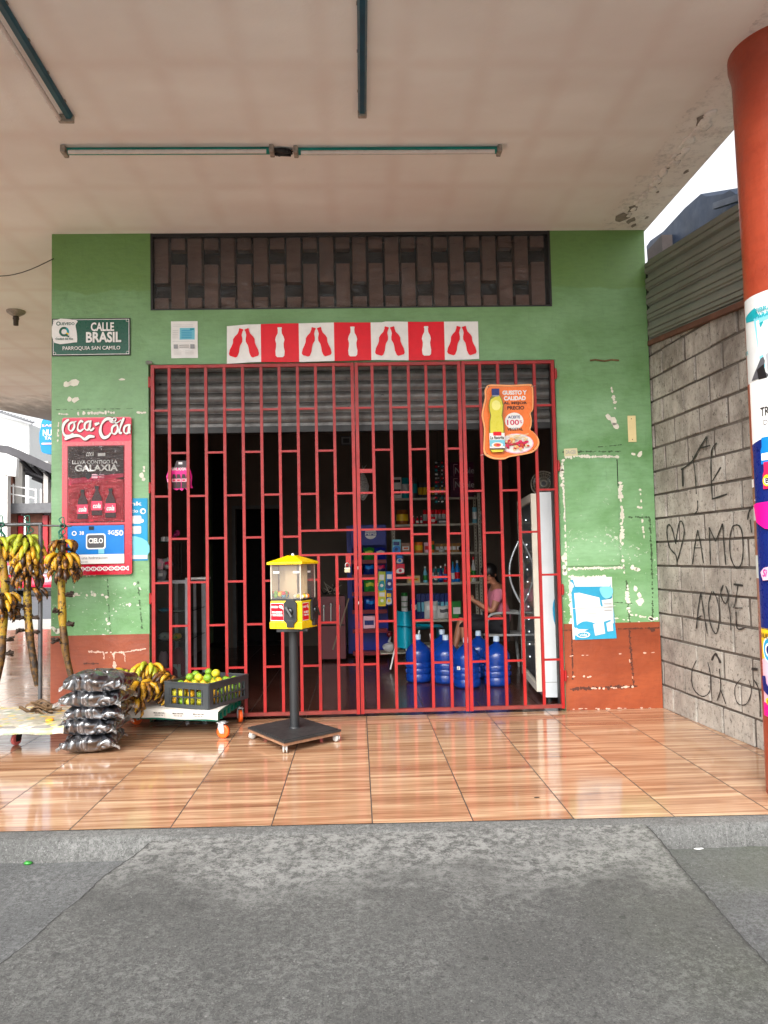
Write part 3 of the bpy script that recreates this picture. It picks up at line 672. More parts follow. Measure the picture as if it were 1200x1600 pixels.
# graffiti strokes
SPRAY = mat('black_spray', rgb(44, 42, 40), 0.7, var=0.35, vs=16)
def spray(name, strokes, w=2.6):
    g = G()
    for k, (pts, *ww) in enumerate(strokes):
        P = smooth(pts, 5) if len(pts) > 2 else [tuple(pts[0]), tuple(((pts[0][0]+pts[1][0])/2, (pts[0][1]+pts[1][1])/2)), tuple(pts[1])]
        W_ = (ww[0] if ww else w)*0.78; vs = []
        for i, p in enumerate(P):
            a, b = P[max(0, i-1)], P[min(len(P)-1, i+1)]; dx, dy = b[0]-a[0], b[1]-a[1]; L = math.hypot(dx, dy) or 1
            h = W_*(0.5+0.14*math.sin(i*1.7+k)); nx, ny = -dy/L*h*0.75, dx/L*h
            for s_ in (-1, 1):
                q = onX(p[0]+s_*nx, p[1]+s_*ny, 2.497-0.0095, KW); vs.append(q)
        g.add(vs, [(2*i, 2*i+1, 2*i+3, 2*i+2) for i in range(len(P)-1)])
    return g.make(name, SPRAY, bw)
spray('graffiti_heart', [([(1056, 850), (1050, 826), (1044, 820), (1042, 832), (1046, 855), (1056, 868), (1058, 884)],), ([(1056, 846), (1061, 818), (1066, 816), (1069, 832), (1064, 856), (1058, 878)],)], 2.8)
spray('graffiti_word', [([(1082, 881), (1086, 850), (1090, 828)],), ([(1090, 828), (1095, 852), (1099, 880)],), ([(1084, 856), (1096, 856)], 2), ([(1110, 882), (1109, 850), (1108, 824)],), ([(1108, 824), (1118, 846)],), ([(1118, 846), (1129, 818)],), ([(1129, 818), (1131, 850), (1134, 882)],),
    ([(1152, 820), (1144, 824), (1140, 846), (1142, 872), (1151, 888), (1159, 878), (1161, 850), (1158, 826), (1152, 820)],), ([(1176, 790), (1170, 800), (1168, 812)], 3.4), ([(1172, 812), (1174, 832)], 3)], 2.8)
spray('graffiti_initials', [([(1067, 760), (1066, 732)], 4), ([(1064, 734), (1080, 722), (1090, 705), (1104, 682)], 3.4), ([(1104, 682), (1103, 704)], 2.6), ([(1082, 712), (1086, 740), (1088, 772)], 2.4), ([(1113, 780), (1111, 740), (1112, 704), (1120, 692)], 3.2), ([(1113, 752), (1126, 730)], 3), ([(1112, 780), (1136, 772)], 3), ([(1090, 782), (1090, 796), (1085, 804)], 3), ([(1094, 700), (1110, 696)], 3)], 3)
spray('graffiti_word', [([(1088, 982), (1091, 950), (1095, 926)], 3.2), ([(1095, 926), (1100, 960), (1105, 990)], 2.6), ([(1088, 967), (1096, 962)], 3.5), ([(1112, 924), (1107, 945), (1110, 975), (1119, 990), (1124, 965), (1121, 938), (1114, 924)],), ([(1130, 914), (1126, 928), (1133, 943), (1138, 930), (1134, 916)], 3.2), ([(1138, 942), (1141, 964), (1142, 985)],), ([(1146, 913), (1161, 915)], 4), ([(1153, 915), (1149, 940), (1146, 950)],), ([(1150, 956), (1152, 982), (1166, 980)], 3.2), ([(1148, 950), (1160, 950)],)], 2.6)
spray('graffiti_scrawl', [([(1088, 1032), (1081, 1050), (1083, 1075), (1097, 1088), (1109, 1080), (1110, 1055), (1106, 1035)], 2.2), ([(1124, 1045), (1126, 1075), (1120, 1095)], 2.4), ([(1126, 1078), (1134, 1100)], 2.4), ([(1158, 1060), (1148, 1075), (1152, 1098), (1166, 1100), (1174, 1080), (1170, 1062)], 2), ([(1178, 1062), (1186, 1080), (1188, 1120)], 3), ([(1112, 1032), (1118, 1022), (1126, 1036)], 5), ([(1174, 1045), (1184, 1046)], 5)], 2.4)
# ribbed metal cladding and its dark blue roof above the wall
cl = thing('metal_siding', 'ribbed grey metal cladding above the block wall', 'cladding', (2.5, -1, 3.5))
t0 = onX(1012, 404, 2.46, KW); t1 = onX(1162, 308, 2.46, KW); b0 = onX(1018, 527, 2.46, KW); b1 = onX(1172, 462, 2.46, KW)
def cf(u, v, dx=0):
    u = u*1.25-0.05
    tp = t0+(t1-t0)*u; bt = b0+(b1-b0)*u; q = bt+(tp-bt)*v
    s = (v*5.0) % 1.0
    off = 0.028 if s < 0.10 or s > 0.90 else (0.0 if 0.2 < s < 0.8 else 0.014)
    if 0.46 < s < 0.54: off = 0.012
    return (q.x+off+dx, q.y, q.z)
M_siding = mat('grey_painted_sheet', rgb(128, 130, 122), 0.5, metal=0.3, var=0.12, vs=2, dirt=rgb(80, 74, 64), dirt_amt=0.45, dirt_s=5)
g = G(); g.grid(cf, 24, 100, sm=False); g.grid(lambda u, v: cf(1-u, v, 0.012), 24, 100, sm=False); g.make('ribbed_sheet', M_siding, cl)
g = G(); g.grid(lambda u, v: cf(u*0.95-0.12, v, 0.05), 20, 60, sm=False); g.make('gap_blocker', M_black, cl)  # dark sheet added behind the ribs to block sky showing through the gap
g = G(); g.bar((b0.x+0.03, 0.0, b0.z-0.02), (b1.x+0.03, b1.y-0.6, b1.z-0.09), 0.04); g.make('bottom_trim', mat('rusty_trim', rgb(96, 62, 48), 0.8, var=0.4), cl)
rf = thing('lean_to_roof', 'dark blue metal roof edge behind the grey cladding', 'roof', (3.1, 0, 3.9))
def rp(px, py, X=3.0): return onX(px, py, X, 0)
poly = [(1010, 385), (1016, 376), (1036, 362), (1070, 325), (1095, 303), (1104, 307), (1130, 303), (1141, 297), (1150, 303), (1175, 300), (1240, 300), (1240, 330), (1160, 350), (1060, 400), (1012, 412)]
g = G(); a = [rp(x, y) for x, y in poly]; b = [p+V((1.6, 0.0, 0.25)) for p in a]; n = len(a)
g.add(a+b, [tuple(range(n))[::-1], tuple(range(n, 2*n))]+[(i, (i+1) % n, n+(i+1) % n, n+i) for i in range(n)]); g.make('roof_sheet', mat('dark_blue_sheet', rgb(22, 36, 56), 0.5, metal=0.2, var=0.25, vs=3), rf)
g = G(); q = rp(1117, 322, 2.93); q2 = rp(1158, 308, 2.93); g.bar(q, q2, 0.04, h=0.05); g.make('gutter_bracket', mat('grey_bracket', rgb(70, 76, 88), 0.6), rf)
g = G(); a = rp(1012, 400, 2.9); b = rp(1034, 362, 2.9); g.box((a.x, a.y, a.z-0.15), (a.x+0.4, b.y+0.0, b.z-0.03)); g.make('fascia_end', mat('brown_fascia', rgb(52, 44, 42), 0.8), rf)
# ================================================================== red security gate
M_gate = mat('red_gate_paint', rgb(154, 14, 11), 0.45, var=0.22, vs=5, dirt=rgb(84, 34, 28), dirt_amt=0.46, dirt_s=14, bmp=0.15, bs=50)
M_gatedark = mat('grimy_red_paint', rgb(120, 42, 34), 0.6, var=0.3, vs=8)
GY = -0.028
gate = thing('security_gate', 'red welded bar gate of staggered rungs closing the shop front', 'gate', (0, GY, 0))
def gx(px): return onY(px, 840, GY).x
def zz(px, py): return onY(px, py, GY).z
# bar positions read at mid height (bars at the top of the photo lean out by the lens)
top2mid = lambda px: onY(px, 572, GY).x
A_b = [top2mid(v) for v in (264.5, 293, 321.5, 350.3, 379, 407.8, 436, 464.5, 492.8, 521)]
B_b = [top2mid(v) for v in (581, 609, 637.5, 665, 693.5)]
C_b = [top2mid(v) for v in (749, 777, 805, 834)]
XA0, XA1 = top2mid(238.5), top2mid(550); XB0, XB1 = top2mid(556.5), top2mid(716.5); XC0, XC1 = top2mid(723), top2mid(862.5)
ZT = zz(400, 571.5); Z0 = 0.045
E4 = [zz(250, y) for y in (642, 776, 911, 1046)]; O3 = [zz(280, y) for y in (708, 842, 978)]
L1, L2 = zz(550, 828), zz(550, 866)
BW, FW = 0.024, 0.028
def leaf(xs, x0, x1, lockr, label=None):
    g = G()
    for x in (x0, x1): g.bar((x, GY, Z0-0.02), (x, GY, ZT+0.015), FW, M=None)
    g.box((x0+FW/2, GY-0.0165, ZT-FW/2), (x1-FW/2, GY+0.0165, ZT+FW/2-0.002)); g.box((x0+FW/2, GY-0.0165, Z0-FW/2), (x1-FW/2, GY+0.0165, Z0+FW/2), 1)
    for i, x in enumerate(xs):
        if lockr and lockr[0] <= i <= lockr[1]:
            if lockr[2] != i: g.bar((x, GY, Z0+FW/2), (x, GY, L2-0.009), BW); g.bar((x, GY, L1+0.009), (x, GY, ZT-FW/2), BW)
            else: g.bar((x, GY, Z0+FW/2), (x, GY, ZT-FW/2), BW)
        else: g.bar((x, GY, Z0+FW/2), (x, GY, ZT-FW/2), BW)
    cells = [x0]+list(xs)+[x1]; h = 0.0085
    for i in range(len(cells)-1):
        for z in (E4 if i % 2 == 0 else O3):
            if lockr and lockr[3] <= i <= lockr[4] and L2-0.1 < z < L1+0.1: continue
            g.box((cells[i]+BW/2, GY-0.0105, z-h), (cells[i+1]-BW/2, GY+0.0105, z+h))
    if lockr:
        a, b = lockr[5], lockr[6]
        g.box((a, GY-0.0115, L1-h), (b, GY+0.0115, L1+h)); g.box((a, GY-0.0115, L2-h), (b, GY+0.0115, L2+h))
    return g
la = leaf(A_b, XA0, XA1, (8, 9, -1, 8, 10, A_b[7]+BW/2, XA1-FW/2)).make('gate_leaf', [M_gate, M_gatedark], gate)
lbg = leaf(B_b, XB0, XB1, (0, 1, -1, 0, 2, XB0+FW/2, B_b[2]-BW/2))
lbg.box((XB0+FW/2, GY-0.014, zz(570, 739)), (B_b[0]-BW/2, GY+0.014, zz(570, 733)))
lb = lbg.make('gate_leaf', [M_gate, M_gatedark], gate)
lc = leaf(C_b, XC0, XC1, None).make('gate_leaf', [M_gate, M_gatedark], gate)
for lf, x, ys in ((la, XA0-0.028, (597, 762, 935)), (lc, XC1+0.028, (592, 738, 935, 1072))):
    for py in ys:
        g = G(); z = zz(250, py); g.tube([(x, GY, z-0.045), (x, GY, z+0.045)], 0.010, 10); g.box((min(x, x+0.01), GY-0.006, z-0.03), (max(x, x+0.012), GY+0.004, z+0.03)); g.make('hinge', M_gate, lf)
g = G(); x = onY(546, 875, GY).x; z = zz(546, 885)
g.box((x-0.03, GY-0.02, z+0.0), (x+0.012, GY-0.012, z+0.10)); g.make('lock_plate', M_gate, la)
pl = thing('padlock', 'small steel padlock hooked on the centre of the red gate', 'padlock', (x-0.02, GY-0.05, z-0.05))
g = G(); g.cbox((x-0.018, GY-0.045, z-0.03), (0.05, 0.02, 0.04), 0, 0.005); g.make('lock_body', mat('brass_and_steel', rgb(190, 180, 150), 0.3, metal=0.8), pl)
g = G(); g.tube([(x-0.034, GY-0.045, z-0.01)]+[(x-0.018+0.016*math.cos(a), GY-0.045, z+0.012+0.018*math.sin(a)) for a in [math.pi*(1-i/6) for i in range(7)]]+[(x-0.002, GY-0.045, z-0.01)], 0.004, 8); g.make('shackle', mat('steel', rgb(180, 180, 178), 0.25, metal=1), pl)

# ================================================================== canopy fittings
M_teal = mat('teal_lamp_housing', rgb(10, 134, 122), 0.4, var=0.2, vs=4, dirt=rgb(30, 40, 40), dirt_amt=0.3, dirt_s=12)
M_teald = mat('dark_teal_housing', rgb(6, 74, 92), 0.35, var=0.25, vs=4)
M_tube = flat('unlit_tube_glass', rgb(214, 204, 198), 0.2)
M_holder = mat('aged_lamp_holder', rgb(150, 138, 126), 0.5, var=0.4, vs=30, dirt=rgb(50, 40, 34), dirt_amt=0.5, dirt_s=50)
M_cable = mat('black_cable', rgb(24, 22, 22), 0.6)
def batten(a, b, side, label, house=M_teal, tube=True, caps=(1, 1), tubeoff=0.05):
    a, b = V(a), V(b); d = (b-a).normalized(); s = V((-d.y, d.x, 0))*side
    t = thing('fluorescent_fitting', label, 'light fitting', ((a+b)/2)[:], 0, 'fluorescent fittings under the canopy')
    g = G(); L = (b-a).length; R = Matrix(((d.x, s.x, 0, a.x), (d.y, s.y, 0, a.y), (d.z, s.z, 1, a.z), (0, 0, 0, 1)))
    prof = [(-0.022, 0), (-0.026, -0.012), (-0.014, -0.034), (0.014, -0.034), (0.026, -0.012), (0.022, 0)]
    n = len(prof); vs = [(x, y, z) for x in (0, L) for y, z in prof]
    g.add(vs, [tuple(range(n)), tuple(range(n, 2*n))[::-1]]+[(i, (i+1) % n, n+(i+1) % n, n+i) for i in range(n)], 0, False, R)
    for k in range(5): g.box((L*(0.1+0.2*k), -0.03, -0.006), (L*(0.1+0.2*k)+0.02, -0.02, 0.0), 1, M=R)
    g.make('housing', [house, M_holder], t)
    if tube:
        g = G(); g.tube([R @ V((0.03, tubeoff, -0.045)), R @ V((L-0.03, tubeoff, -0.045))], 0.0135, 12); g.make('tube', M_tube, t)
    for k, x in enumerate((0, L)):
        if caps[k]:
            g = G(); dx = -0.02 if k == 0 else 0.02
            g.box((x-0.016+dx*0.3, -0.028, -0.05), (x+0.016+dx*0.3, tubeoff+0.016 if tube else 0.028, -0.001), 0, 0.008, M=R); g.make('lamp_holder', M_holder, t)
    return t
zc = CEIL-0.002
def ct(px, py, dz=0.0): p = onZ(px, py, zc-0.03); return (p.x, p.y, zc)
batten(ct(104, 240), ct(424, 239), -1, 'unlit green fluorescent fitting above the street sign, wire over its sagging tube')
batten(ct(464, 240), ct(778, 238), -1, 'unlit teal fluorescent fitting right of the knot of black tape on the ceiling', tubeoff=0.04)
a = ct(108, 186); b = ct(6, 18); d = (V(a)-V(b)); batten(a, (V(a)-d*1.45)[:], -1, 'slanting teal fluorescent fitting in the upper left corner of the ceiling', house=M_teald, tubeoff=0.05)
a = ct(566, 178); batten(a, (a[0]-0.01, a[1]-1.9, a[2]), 1, 'dark teal fitting without a tube pointing straight at the viewer', house=M_teald, tube=False)
g = G(); k = V(ct(442, 240)); R = random.Random(5)
for i in range(7): g.tube(smooth([(k.x+R.uniform(-.06, .06), k.y+R.uniform(-.03, .03), zc-0.008-R.random()*0.03) for _ in range(4)], 4), 0.008, 6)
g.ball((k.x, k.y, zc-0.015), 0.035, 10, sc=(1.6, 1, 0.6), amp=0.5)
for p in ((-0.11, 0), (0.11, 0)): g.tube([(k.x, k.y, zc-0.012), (k.x+p[0], k.y, zc-0.014)], 0.006, 6)
tag(g.make('cable_joint', M_cable), 'knot of black taped cable between two ceiling lights', 'cable')
# bare lamp socket and slack wire on the left
s0 = onZ(25, 486, CEIL); so_ = thing('lamp_socket', 'bare bulb socket hanging from the canopy far left', 'lamp socket', s0[:])
g = G(); g.lathe([(0.10, 0), (0.095, -0.02), (0.05, -0.05), (0.03, -0.06)], s0, 18); g.make('ceiling_rose', M_holder, so_)
g = G(); g.lathe([(0.03, -0.06), (0.034, -0.09), (0.028, -0.10), (0.026, -0.16), (0.0, -0.165)], s0, 14); g.make('socket', mat('dark_brown_socket', rgb(70, 58, 50), 0.5), so_)
a = onY(84, 404, -0.01); b = onZ(-60, 421, CEIL-0.25)
g = G(); g.tube([a+(b-a)*t+V((0, 0, -0.10*math.sin(math.pi*t))) for t in [i/12 for i in range(13)]], 0.004, 5)
tag(g.make('overhead_wire', M_cable), 'thin dark wire running left from the top of the green wall', 'wire')

# ================================================================== signs and papers on the wall
W_ = flat('printed_white', rgb(236, 234, 230), 0.5); RED = flat('printed_red', rgb(226, 0, 30), 0.4); DG = flat('sign_green', rgb(4, 84, 62), 0.25); BLK = flat('printed_black', rgb(24, 22, 24), 0.4)
CY = flat('printed_cyan', rgb(28, 150, 196), 0.4); LC = flat('printed_light_cyan', rgb(120, 196, 214), 0.45); NAVY = flat('printed_navy', rgb(16, 38, 110), 0.3); PINK = flat('printed_pink', rgb(236, 20, 140), 0.35)
GR = flat('printed_grey', rgb(150, 152, 154), 0.5); LG = flat('printed_pale_grey', rgb(206, 206, 204), 0.5); YEL = flat('printed_yellow', rgb(244, 200, 40), 0.4); ORG = flat('printed_orange', rgb(240, 120, 46), 0.3)
ORL = flat('printed_light_orange', rgb(248, 168, 104), 0.3); DRED = flat('printed_dark_red', rgb(120, 10, 26), 0.3); MAG = flat('printed_magenta', rgb(206, 30, 80), 0.35); BRN = flat('printed_brown', rgb(70, 34, 22), 0.4)
LIME = flat('printed_lime', rgb(190, 200, 60), 0.35); COLA = flat('printed_cola', rgb(52, 24, 26), 0.3); BLU = flat('printed_blue', rgb(12, 120, 200), 0.35)
LP_ = flat('printed_pale_pink', rgb(240, 190, 205), 0.4); TEAL = flat('printed_teal', rgb(20, 150, 160), 0.4); CREAM = flat('printed_cream', rgb(226, 200, 150), 0.5); DGY = flat('printed_dark_grey', rgb(80, 80, 84), 0.4)
TL = rad(0.4)
# street sign
s = Sheet(142.5, 526, -0.012)
s.back(82, 497, 203, 556, 0.01, BLK); s.rect(82.3, 497.3, 202.7, 555.7, BLK); s.rect(83.5, 498.5, 201.5, 554.5, W_); s.rect(84.4, 499.4, 200.6, 553.6, DG)
for a, b in ((86, 501), (199, 501), (86, 552), (199, 552)): s.ring(a, b, 2, 0.5, W_)
s.poly(smooth([(85.5, 500), (120, 500), (118.5, 508), (120.5, 520), (121, 533), (117, 535), (85.5, 535)], 3, True), W_)
s.ring(92, 505, 2.6, 1.3, DG); s.text('UEVEDO', 94.8, 503.2, 117, 507.6, DG, 0.02); s.ring(101, 518, 6, 3.6, DG, a0=40, a1=300); s.ring(101, 518, 6, 3.6, TEAL, a0=300, a1=380); s.ring(101, 518, 6, 3.6, YEL, a0=20, a1=40)
s.stroke([(100, 523), (109, 526)], 2.4, DG); s.text('Ciudad del Rio', 88, 527.5, 115, 531, DG, 0.02)
s.text('CALLE', 142.5, 504, 178.5, 518, W_, 0.03); s.text('BRASIL', 135, 519, 189.5, 536, W_, 0.035); s.text('PARROQUIA SAN CAMILO', 99, 541.5, 188, 548.5, W_, 0.015)
tag(s.make('street_sign'), 'green enamel street sign reading CALLE BRASIL', 'street sign')
# paper notice
s = Sheet(288, 531, -0.004, bend=lambda x, y: 0.004+0.004*math.sin(y*0.12)+0.003*math.sin(x*0.2)*((y-500)/60), sub=4)
s.rect(267.5, 501.5, 309, 560, W_); s.rect(281, 512, 304.5, 531, LC); s.rect(297, 513, 303, 515.5, TEAL)
for y in (507, 509.5, 533.5): s.rect(270, y, 302, y+0.7, LG)
for y in (516, 519, 522, 525, 528): s.rect(270, y, 279, y+0.8, LG); s.rect(284, y, 300, y+0.8, CY)
for x in (272, 298): s.rect(x, 539, x+6.5, 545.5, GR)
for y in (540, 543): s.rect(281, y, 296, y+0.9, GR)
for y in (549, 552, 554): s.rect(272, y, 284, y+0.6, LG); s.rect(290, y, 303, y+0.6, LG)
tag(s.make('paper_notice'), 'white printed notice taped between street sign and red banner', 'paper')
# red and white bottle banner
def bb(x, y): return 0.012+0.010*math.sin((x-354)*0.012)+(0.03*max(0, 1-(x-354)/25))*((y-500)/70)+0.004*math.sin(x*0.07+y*0.03)
s = Sheet(552.5, 535, -0.004, sub=6, bend=bb, step=0.0007)
def by0(x): return 504.5 + 3*max(0, 1-(x-354)/30)+0.5*math.sin(x*0.02)-(1.2 if x > 600 else 0)
def by1(x): return 566.0 + 3*max(0, 1-(x-354)/35)+0.6*math.sin(x*0.03)-(x-354)*0.003
ed = [354, 407, 466.5, 522, 580, 639, 696.5, 751]
for i in range(7):
    a, b = ed[i], ed[i+1]; nseg = 10; mm = W_ if i % 2 == 0 else RED; d = s.nl()
    s.g.grid(lambda u, v: s.mp(a+(b-a)*u, by1(a+(b-a)*u)+(by0(a+(b-a)*u)-by1(a+(b-a)*u))*v, d), nseg, 8, s.mi(mm))
def bottle(cx_, y0, y1, w, m, ang=0, s=s, cap=None):
    h = y1-y0
    pr = [(0, .22), (.05, .24), (.07, .2), (.2, .22), (.32, .42), (.42, .5), (.55, .40), (.66, .42), (.8, .5), (.95, .46), (1, .3)]
    L = [(-q*w, y0+t*h) for t, q in pr]; Rr = [(q*w, y0+t*h) for t, q in pr]
    P = L[::1]+Rr[::-1]; c_, s_ = math.cos(ang), math.sin(ang)
    s.poly([(cx_+x*c_-(y-y0)*s_, y0+x*s_+(y-y0)*c_) for x, y in P], m)
for i in range(7):
    mid = (ed[i]+ed[i+1])/2
    if i % 2: bottle(mid, 511, 558.5, 14.5, W_)
    else: bottle(mid-4, 512, 559, 14.5, RED, rad(17)); bottle(mid+4, 512, 559, 14.5, RED, rad(-17))
tag(s.make('bottle_banner'), 'long red and white paper banner printed with bottle silhouettes', 'banner')
# red drinks display board
bd = thing('drinks_poster_board', 'red framed plastic poster board for cola left of the gate', 'poster board', onY(151, 897, 0)[:])
s = Sheet(151, 775, -0.034)
M_redpl = mat('glossy_red_plastic', rgb(206, 10, 44), 0.25, var=0.06, vs=4, coat=0.5)
def rr(x0, y0, x1, y1, r, k=4):
    P = []
    for cx_, cy_, a in ((x1-r, y0+r, -90), (x1-r, y1-r, 0), (x0+r, y1-r, 90), (x0+r, y0+r, 180)):
        P += [(cx_+r*math.cos(rad(a+90*i/k)), cy_+r*math.sin(rad(a+90*i/k))) for i in range(k+1)]
    return P
s.backpoly(rr(98, 652, 204.5, 897, 3.5), 0.028, M_redpl)
s.poly(rr(98, 652, 204.5, 897, 3.5), M_redpl, 0.0004)
s.poly(rr(99, 653.5, 204, 690, 3), flat('header_red', rgb(226, 52, 84), 0.3))
def script(dx, w, m):
    S = lambda P, ww=1.0: s.stroke(smooth(P, 6), [w*ww*(0.55+0.6*abs(math.sin(2.2*i/(len(P)*6)*math.pi+0.5))) for i in range((len(P)-1)*6+1)], m)
    S([(109, 655), (102, 661), (99.5, 671), (103, 680), (110, 681), (116, 677)], 1.3)
    for cx_, cy_, q in ((113.5, 665.5, 1), (138, 664.5, 1), (180, 671, 1.05), (198.5, 671, 1)):
        S([(cx_+3*q, cy_-6.5*q), (cx_-3.5*q, cy_-3*q), (cx_-4.5*q, cy_+5*q), (cx_, cy_+7.5*q), (cx_+4*q, cy_+1*q), (cx_+3*q, cy_-6.5*q)])
    S([(117, 660), (121, 658)], 0.7)
    S([(131, 660), (128, 658), (124, 663), (123, 671), (127, 673.5), (132, 670)])
    S([(143, 657), (141, 668), (143, 673), (148, 669)]); S([(149, 664), (156, 661.5)], 1.4)
    S([(173, 660), (174, 656), (167, 655.5), (160, 663), (157.5, 675), (162, 684), (169, 683), (174, 677)], 1.5)
    S([(173, 660), (178, 661), (182, 656), (179, 653.8), (176, 657), (182, 662), (190, 657)], 0.7)
    S([(194, 654), (190, 664), (187, 676), (191, 678)], 1.1); S([(203, 664), (201, 676), (204, 677)], 1)
    S([(103, 686), (116, 681), (126, 681.5), (134, 686.5), (141, 682.5), (149, 683)], 1.5)
script(0, 4.6, DRED); script(0, 3.0, W_)
bo = s.make('board_frame', bd)
s = Sheet(150, 755, -0.0365)
s.rect(106, 696, 193.8, 816, DRED); s.rect(107.5, 697.5, 192.3, 814.5, COLA)
s.poly([(107.5, 745), (130, 752), (160, 745), (192.3, 750), (192.3, 814.5), (107.5, 814.5)], flat('poster_red', rgb(196, 24, 52), 0.3))
s.poly([(107.5, 748), (192.3, 740), (192.3, 746), (107.5, 757)], MAG)
s.text('coca', 135, 706.5, 147, 713, W_, 0.02, 0.4); s.stroke([(153, 710.5), (164.5, 710.5)], 4.6, W_); s.text('LLEVA CONTIGO LA', 114, 719, 183, 725, W_, 0.02); s.text('GALAXIA', 118, 726, 184, 736.5, W_, 0.035)
s.disc(138.5, 744, 4.5, BLK); 
for y in (741, 743.5, 746): s.rect(144, y, 153, y+1.2, LP_); s.rect(155, y+0.3, 163, y+1, LP_)
for x, y in ((130, 766), (152, 761), (173, 765)):
    P = [(x-2.5, y), (x+2.5, y), (x+2.7, y+7), (x+7.5, y+17), (x+8, y+44), (x-8, y+44), (x-7.5, y+17), (x-2.7, y+7)]
    s.poly(P, COLA); s.rect(x-3, y-1.5, x+3, y+3, BLK); s.rect(x-8.3, y+22, x+8.3, y+36, flat('label_red', rgb(232, 60, 92), 0.3)); s.text('cola', x-6, y+25, x+6, y+33, W_, 0.02, 0.3)
s.make('cola_poster', bd)
s = Sheet(150, 851, -0.0365)
s.rect(106, 820, 193.8, 882, DRED); s.rect(107, 821.5, 193, 880.5, W_); s.rect(107, 821.5, 193, 866, BLU)
s.text('$', 168.5, 829, 172.5, 836, W_, 0.02); s.text('G', 173, 829.5, 178.5, 836, W_, 0.02); s.text('50', 179, 829, 192, 838, W_, 0.03); s.text('38', 125, 830, 132, 835.5, W_, 0.02); s.ring(117, 833, 3, 1.4, W_); 
s.poly(rr(135, 834, 165, 858, 4), W_); s.poly(rr(137, 836, 163, 856, 3), DGY); s.text('CIELO', 139, 841, 161, 849, W_, 0.03); s.rect(139.5, 822.5, 147, 828, BLK); s.rect(154, 858, 163, 865, LC)
s.text('que una hidratacion', 117, 869, 168, 874.5, GR, 0.01); s.text('perfecta', 117, 875.5, 138, 879, GR, 0.0)
s.make('water_poster', bd)
s = Sheet(160, 888, -0.0355); s.rect(119, 884.5, 202, 892.5, MAG)
for i in range(9):
    x = 121+i*9; s.stroke([(x, 885.5), (x+7, 891.5)], 1.6, W_); s.stroke([(x, 891.5), (x+7, 885.5)], 1.6, W_); s.rect(x+7.4, 885, x+8.4, 892, W_)
s.make('ornament_strip', bd)
# clear sleeve over the two posters
M_sleeve = film('clear_sleeve', rough=0.10, bs=16, bstr=1.0, milk=0.02)
s = Sheet(150, 789, -0.041, sub=2, bend=lambda x, y: 0.006*noise.noise(V((x*0.06, y*0.04, 0)))+0.004*abs(noise.noise(V((x*0.12+y*0.1, y*0.05, 3)))))
s.rect(107.5, 697.5, 192.3, 816, M_sleeve); s.make('poster_sleeve', bd)
# blue and white flyer behind the board, cream and white papers on the right pier
s = Sheet(217, 828, -0.004, bend=lambda x, y: 0.003+0.002*math.sin(y*0.1), sub=4); s.rect(204, 779, 230.5, 875.5, CY)
s.text('nk', 205, 784, 222, 790, W_, 0.03); s.text('cio', 205.5, 796, 216, 801, W_, 0.02); s.disc(223.5, 799, 4.5, W_); s.disc(224, 799.5, 2.5, CY)
for y, m in ((806, W_), (822, LG), (840, LC), (856, LG)): s.poly(rr(206, y, 221, y+12, 2), m)
s.disc(222, 814, 3, W_); s.disc(218, 858, 4.5, W_); s.poly(smooth([(204, 838), (230.5, 846), (230.5, 868), (204, 866)], 3, True), LC); s.rect(204, 867, 230.5, 873, LG)
tag(s.make('blue_flyer'), 'light blue printed flyer between the cola board and the gate', 'poster')
s = Sheet(927, 949, -0.006, bend=lambda x, y: 0.004+0.003*math.sin(y*0.09+x*0.05), sub=5)
CY2 = flat('faded_cyan', rgb(50, 150, 184), 0.45); PW = flat('weathered_white', rgb(214, 218, 214), 0.5)
s.rect(892.5, 902, 958, 998, PW); s.rect(892.5, 902, 957, 917, PW); s.poly([(892, 905), (896, 905), (899, 916), (954, 917), (955, 912), (957, 930), (962, 998), (896, 999)], CY2)
s.text('Lenduno', 900, 903.5, 953, 915.5, PW, 0.03); s.text('SABOR PARA TU NUTRICION', 900, 917.5, 953, 920, CY, 0.01)
s.poly([(897, 926), (936, 924), (938, 945), (945, 960), (941, 980), (900, 982)], PW); s.poly([(900, 929), (933, 927.5), (934, 936), (915, 933), (901, 939)], CY2); s.poly(smooth([(901, 975), (915, 970), (938, 978), (938, 982), (902, 982)], 3, True), CY2)
s.poly([(940, 938), (957, 936), (958, 975), (944, 960)], LG); s.poly([(925, 975), (942, 972), (944, 990), (928, 993)], LG); s.poly([(946, 974), (956, 970), (957, 986), (948, 987)], LG)
s.disc(909, 991, 11, PW, 5); s.disc(909, 991, 8.5, CY2, 3.5); s.text('vida', 903, 989, 915, 993, PW, 0.02)

for y in (952, 957, 962, 967): s.rect(905, y, 932, y+1.2, LG)
for y in (943, 948, 953): s.rect(943, y, 955, y+1, GR)
s.poly(smooth([(938, 918), (956, 918), (957, 930), (948, 936), (940, 930)], 3, True), LC)
s.stroke([(893, 950), (961, 947)], 0.8, LG)
tag(s.make('milk_poster'), 'weathered cyan and white poster on the pier right of the gate', 'poster')
s = Sheet(987.5, 669, -0.006); s.back(981, 649, 994, 691, 0.004, CREAM); s.rect(981, 649, 994, 691, flat('cream_card', rgb(232, 214, 160), 0.6)); s.disc(987.5, 687, 0.8, BRN); s.disc(987, 654, 0.7, BRN)
tag(s.make('cream_card'), 'narrow blank cream card stuck upright on the right pier', 'card')
s = Sheet(892, 706, -0.007); s.poly([(881, 701), (902, 700), (903, 712), (881, 713)], flat('old_label', rgb(206, 200, 160), 0.6)); s.text('DAnGER', 884, 703, 900, 709.5, GR, 0.01)
tag(s.make('torn_label'), 'small torn pale label at the top left of the painted-over panel', 'label')
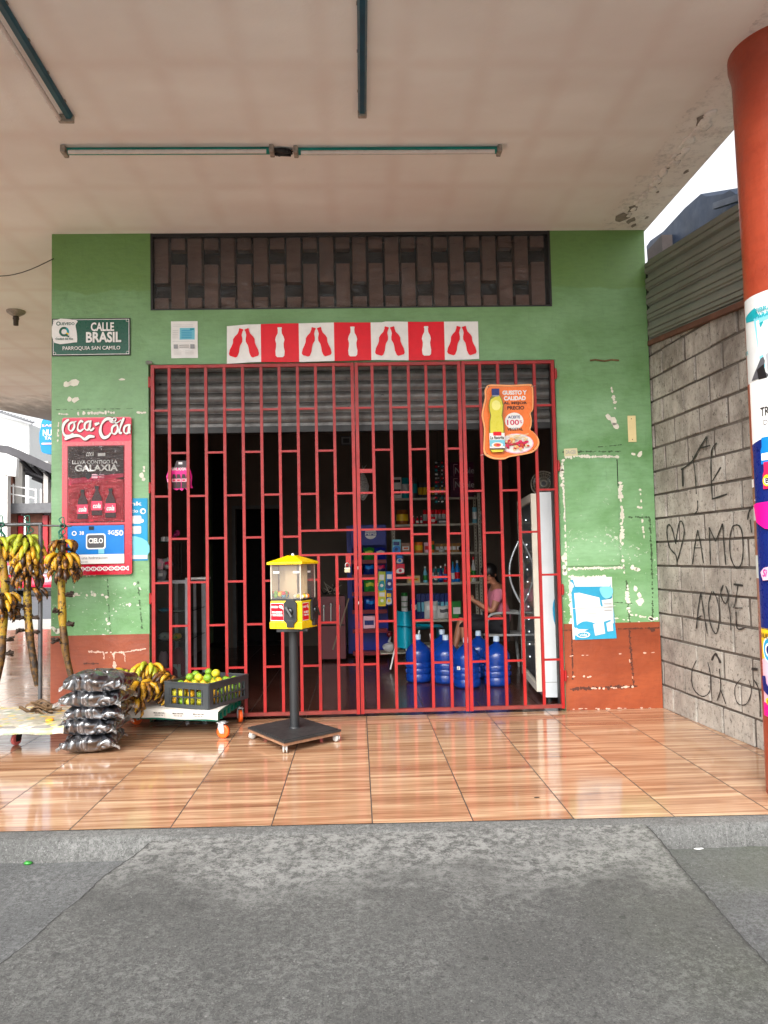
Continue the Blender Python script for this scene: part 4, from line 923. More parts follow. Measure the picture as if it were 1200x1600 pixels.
g = G(); P = [onY(x, y, -0.012) for x, y in ((922, 563), (930, 562), (945, 564), (955, 562), (967, 563))]; g.tube(P, 0.007, 7)
tag(g.make('cable_stub', mat('brown_cable', rgb(120, 92, 60), 0.6, var=0.4, vs=20)), 'short brown stub of old cable on the right pier', 'cable')
g = G(); c = onY(233, 567, -0.01); R = random.Random(2)
for i in range(5): g.tube(smooth([(c.x+R.uniform(-.03, .03), c.y-R.random()*0.02, c.z+R.uniform(-.012, .012)) for _ in range(4)], 3), 0.004, 5)
tag(g.make('wire_tuft', mat('grey_wire', rgb(140, 138, 130), 0.6, var=0.4)), 'twist of wire at the top left corner of the gate', 'wire')
# orange oil advertisement wired onto the gate
s = Sheet(797, 659, GY-0.03)
out = [(763, 600), (775, 599), (800, 600), (828, 599), (833, 600), (835.5, 606), (835, 635), (833, 642), (830, 646), (831.5, 654), (831, 665), (829, 672), (835, 677), (842, 688), (841, 699), (832, 708), (815, 712), (795, 715), (786, 718.5), (770, 718), (758, 713), (753.5, 706), (754, 690), (755, 668), (752, 648), (755, 632), (758, 620), (758, 608)]
out = smooth(out, 3, True); s.backpoly(out, 0.006, ORL); s.poly(out, ORL)
cxx, cyy = 797, 658; ins = [(cxx+(x-cxx)*0.93, cyy+(y-cyy)*0.945) for x, y in out]; s.poly([(cxx+(x-cxx)*0.94, cyy+(y-cyy)*0.953) for x, y in out], flat('orange_line', rgb(150, 60, 20), 0.4)); s.poly(ins, ORG)
s.text('GUSSTO Y', 786, 609, 825, 616, W_, 0.05); s.text('CALIDAD', 788, 618, 823, 625, W_, 0.05); s.text('AL MEJOR', 787, 627, 825, 632.5, BRN, 0.04); s.text('PRECIO', 793, 634, 820, 640, BRN, 0.04)
s.disc(803.5, 658, 14.8, W_, 13.5); s.text('ACEITE', 793.5, 649.5, 813, 654, NAVY, 0.03); s.text('100', 792, 656, 811, 664.5, MAG, 0.02); s.text('%', 812, 657, 816, 662, MAG, 0.01); s.text('VEGETAL', 792, 669, 817, 673.5, BRN, 0.03)
s.disc(806, 694, 27, LP_, 16); s.disc(806, 693.5, 25.5, W_, 14.6); R = random.Random(4)
for i in range(46):
    a = R.random()*6.28; q = R.random()**0.5; x, y = 806+19*q*math.cos(a), 694+9.5*q*math.sin(a); s.disc(x, y, 1.6+2*R.random(), R.choice([MAG, flat('meat_red', rgb(206, 70, 44), 0.4), flat('meat_brown', rgb(160, 50, 34), 0.4), ORL, CREAM]), 1.4+1.6*R.random(), 7)
for i in range(14): x, y = 790+R.random()*28, 681+R.random()*7; s.stroke([(x, y), (x+7, y+R.uniform(-2, 2))], 1.3, CREAM)
bp = [(768, 608), (779, 608), (779.5, 617), (784, 625), (786, 634), (785, 642), (783.5, 650), (785.5, 660), (786, 672), (786, 704), (783, 708), (765, 708), (762, 704), (762, 672), (762.5, 660), (764.5, 650), (762.5, 642), (762, 634), (764, 625), (768, 617)]
s.poly(bp, flat('oil_edge', rgb(120, 122, 40), 0.3)); s.poly([(774+(x-774)*0.86, y) for x, y in bp[2:-1]], flat('oil_yellow', rgb(216, 206, 60), 0.25)); s.disc(774, 634, 7, flat('oil_shine', rgb(236, 230, 130), 0.3), 8); s.rect(767.5, 607.5, 779.5, 618, NAVY); s.rect(768.5, 618, 778.5, 620, GR)
s.rect(762, 678, 786, 704, W_); s.rect(768, 676, 781, 682, RED); s.text('La Favorita', 763, 682.5, 785, 688, BLK, 0.03, 0.2); s.rect(762, 689, 786, 699, LC); s.disc(774, 697, 9, W_, 4.5); s.disc(774, 697, 6, ORG, 3); s.disc(775, 697, 3, MAG, 1.6); s.rect(762, 702, 786, 704, BRN)
for x, y in ((763, 604.5), (831, 604.5), (757, 711), (831, 705)): s.disc(x, y, 0.9, BLK)
ad = thing('oil_advert', 'orange die-cut cooking oil advert hanging on the gate', 'sign', s.c[:]); s.make('printed_board', ad)
g = G()
for (x0, y0, x1, y1) in ((763, 604.5, 746, 608), (831, 604.5, 840, 603), (757, 711, 750, 712), (831, 705, 839, 704)):
    g = G(); g.tube([onY(x0, y0, GY-0.034), onY((x0+x1)/2, (y0+y1)/2-1, GY-0.03), onY(x1, y1, GY-0.02)], 0.0016, 5); g.make('tie_wire', mat('thin_wire', rgb(190, 186, 180), 0.3, metal=0.8), ad)
# pink promotional leaflet pushed behind the gate bars
s = Sheet(281, 744, 0.02)
P = [(272, 732), (276, 720), (291, 720), (297, 733), (300, 745), (299, 758), (301, 763), (296, 763), (292, 766), (288, 763), (284, 767), (280, 764), (276, 766), (271, 764), (266, 756), (262, 755), (260, 744), (263, 736)]
s.backpoly(P, 0.003, MAG); s.poly(P, PINK); s.poly([(272, 731), (276, 720), (291, 720), (296, 731)], flat('smoke_grey', rgb(58, 44, 50), 0.3)); s.rect(279, 722, 285, 725.5, W_); s.text('GALAXIA', 268, 730.5, 291, 735, W_, 0.03)
for x in (263, 270, 277, 285, 292): s.poly([(x, 741), (x+4, 741), (x+5.5, 747), (x+5.5, 763), (x-1, 763), (x-1, 747)], COLA); s.rect(x-1, 748, x+5.5, 753, LP_); s.rect(x, 749, x+4.5, 752, MAG)
tag(s.make('bottle_leaflet'), 'pink and dark leaflet cut like a pack of bottles at the gate', 'leaflet')

# ================================================================== round column on the right with its posters
PR = 0.272; PC = V((2.398, -2.47)); 
col = thing('column', 'round red-brown concrete column plastered with posters on the right', 'column', (PC.x, PC.y, 0))
M_col = painted_wall('red_brown_column_paint', rgb(136, 50, 32), rgb(160, 64, 38), pz=(0.0, 1.2), pth=0.66, rough=0.3, peel=rgb(200, 170, 150))
g = G(); g.lathe([(PR+0.002, -0.004), (PR, 0.12), (PR, 2.9), (PR+0.012, CEIL-0.16), (PR+0.014, CEIL-0.12), (PR+0.03, CEIL-0.05), (PR+0.03, CEIL)], (PC.x, PC.y, 0), 72); g.make('shaft', M_col, col)
ph0 = math.atan2(2.42, -4.28)
def ox(o): return PR*math.acos(max(-1, min(1, 1-max(0, o)/(PR*FPX/4.28))))      # offset in photo px from the left outline -> arc length
def pmap(x, y, d): 
    z = onY(1182, y, -2.55).z; a = ph0 + x/PR; return V((PC.x+(PR+d)*math.cos(a), PC.y+(PR+d)*math.sin(a), z))
def psheet(): return Sheet(0, 0, c=(0, 0, 0), k=1, mp=pmap, sub=0.02, step=0.0008)
def prect(s, o0, y0, o1, y1, m):
    d = s.nl(); a, b = ox(o0), ox(o1); s.g.grid(lambda u, v: s.mp(a+(b-a)*u, y1+(y0-y1)*v, d), max(3, int((b-a)/0.012)), 4, s.mi(m), True)
def ppoly(s, P, m):
    P2 = [(ox(o), y) for o, y in P]; lo, hi = min(a for a, b in P2), max(a for a, b in P2); d = s.nl(); x = lo
    def cut(Q, X, sg):
        out = []
        for i in range(len(Q)):
            a, b = Q[i-1], Q[i]; ia, ib = sg*(a[0]-X) >= 0, sg*(b[0]-X) >= 0
            if ia != ib: t = (X-a[0])/(b[0]-a[0]); out.append((X, a[1]+(b[1]-a[1])*t))
            if ib: out.append(b)
        return out
    while x < hi:
        Q = cut(cut(P2, x, 1), x+0.016, -1)
        if len(Q) > 2: s.poly(Q, m, d)
        x += 0.016
GREYP = flat('poster_grey', rgb(206, 208, 206), 0.35)
s = psheet(); prect(s, 2, 458, 120, 592, GREYP)
ppoly(s, [(3, 485), (18, 478), (22, 488), (30, 505), (26, 512), (17, 498), (4, 494)], TEAL); ppoly(s, [(16, 495), (30, 492), (40, 494), (40, 502), (22, 505), (30, 575), (24, 575)], LC)
ppoly(s, [(20, 500), (24, 500), (27, 555), (22, 556)], W_); ppoly(s, [(9, 590), (18, 572), (24, 560), (28, 558), (30, 565), (28, 580), (36, 590)], DGY); ppoly(s, [(18, 576), (28, 570), (32, 592), (20, 592)], BLK); ppoly(s, [(32, 556), (44, 550), (60, 552), (60, 592), (34, 592)], GR)
s.text('FIBRA', ox(20), 481, ox(44), 488, TEAL, 0.02); s.text('PARA', ox(20), 490, ox(40), 497, TEAL, 0.02); s.text('DR', ox(3), 540, ox(7), 546, TEAL, 0.02)
tag(s.make('pillar_poster'), 'topmost poster on the column, pale with teal and a work boot', 'poster')
s = psheet(); prect(s, 5, 592, 122, 986, NAVY); prect(s, 5, 592, 122, 690, W_); ppoly(s, [(5, 690), (14, 680), (30, 672), (60, 668), (60, 690)], W_); ppoly(s, [(5, 700), (5, 691), (22, 684), (22, 701)], NAVY)
s.text('TRATA', ox(20), 636, ox(58), 650, BLK, 0.02); s.text('DE LAS', ox(24), 656, ox(56), 664, DGY, 0.0)
for o, y0, m in ((18, 683, BLU), (20, 722, MAG)):
    ppoly(s, [(o+2, y0), (o+14, y0), (o+14, y0+14), (o+18, y0+20), (o+18, y0+42), (o, y0+42), (o, y0+20), (o+2, y0+14)], m); ppoly(s, [(o+1, y0+25), (o+17, y0+25), (o+17, y0+36), (o+1, y0+36)], W_)
s.disc(ox(26), 751, 0.03, YEL, 9); s.text('B', ox(24), 747, ox(29), 755, BLK, 0.02); ppoly(s, [(5, 787), (9, 785), (60, 783), (60, 832), (20, 826), (8, 815)], PINK)
ppoly(s, [(11, 895), (16, 888), (26, 885), (34, 890), (36, 905), (14, 908)], LP_); s.stroke([(ox(15), 902), (ox(17), 893), (ox(20), 902), (ox(23), 893)], 0.006, PINK) if False else None
s.text('Si', ox(14), 890, ox(21), 902, PINK, 0.03, 0.3); s.disc(ox(8), 780, 0.004, W_, 1.5)
tag(s.make('pillar_poster'), 'tall white and navy blue poster in the middle of the column', 'poster')
s = psheet(); prect(s, 5, 984, 122, 1126, YEL); ppoly(s, [(5, 1035), (12, 1030), (30, 1050), (60, 1055), (60, 1126), (5, 1126)], LP_); prect(s, 4, 1104, 122, 1126, PINK)
s.disc(ox(17), 1018, 0.062, W_, 21); s.disc(ox(17), 1018, 0.054, CY, 18); s.disc(ox(17), 1018, 0.036, W_, 11.5); s.disc(ox(17), 1018, 0.024, NAVY, 7.5); s.text('NUEVA', ox(7), 992, ox(24), 1000, BRN, 0.02)
ppoly(s, [(5, 1062), (10, 1060), (11, 1072), (16, 1080), (24, 1078), (24, 1090), (14, 1092), (6, 1084)], NAVY); s.disc(ox(14), 1100, 0.03, YEL, 6); s.disc(ox(22), 1044, 0.016, LIME, 6); s.text('NET', ox(12), 1098, ox(20), 1103, BRN, 0.02)
tag(s.make('pillar_poster'), 'yellow and pink poster with a big blue ring low on the column', 'poster')
s = psheet(); prect(s, 16, 1128, 122, 1190, W_); prect(s, 16, 1175, 122, 1190, LG); tag(s.make('pillar_poster'), 'plain white sheet below the yellow poster on the column', 'poster')
for q_, lab_ in (((1, 790, 5, 812, LG), 'torn grey scrap of paper beside the pink band on the column'), ((0.5, 745, 4, 758, W_), 'small torn white scrap highest on the left edge of the column'), ((1, 868, 5, 905, GREYP), 'long torn pale strip of paper low on the left edge of the column')):
    s = psheet(); prect(s, *q_); tag(s.make('torn_paper'), lab_, 'paper')
# ================================================================== gumball machine on its wheeled base
YP = mat('yellow_moulded_plastic', rgb(246, 208, 6), 0.3, var=0.05, vs=5, coat=0.3)
BP = mat('black_moulded_plastic', rgb(34, 36, 38), 0.45, var=0.15)
RUB = mat('worn_black_rubber', rgb(44, 44, 44), 0.55, var=0.3, vs=6, dirt=rgb(96, 92, 88), dirt_amt=0.4, dirt_s=7)
PLY = mat('raw_plywood_edge', rgb(142, 104, 78), 0.8, var=0.3, vs=20)
CLR = film('tinted_clear_plastic', tint=(0.86, 0.80, 0.72, 1), rough=0.04, bstr=0, milk=0.12)
gb = thing('gumball_machine', 'yellow capped gumball machine on a black pole and square wheeled base', 'vending machine', (-0.55, -0.80, 0))
cxp = onY(458.5, 1000, -0.80).x; cyp = -0.80
q4 = [onZ(387, 1136, .085), onZ(444, 1159, .085), onZ(533, 1140, .085), onZ(467, 1120, .085)]
ctr = sum(q4, V())/4
def plate(g, z0, z1, k, mi=0, j=0.0):
    P = [ctr+(p-ctr)*k for p in q4]; n = 4
    g.add([(p.x, p.y, z) for z in (z0, z1) for p in P], [(3, 2, 1, 0), (4, 5, 6, 7)]+[(i, (i+1) % n, n+(i+1) % n, n+i) for i in range(n)], mi)
g = G(); plate(g, .072, .085, 1.0); plate(g, .085, .089, 0.93); g.make('base_mat', RUB, gb)
g = G(); plate(g, .052, .0715, 0.985); g.make('base_board', PLY, gb)
CAST = mat('clear_grey_wheel', rgb(176, 172, 166), 0.25, var=0.1)
for i, p in enumerate(q4):
    c = ctr+(p-ctr)*0.90; g = G()
    for o in (-0.011, 0.011):
        g.lathe([(0.0, -0.006), (0.016, -0.006), (0.024, -0.003), (0.024, 0.003), (0.016, 0.006), (0.0, 0.006)], n=16, M=Matrix.Translation((c.x, c.y, 0.025)) @ Matrix.Rotation(0.6+i, 4, 'Z') @ Matrix.Translation((0, o, 0)) @ Matrix.Rotation(math.pi/2, 4, 'X'))
    g.tube([(c.x, c.y, 0.024), (c.x, c.y, 0.056)], 0.007, 8); g.cbox((c.x, c.y, 0.05), (0.035, 0.03, 0.004)); g.make('caster', CAST, gb)
bz = onY(448, 983, -0.93).z; yz = onY(448, 939, -0.93).z; tz = onY(448, 882, -0.93).z; az_ = onY(459, 867, -0.80).z
g = G(); g.tube([(cxp, cyp, .088), (cxp, cyp, bz-0.02)], 0.034, 24); g.lathe([(0.042, .088), (0.042, .094), (0.034, .1)], (cxp, cyp, 0), 24); g.make('pole', BP, gb)
g = G(); g.cbox((cxp, cyp, bz-0.012), (0.22, 0.22, 0.018)); g.make('mounting_plate', BP, gb)
S = 0.247; H = S/2; RM = Matrix.Translation((cxp+0.004, cyp, 0)) @ Matrix.Rotation(-rad(22), 4, 'Z')
g = G(); g.box((-H, -H, bz), (H, H, yz), 0, 0.006, RM)
g.box((-H-0.006, -H-0.006, bz), (H+0.006, H+0.006, bz+0.05), 0, 0.004, RM); g.make('lower_housing', YP, gb)
g = G(); g.box((-H+0.004, -H+0.004, yz), (H-0.004, H-0.004, yz+0.012), 0, 0, RM); g.make('tray', BP, gb)
g = G()
for a, b in (((-H+.005, -H+.005), (H-.005, -H+.005)), ((H-.005, -H+.005), (H-.005, H-.005)), ((H-.005, H-.005), (-H+.005, H-.005)), ((-H+.005, H-.005), (-H+.005, -H+.005))):
    g.grid(lambda u, v: (a[0]+(b[0]-a[0])*u, a[1]+(b[1]-a[1])*u, yz+0.012+(tz-yz-0.012)*v), 1, 1, M=RM)
g.make('clear_globe', CLR, gb)
for x, y in ((-H+.006, -H+.006), (H-.006, -H+.006), (H-.006, H-.006), (-H+.006, H-.006)): g = G(); g.box((x-.004, y-.004, yz+0.012), (x+.004, y+.004, tz), 0, 0, RM); g.make('corner_strip', mat('milky_strip', rgb(196, 186, 168), 0.4), gb)
CRM = mat('aged_cream_divider', rgb(206, 190, 162), 0.5, var=0.1)
g = G(); g.box((-0.045, -0.04, yz+0.012), (0.05, -0.034, tz-0.005), 0, 0, RM); g.box((-0.002, -0.034, yz+0.012), (0.002, H-0.01, tz-0.005), 0, 0, RM); g.box((-H+.01, 0.0, yz+.012), (-0.045, 0.005, tz-.005), 0, 0, RM); g.box((0.05, 0.0, yz+.012), (H-.01, 0.005, tz-.005), 0, 0, RM); g.make('divider', CRM, gb)
g = G(); e = H+0.018
g.box((-e, -e, tz), (e, e, tz+0.018), 0, 0.003, RM)
vs = [(-e+.004, -e+.004, tz+.018), (e-.004, -e+.004, tz+.018), (e-.004, e-.004, tz+.018), (-e+.004, e-.004, tz+.018), (-.03, -.03, az_-.004), (.03, -.03, az_-.004), (.03, .03, az_-.004), (-.03, .03, az_-.004)]
g.add(vs, [(0, 1, 5, 4), (1, 2, 6, 5), (2, 3, 7, 6), (3, 0, 4, 7), (4, 5, 6, 7)], 0, False, RM); g.make('roof_cap', YP, gb)
g = G(); g.ball((cxp+.004, cyp, az_), 0.012, 10); g.make('cap_knob', W_, gb)
def face(mat_ang, off):
    M = RM @ Matrix.Rotation(mat_ang, 4, 'Z'); U = (M.to_3x3() @ V((1, 0, 0))); Nn = (M.to_3x3() @ V((0, -1, 0))); c = M @ V((0, -H-off, (bz+yz)/2)); return dict(cx=0, cy=0, c=c, k=0.001, N=Nn, U=U, step=0.0006)
def sticker(s, x0, x1, y0, y1):
    s.rect(x0, y0, x1, y1, W_); s.rect(x0+3, y0+4, x1-3, y1-4, RED); w = x1-x0
    s.text('CARAMELO', x0+w*.06, y0+20, x0+w*.56, y0+36, W_, 0.05); s.disc(x0+w*.78, y0+26, w*.15, W_, 11); s.stroke([(x0+w*.70, y0+32), (x0+w*.9, y0+18)], 5, RED); s.stroke([(x0+w*.86, y0+34), (x0+w*.96, y0+44)], 6, W_)
    s.text('POR SU SEGURIDAD', x0+w*.12, y0+58, x0+w*.88, y0+74, W_, 0.05); s.text('Y TIEMPO PLANEADO', x0+w*.08, y0+80, x0+w*.92, y0+94, W_, 0.05)
hh = (yz-bz)*500
for nm, ang, xs in (('front', 0, (-122, -14)), ('side', math.pi/2, (-108, -6))):
    s = Sheet(**face(ang, 0.002)); sticker(s, xs[0], xs[1], -hh+16, hh-58); s.make('sticker', gb)
for ang, x0 in ((0, 44), (math.pi/2, 66)):
    M = RM @ Matrix.Rotation(ang, 4, 'Z'); x = x0/1000; zc_ = (bz+yz)/2
    g = G(); P = [(-.05, .075), (-.05, -.05), (-.03, -.07), (.03, -.07), (.05, -.05), (.05, .075), (.02, .1), (-.02, .1)]
    g.prism(P, lambda u, v, d: M @ V((x+u, -H-0.004-d, zc_+v+0.01)), 0, 0.018)
    g.box((x-.028, -H-.026, bz+.012), (x+.028, -H-.004, bz+.062), 0, 0.004, M); cm = g.make('coin_mechanism', BP, gb)
    g = G(); T = M @ Matrix.Translation((x, -H-0.024, zc_+.025)) @ Matrix.Rotation(math.pi/2, 4, 'X'); g.lathe([(0.026, -0.004), (0.026, 0.006), (0.02, 0.012), (0, 0.012)], n=18, M=T)
    g.bar(M @ V((x-.022, -H-.044, zc_+.058)), M @ V((x+.022, -H-.044, zc_-.012)), 0.013, h=0.02); g.make('turn_handle', mat('dark_handle', rgb(20, 22, 24), 0.3), cm)
for ang_, x_ in ((0, -0.075), (0, 0.085), (math.pi/2, 0.02)):
    M_ = RM @ Matrix.Rotation(ang_, 4, 'Z'); g = G(); z_ = tz-0.055; g.box((x_-.024, -H+.003, z_-.008), (x_+.024, -H+.0045, z_+.006), 0, 0, M_); g.make('price_tag', W_, gb)
# gumballs: each its own sweet
GBC = [flat('gum_orange', rgb(246, 130, 30), 0.2), flat('gum_red', rgb(220, 40, 60), 0.2), flat('gum_yellow', rgb(240, 210, 40), 0.2), flat('gum_green', rgb(120, 180, 60), 0.2), flat('gum_blue', rgb(70, 140, 170), 0.2), flat('gum_white', rgb(230, 225, 210), 0.2)]
GBN = ['orange', 'red', 'yellow', 'green', 'blue', 'white']
R = random.Random(8); protos = {}
cells = []
for k in range(26):
    ix, iy = k % 6, k//6
    lx = -H+0.03+0.036*(ix % 3)*0.9 if True else 0; ly = -H+0.03+0.03*iy
    cells.append((lx, ly, yz+0.030+0.012*R.random()+(0.018 if ix > 2 else 0)))
for k in range(14): cells.append((0.06+0.028*(k % 3), -H+0.03+0.03*(k//3), yz+0.026+0.008*R.random()))
for k, (lx, ly, z) in enumerate(cells):
    ci = R.choice([0, 0, 1, 2, 3, 4]) if k < 26 else R.choice([2, 5, 5, 0])
    if ci not in protos:
        g = G(); g.ball((0, 0, 0), 0.0155, 12); protos[ci] = g.make('gumball', GBC[ci], local=True); o = protos[ci]
    else: o = dup(protos[ci])
    o.location = RM @ V((lx, ly, z)); tag(o, 'small %s gumball in the heap behind the clear panel' % GBN[ci], 'gumball', 'gumballs inside the yellow machine')
    WM[o] = Matrix.Translation(o.location)

# ================================================================== bananas
def ban_mat(name, c1, c2, spot, amt):
    m, n, p = nodes(name); oi = N(n, 'ShaderNodeObjectInfo'); tc = N(n, 'ShaderNodeTexCoord'); va = N(n, 'ShaderNodeVectorMath', operation='ADD')
    n.links.new(tc.outputs['Object'], va.inputs[0]); cb = N(n, 'ShaderNodeCombineXYZ'); n.links.new(mth(n, 'MULTIPLY', oi.outputs['Random'], 9), cb.inputs[0]); n.links.new(cb.outputs[0], va.inputs[1])
    v = va.outputs[0]
    cc = ramp(n, noi(n, v, 9, 3), [(0.35, c1), (0.65, c2)])
    cc = mixc(n, mth(n, 'MULTIPLY', oi.outputs['Random'], 0.45), cc, c2)
    k = mth(n, 'ADD', noi(n, v, 34, 6, 0.7), mth(n, 'MULTIPLY', mth(n, 'SUBTRACT', oi.outputs['Random'], 0.5), 0.10))
    cc = mixc(n, ramp(n, k, [(0.66-amt*0.3, grey(0)), (0.74-amt*0.3, grey(0.95))]), cc, spot)
    n.links.new(cc, p.inputs['Base Color']); p.inputs['Roughness'].default_value = 0.45; return m
BAN = {'green': ban_mat('green_banana_skin', rgb(128, 152, 36), rgb(186, 186, 48), rgb(86, 92, 28), 0.15),
       'yellow': ban_mat('yellow_banana_skin', rgb(222, 172, 26), rgb(190, 140, 36), rgb(66, 38, 16), 0.42),
       'brown': ban_mat('overripe_banana_skin', rgb(186, 124, 28), rgb(100, 60, 24), rgb(36, 22, 14), 0.8)}
M_crown = mat('dry_banana_crown', rgb(52, 38, 28), 0.8, var=0.5, vs=30, bmp=0.5)
M_stalk = ban_mat('banana_stalk', rgb(150, 138, 26), rgb(160, 112, 32), rgb(48, 30, 18), 0.5)
M_stalk2 = ban_mat('blackened_stalk', rgb(120, 84, 24), rgb(70, 46, 24), rgb(26, 18, 14), 0.6)
BME = {}
def banana_mesh(kind, L=0.15, r=0.0185):
    k = (kind, L, r)
    if k in BME: return BME[k]
    n = 12; pts = [V((0, 0, 0))]; rs = []
    for i in range(n):
        t = i/(n-1); a = rad(10-105*t); pts.append(pts[-1]+V((math.cos(a), 0, math.sin(a)))*L/n)
    pr = [0.35, 0.42, 0.62, 0.86, 0.98, 1.0, 1.02, 1.0, 0.98, 0.92, 0.74, 0.42, 0.25]
    g = G(); g.tube(pts, [r*q for q in pr], 6, 0, True, True, flatten=0.95)
    g.tube([pts[-1], pts[-1]+(pts[-1]-pts[-2]).normalized()*0.008], [r*0.25, r*0.2], 6, 1)
    me = bpy.data.meshes.new('banana'); me.from_pydata(g.v, [], g.f); me.polygons.foreach_set('material_index', g.m); me.polygons.foreach_set('use_smooth', g.s)
    me.materials.append(BAN[kind]); me.materials.append(M_crown); me.update(); BME[k] = me; return me
HR = random.Random(21)
def hand(parent, M, n, kind, spread=200, L=0.15, r=0.0185, r0=0.03, a0=0, rows=2, tiltj=8, name='banana_hand', drop=0.012, kinds=None):
    """a crown with n bananas fanned round it; M places it (z = stalk axis)"""
    g = G()
    for i in range(14):
        a = rad(a0-spread/2+spread*i/13); g.ball((r0*math.cos(a), r0*math.sin(a), 0), 0.013, 6, amp=0.4, seed=i)
    hd = g.make(name, M_crown, parent, local=True) if parent is not None else g.make(name, M_crown, local=True)
    hd.matrix_basis = M; WM[hd] = (WM[parent] if parent is not None else Matrix.Identity(4)) @ M
    for i in range(n):
        row = i % rows; t = (i+0.5)/n; a = rad(a0-spread/2+spread*t+HR.uniform(-4, 4))
        kk = kinds[i % len(kinds)] if kinds else kind
        b = bpy.data.objects.new('banana', banana_mesh(kk, L, r)); C.objects.link(b); b.parent = hd
        b.matrix_basis = Matrix.Rotation(a, 4, 'Z') @ Matrix.Translation((r0, 0, -drop*row)) @ Matrix.Rotation(rad(18*row+HR.uniform(-tiltj, tiltj)), 4, 'Y') @ Matrix.Rotation(rad(HR.uniform(-7, 7)), 4, 'X') @ Matrix.Scale(HR.uniform(0.9, 1.08), 4)
    return hd
def stub(g, p, a, s=1.0):
    for i in range(5):
        q = a+rad(-40+20*i)+HR.uniform(-.1, .1); e = V((math.cos(q), math.sin(q), HR.uniform(-.3, .4)))
        g.tube([p, p+e*0.035*s, p+e*0.058*s+V((0, 0, HR.uniform(-.012, .012)))], [0.012*s, 0.009*s, 0.008*s], 6, 1)
# wheeled banana cart with its rail
M_gpipe = mat('grey_steel_pipe', rgb(92, 92, 94), 0.4, metal=0.5, var=0.3, vs=10, dirt=rgb(60, 48, 42), dirt_amt=0.4, dirt_s=20)
M_rope = mat('green_nylon_rope', rgb(20, 104, 84), 0.5, var=0.2)
RY = -0.36; cz = 0.20
cart = thing('banana_cart', 'low wheeled cart with a steel rail for hanging banana bunches, far left', 'cart', (-2.6, RY, 0))
c0 = onZ(100, 1136, cz); c1 = onZ(-260, 1141, cz); c2 = onZ(-230, 1108, cz); c3 = onZ(112, 1103, cz)
g = G()
for z0, z1, k, mi in ((cz-.03, cz-.004, 0, 0),):
    P = [c1, c0, c3, c2]; g.add([(p.x, p.y, z) for z in (z0, z1) for p in P], [(3, 2, 1, 0), (4, 5, 6, 7), (0, 1, 5, 4), (1, 2, 6, 5), (2, 3, 7, 6), (3, 0, 4, 7)])
g.make('deck', mat('painted_board', rgb(150, 146, 140), 0.7, var=0.2), cart)
def cloth_mat():
    m, n, p = nodes('flowered_plastic_cloth'); v = wmap(n)
    vo = N(n, 'ShaderNodeTexVoronoi'); vo.inputs['Scale'].default_value = 16; n.links.new(v, vo.inputs['Vector'])
    k = ramp(n, vo.outputs['Distance'], [(0.35, grey(1)), (0.6, grey(0))]); sep = N(n, 'ShaderNodeSeparateColor'); n.links.new(vo.outputs['Color'], sep.inputs[0])
    col_ = ramp(n, sep.outputs[0], [(0.0, rgb(228, 176, 40)), (0.35, rgb(196, 196, 120)), (0.6, rgb(120, 142, 110)), (0.8, rgb(224, 222, 206)), (1.0, rgb(180, 160, 150))])
    cc = mixc(n, k, rgb(172, 166, 150), col_); cc = mixc(n, ramp(n, noi(n, v, 20, 7, 0.8), [(0.47, grey(0)), (0.62, grey(0.65))]), cc, rgb(104, 96, 78))
    n.links.new(cc, p.inputs['Base Color']); p.inputs['Roughness'].default_value = 0.35; bump(n, p, noi(n, v, 10, 4), 0.5, 0.01); return m
g = G()
def clf(u, v):
    a = c1+(c0-c1)*u; b = c2+(c3-c2)*u; q = a+(b-a)*v; z = cz+0.004*noise.noise(V((u*9, v*4, 0)))
    if v < 0.12: q = a+(b-a)*0.0; q.y -= 0.012; z = cz-0.045*(0.12-v)/0.12+0.004*math.sin(u*40)
    return (q.x, q.y, z+0.001)
g.grid(clf, 40, 10); tag(g.make('plastic_cloth', cloth_mat()), 'faded flowered plastic sheet covering the banana cart', 'table cloth')
px_ = onY(63, 960, RY).x; zt_ = onY(63, 819, RY).z
g = G(); g.tube([(px_, RY, cz), (px_, RY, zt_)], 0.0165, 14); g.make('upright', M_gpipe, cart)
g = G(); g.tube([(px_-1.6, RY, zt_), (px_+0.016, RY, zt_)], 0.014, 12); g.make('rail', M_gpipe, cart)
g = G(); g.tube([(px_-1.55, RY, cz), (px_-1.55, RY, zt_)], 0.0165, 14); g.make('upright', M_gpipe, cart)
g = G(); e = onY(112, 819, RY).x; g.tube([(px_, RY, zt_-0.01), (e, RY-0.01, zt_-0.02)], 0.008, 8); g.make('side_hook_bar', M_gpipe, cart)
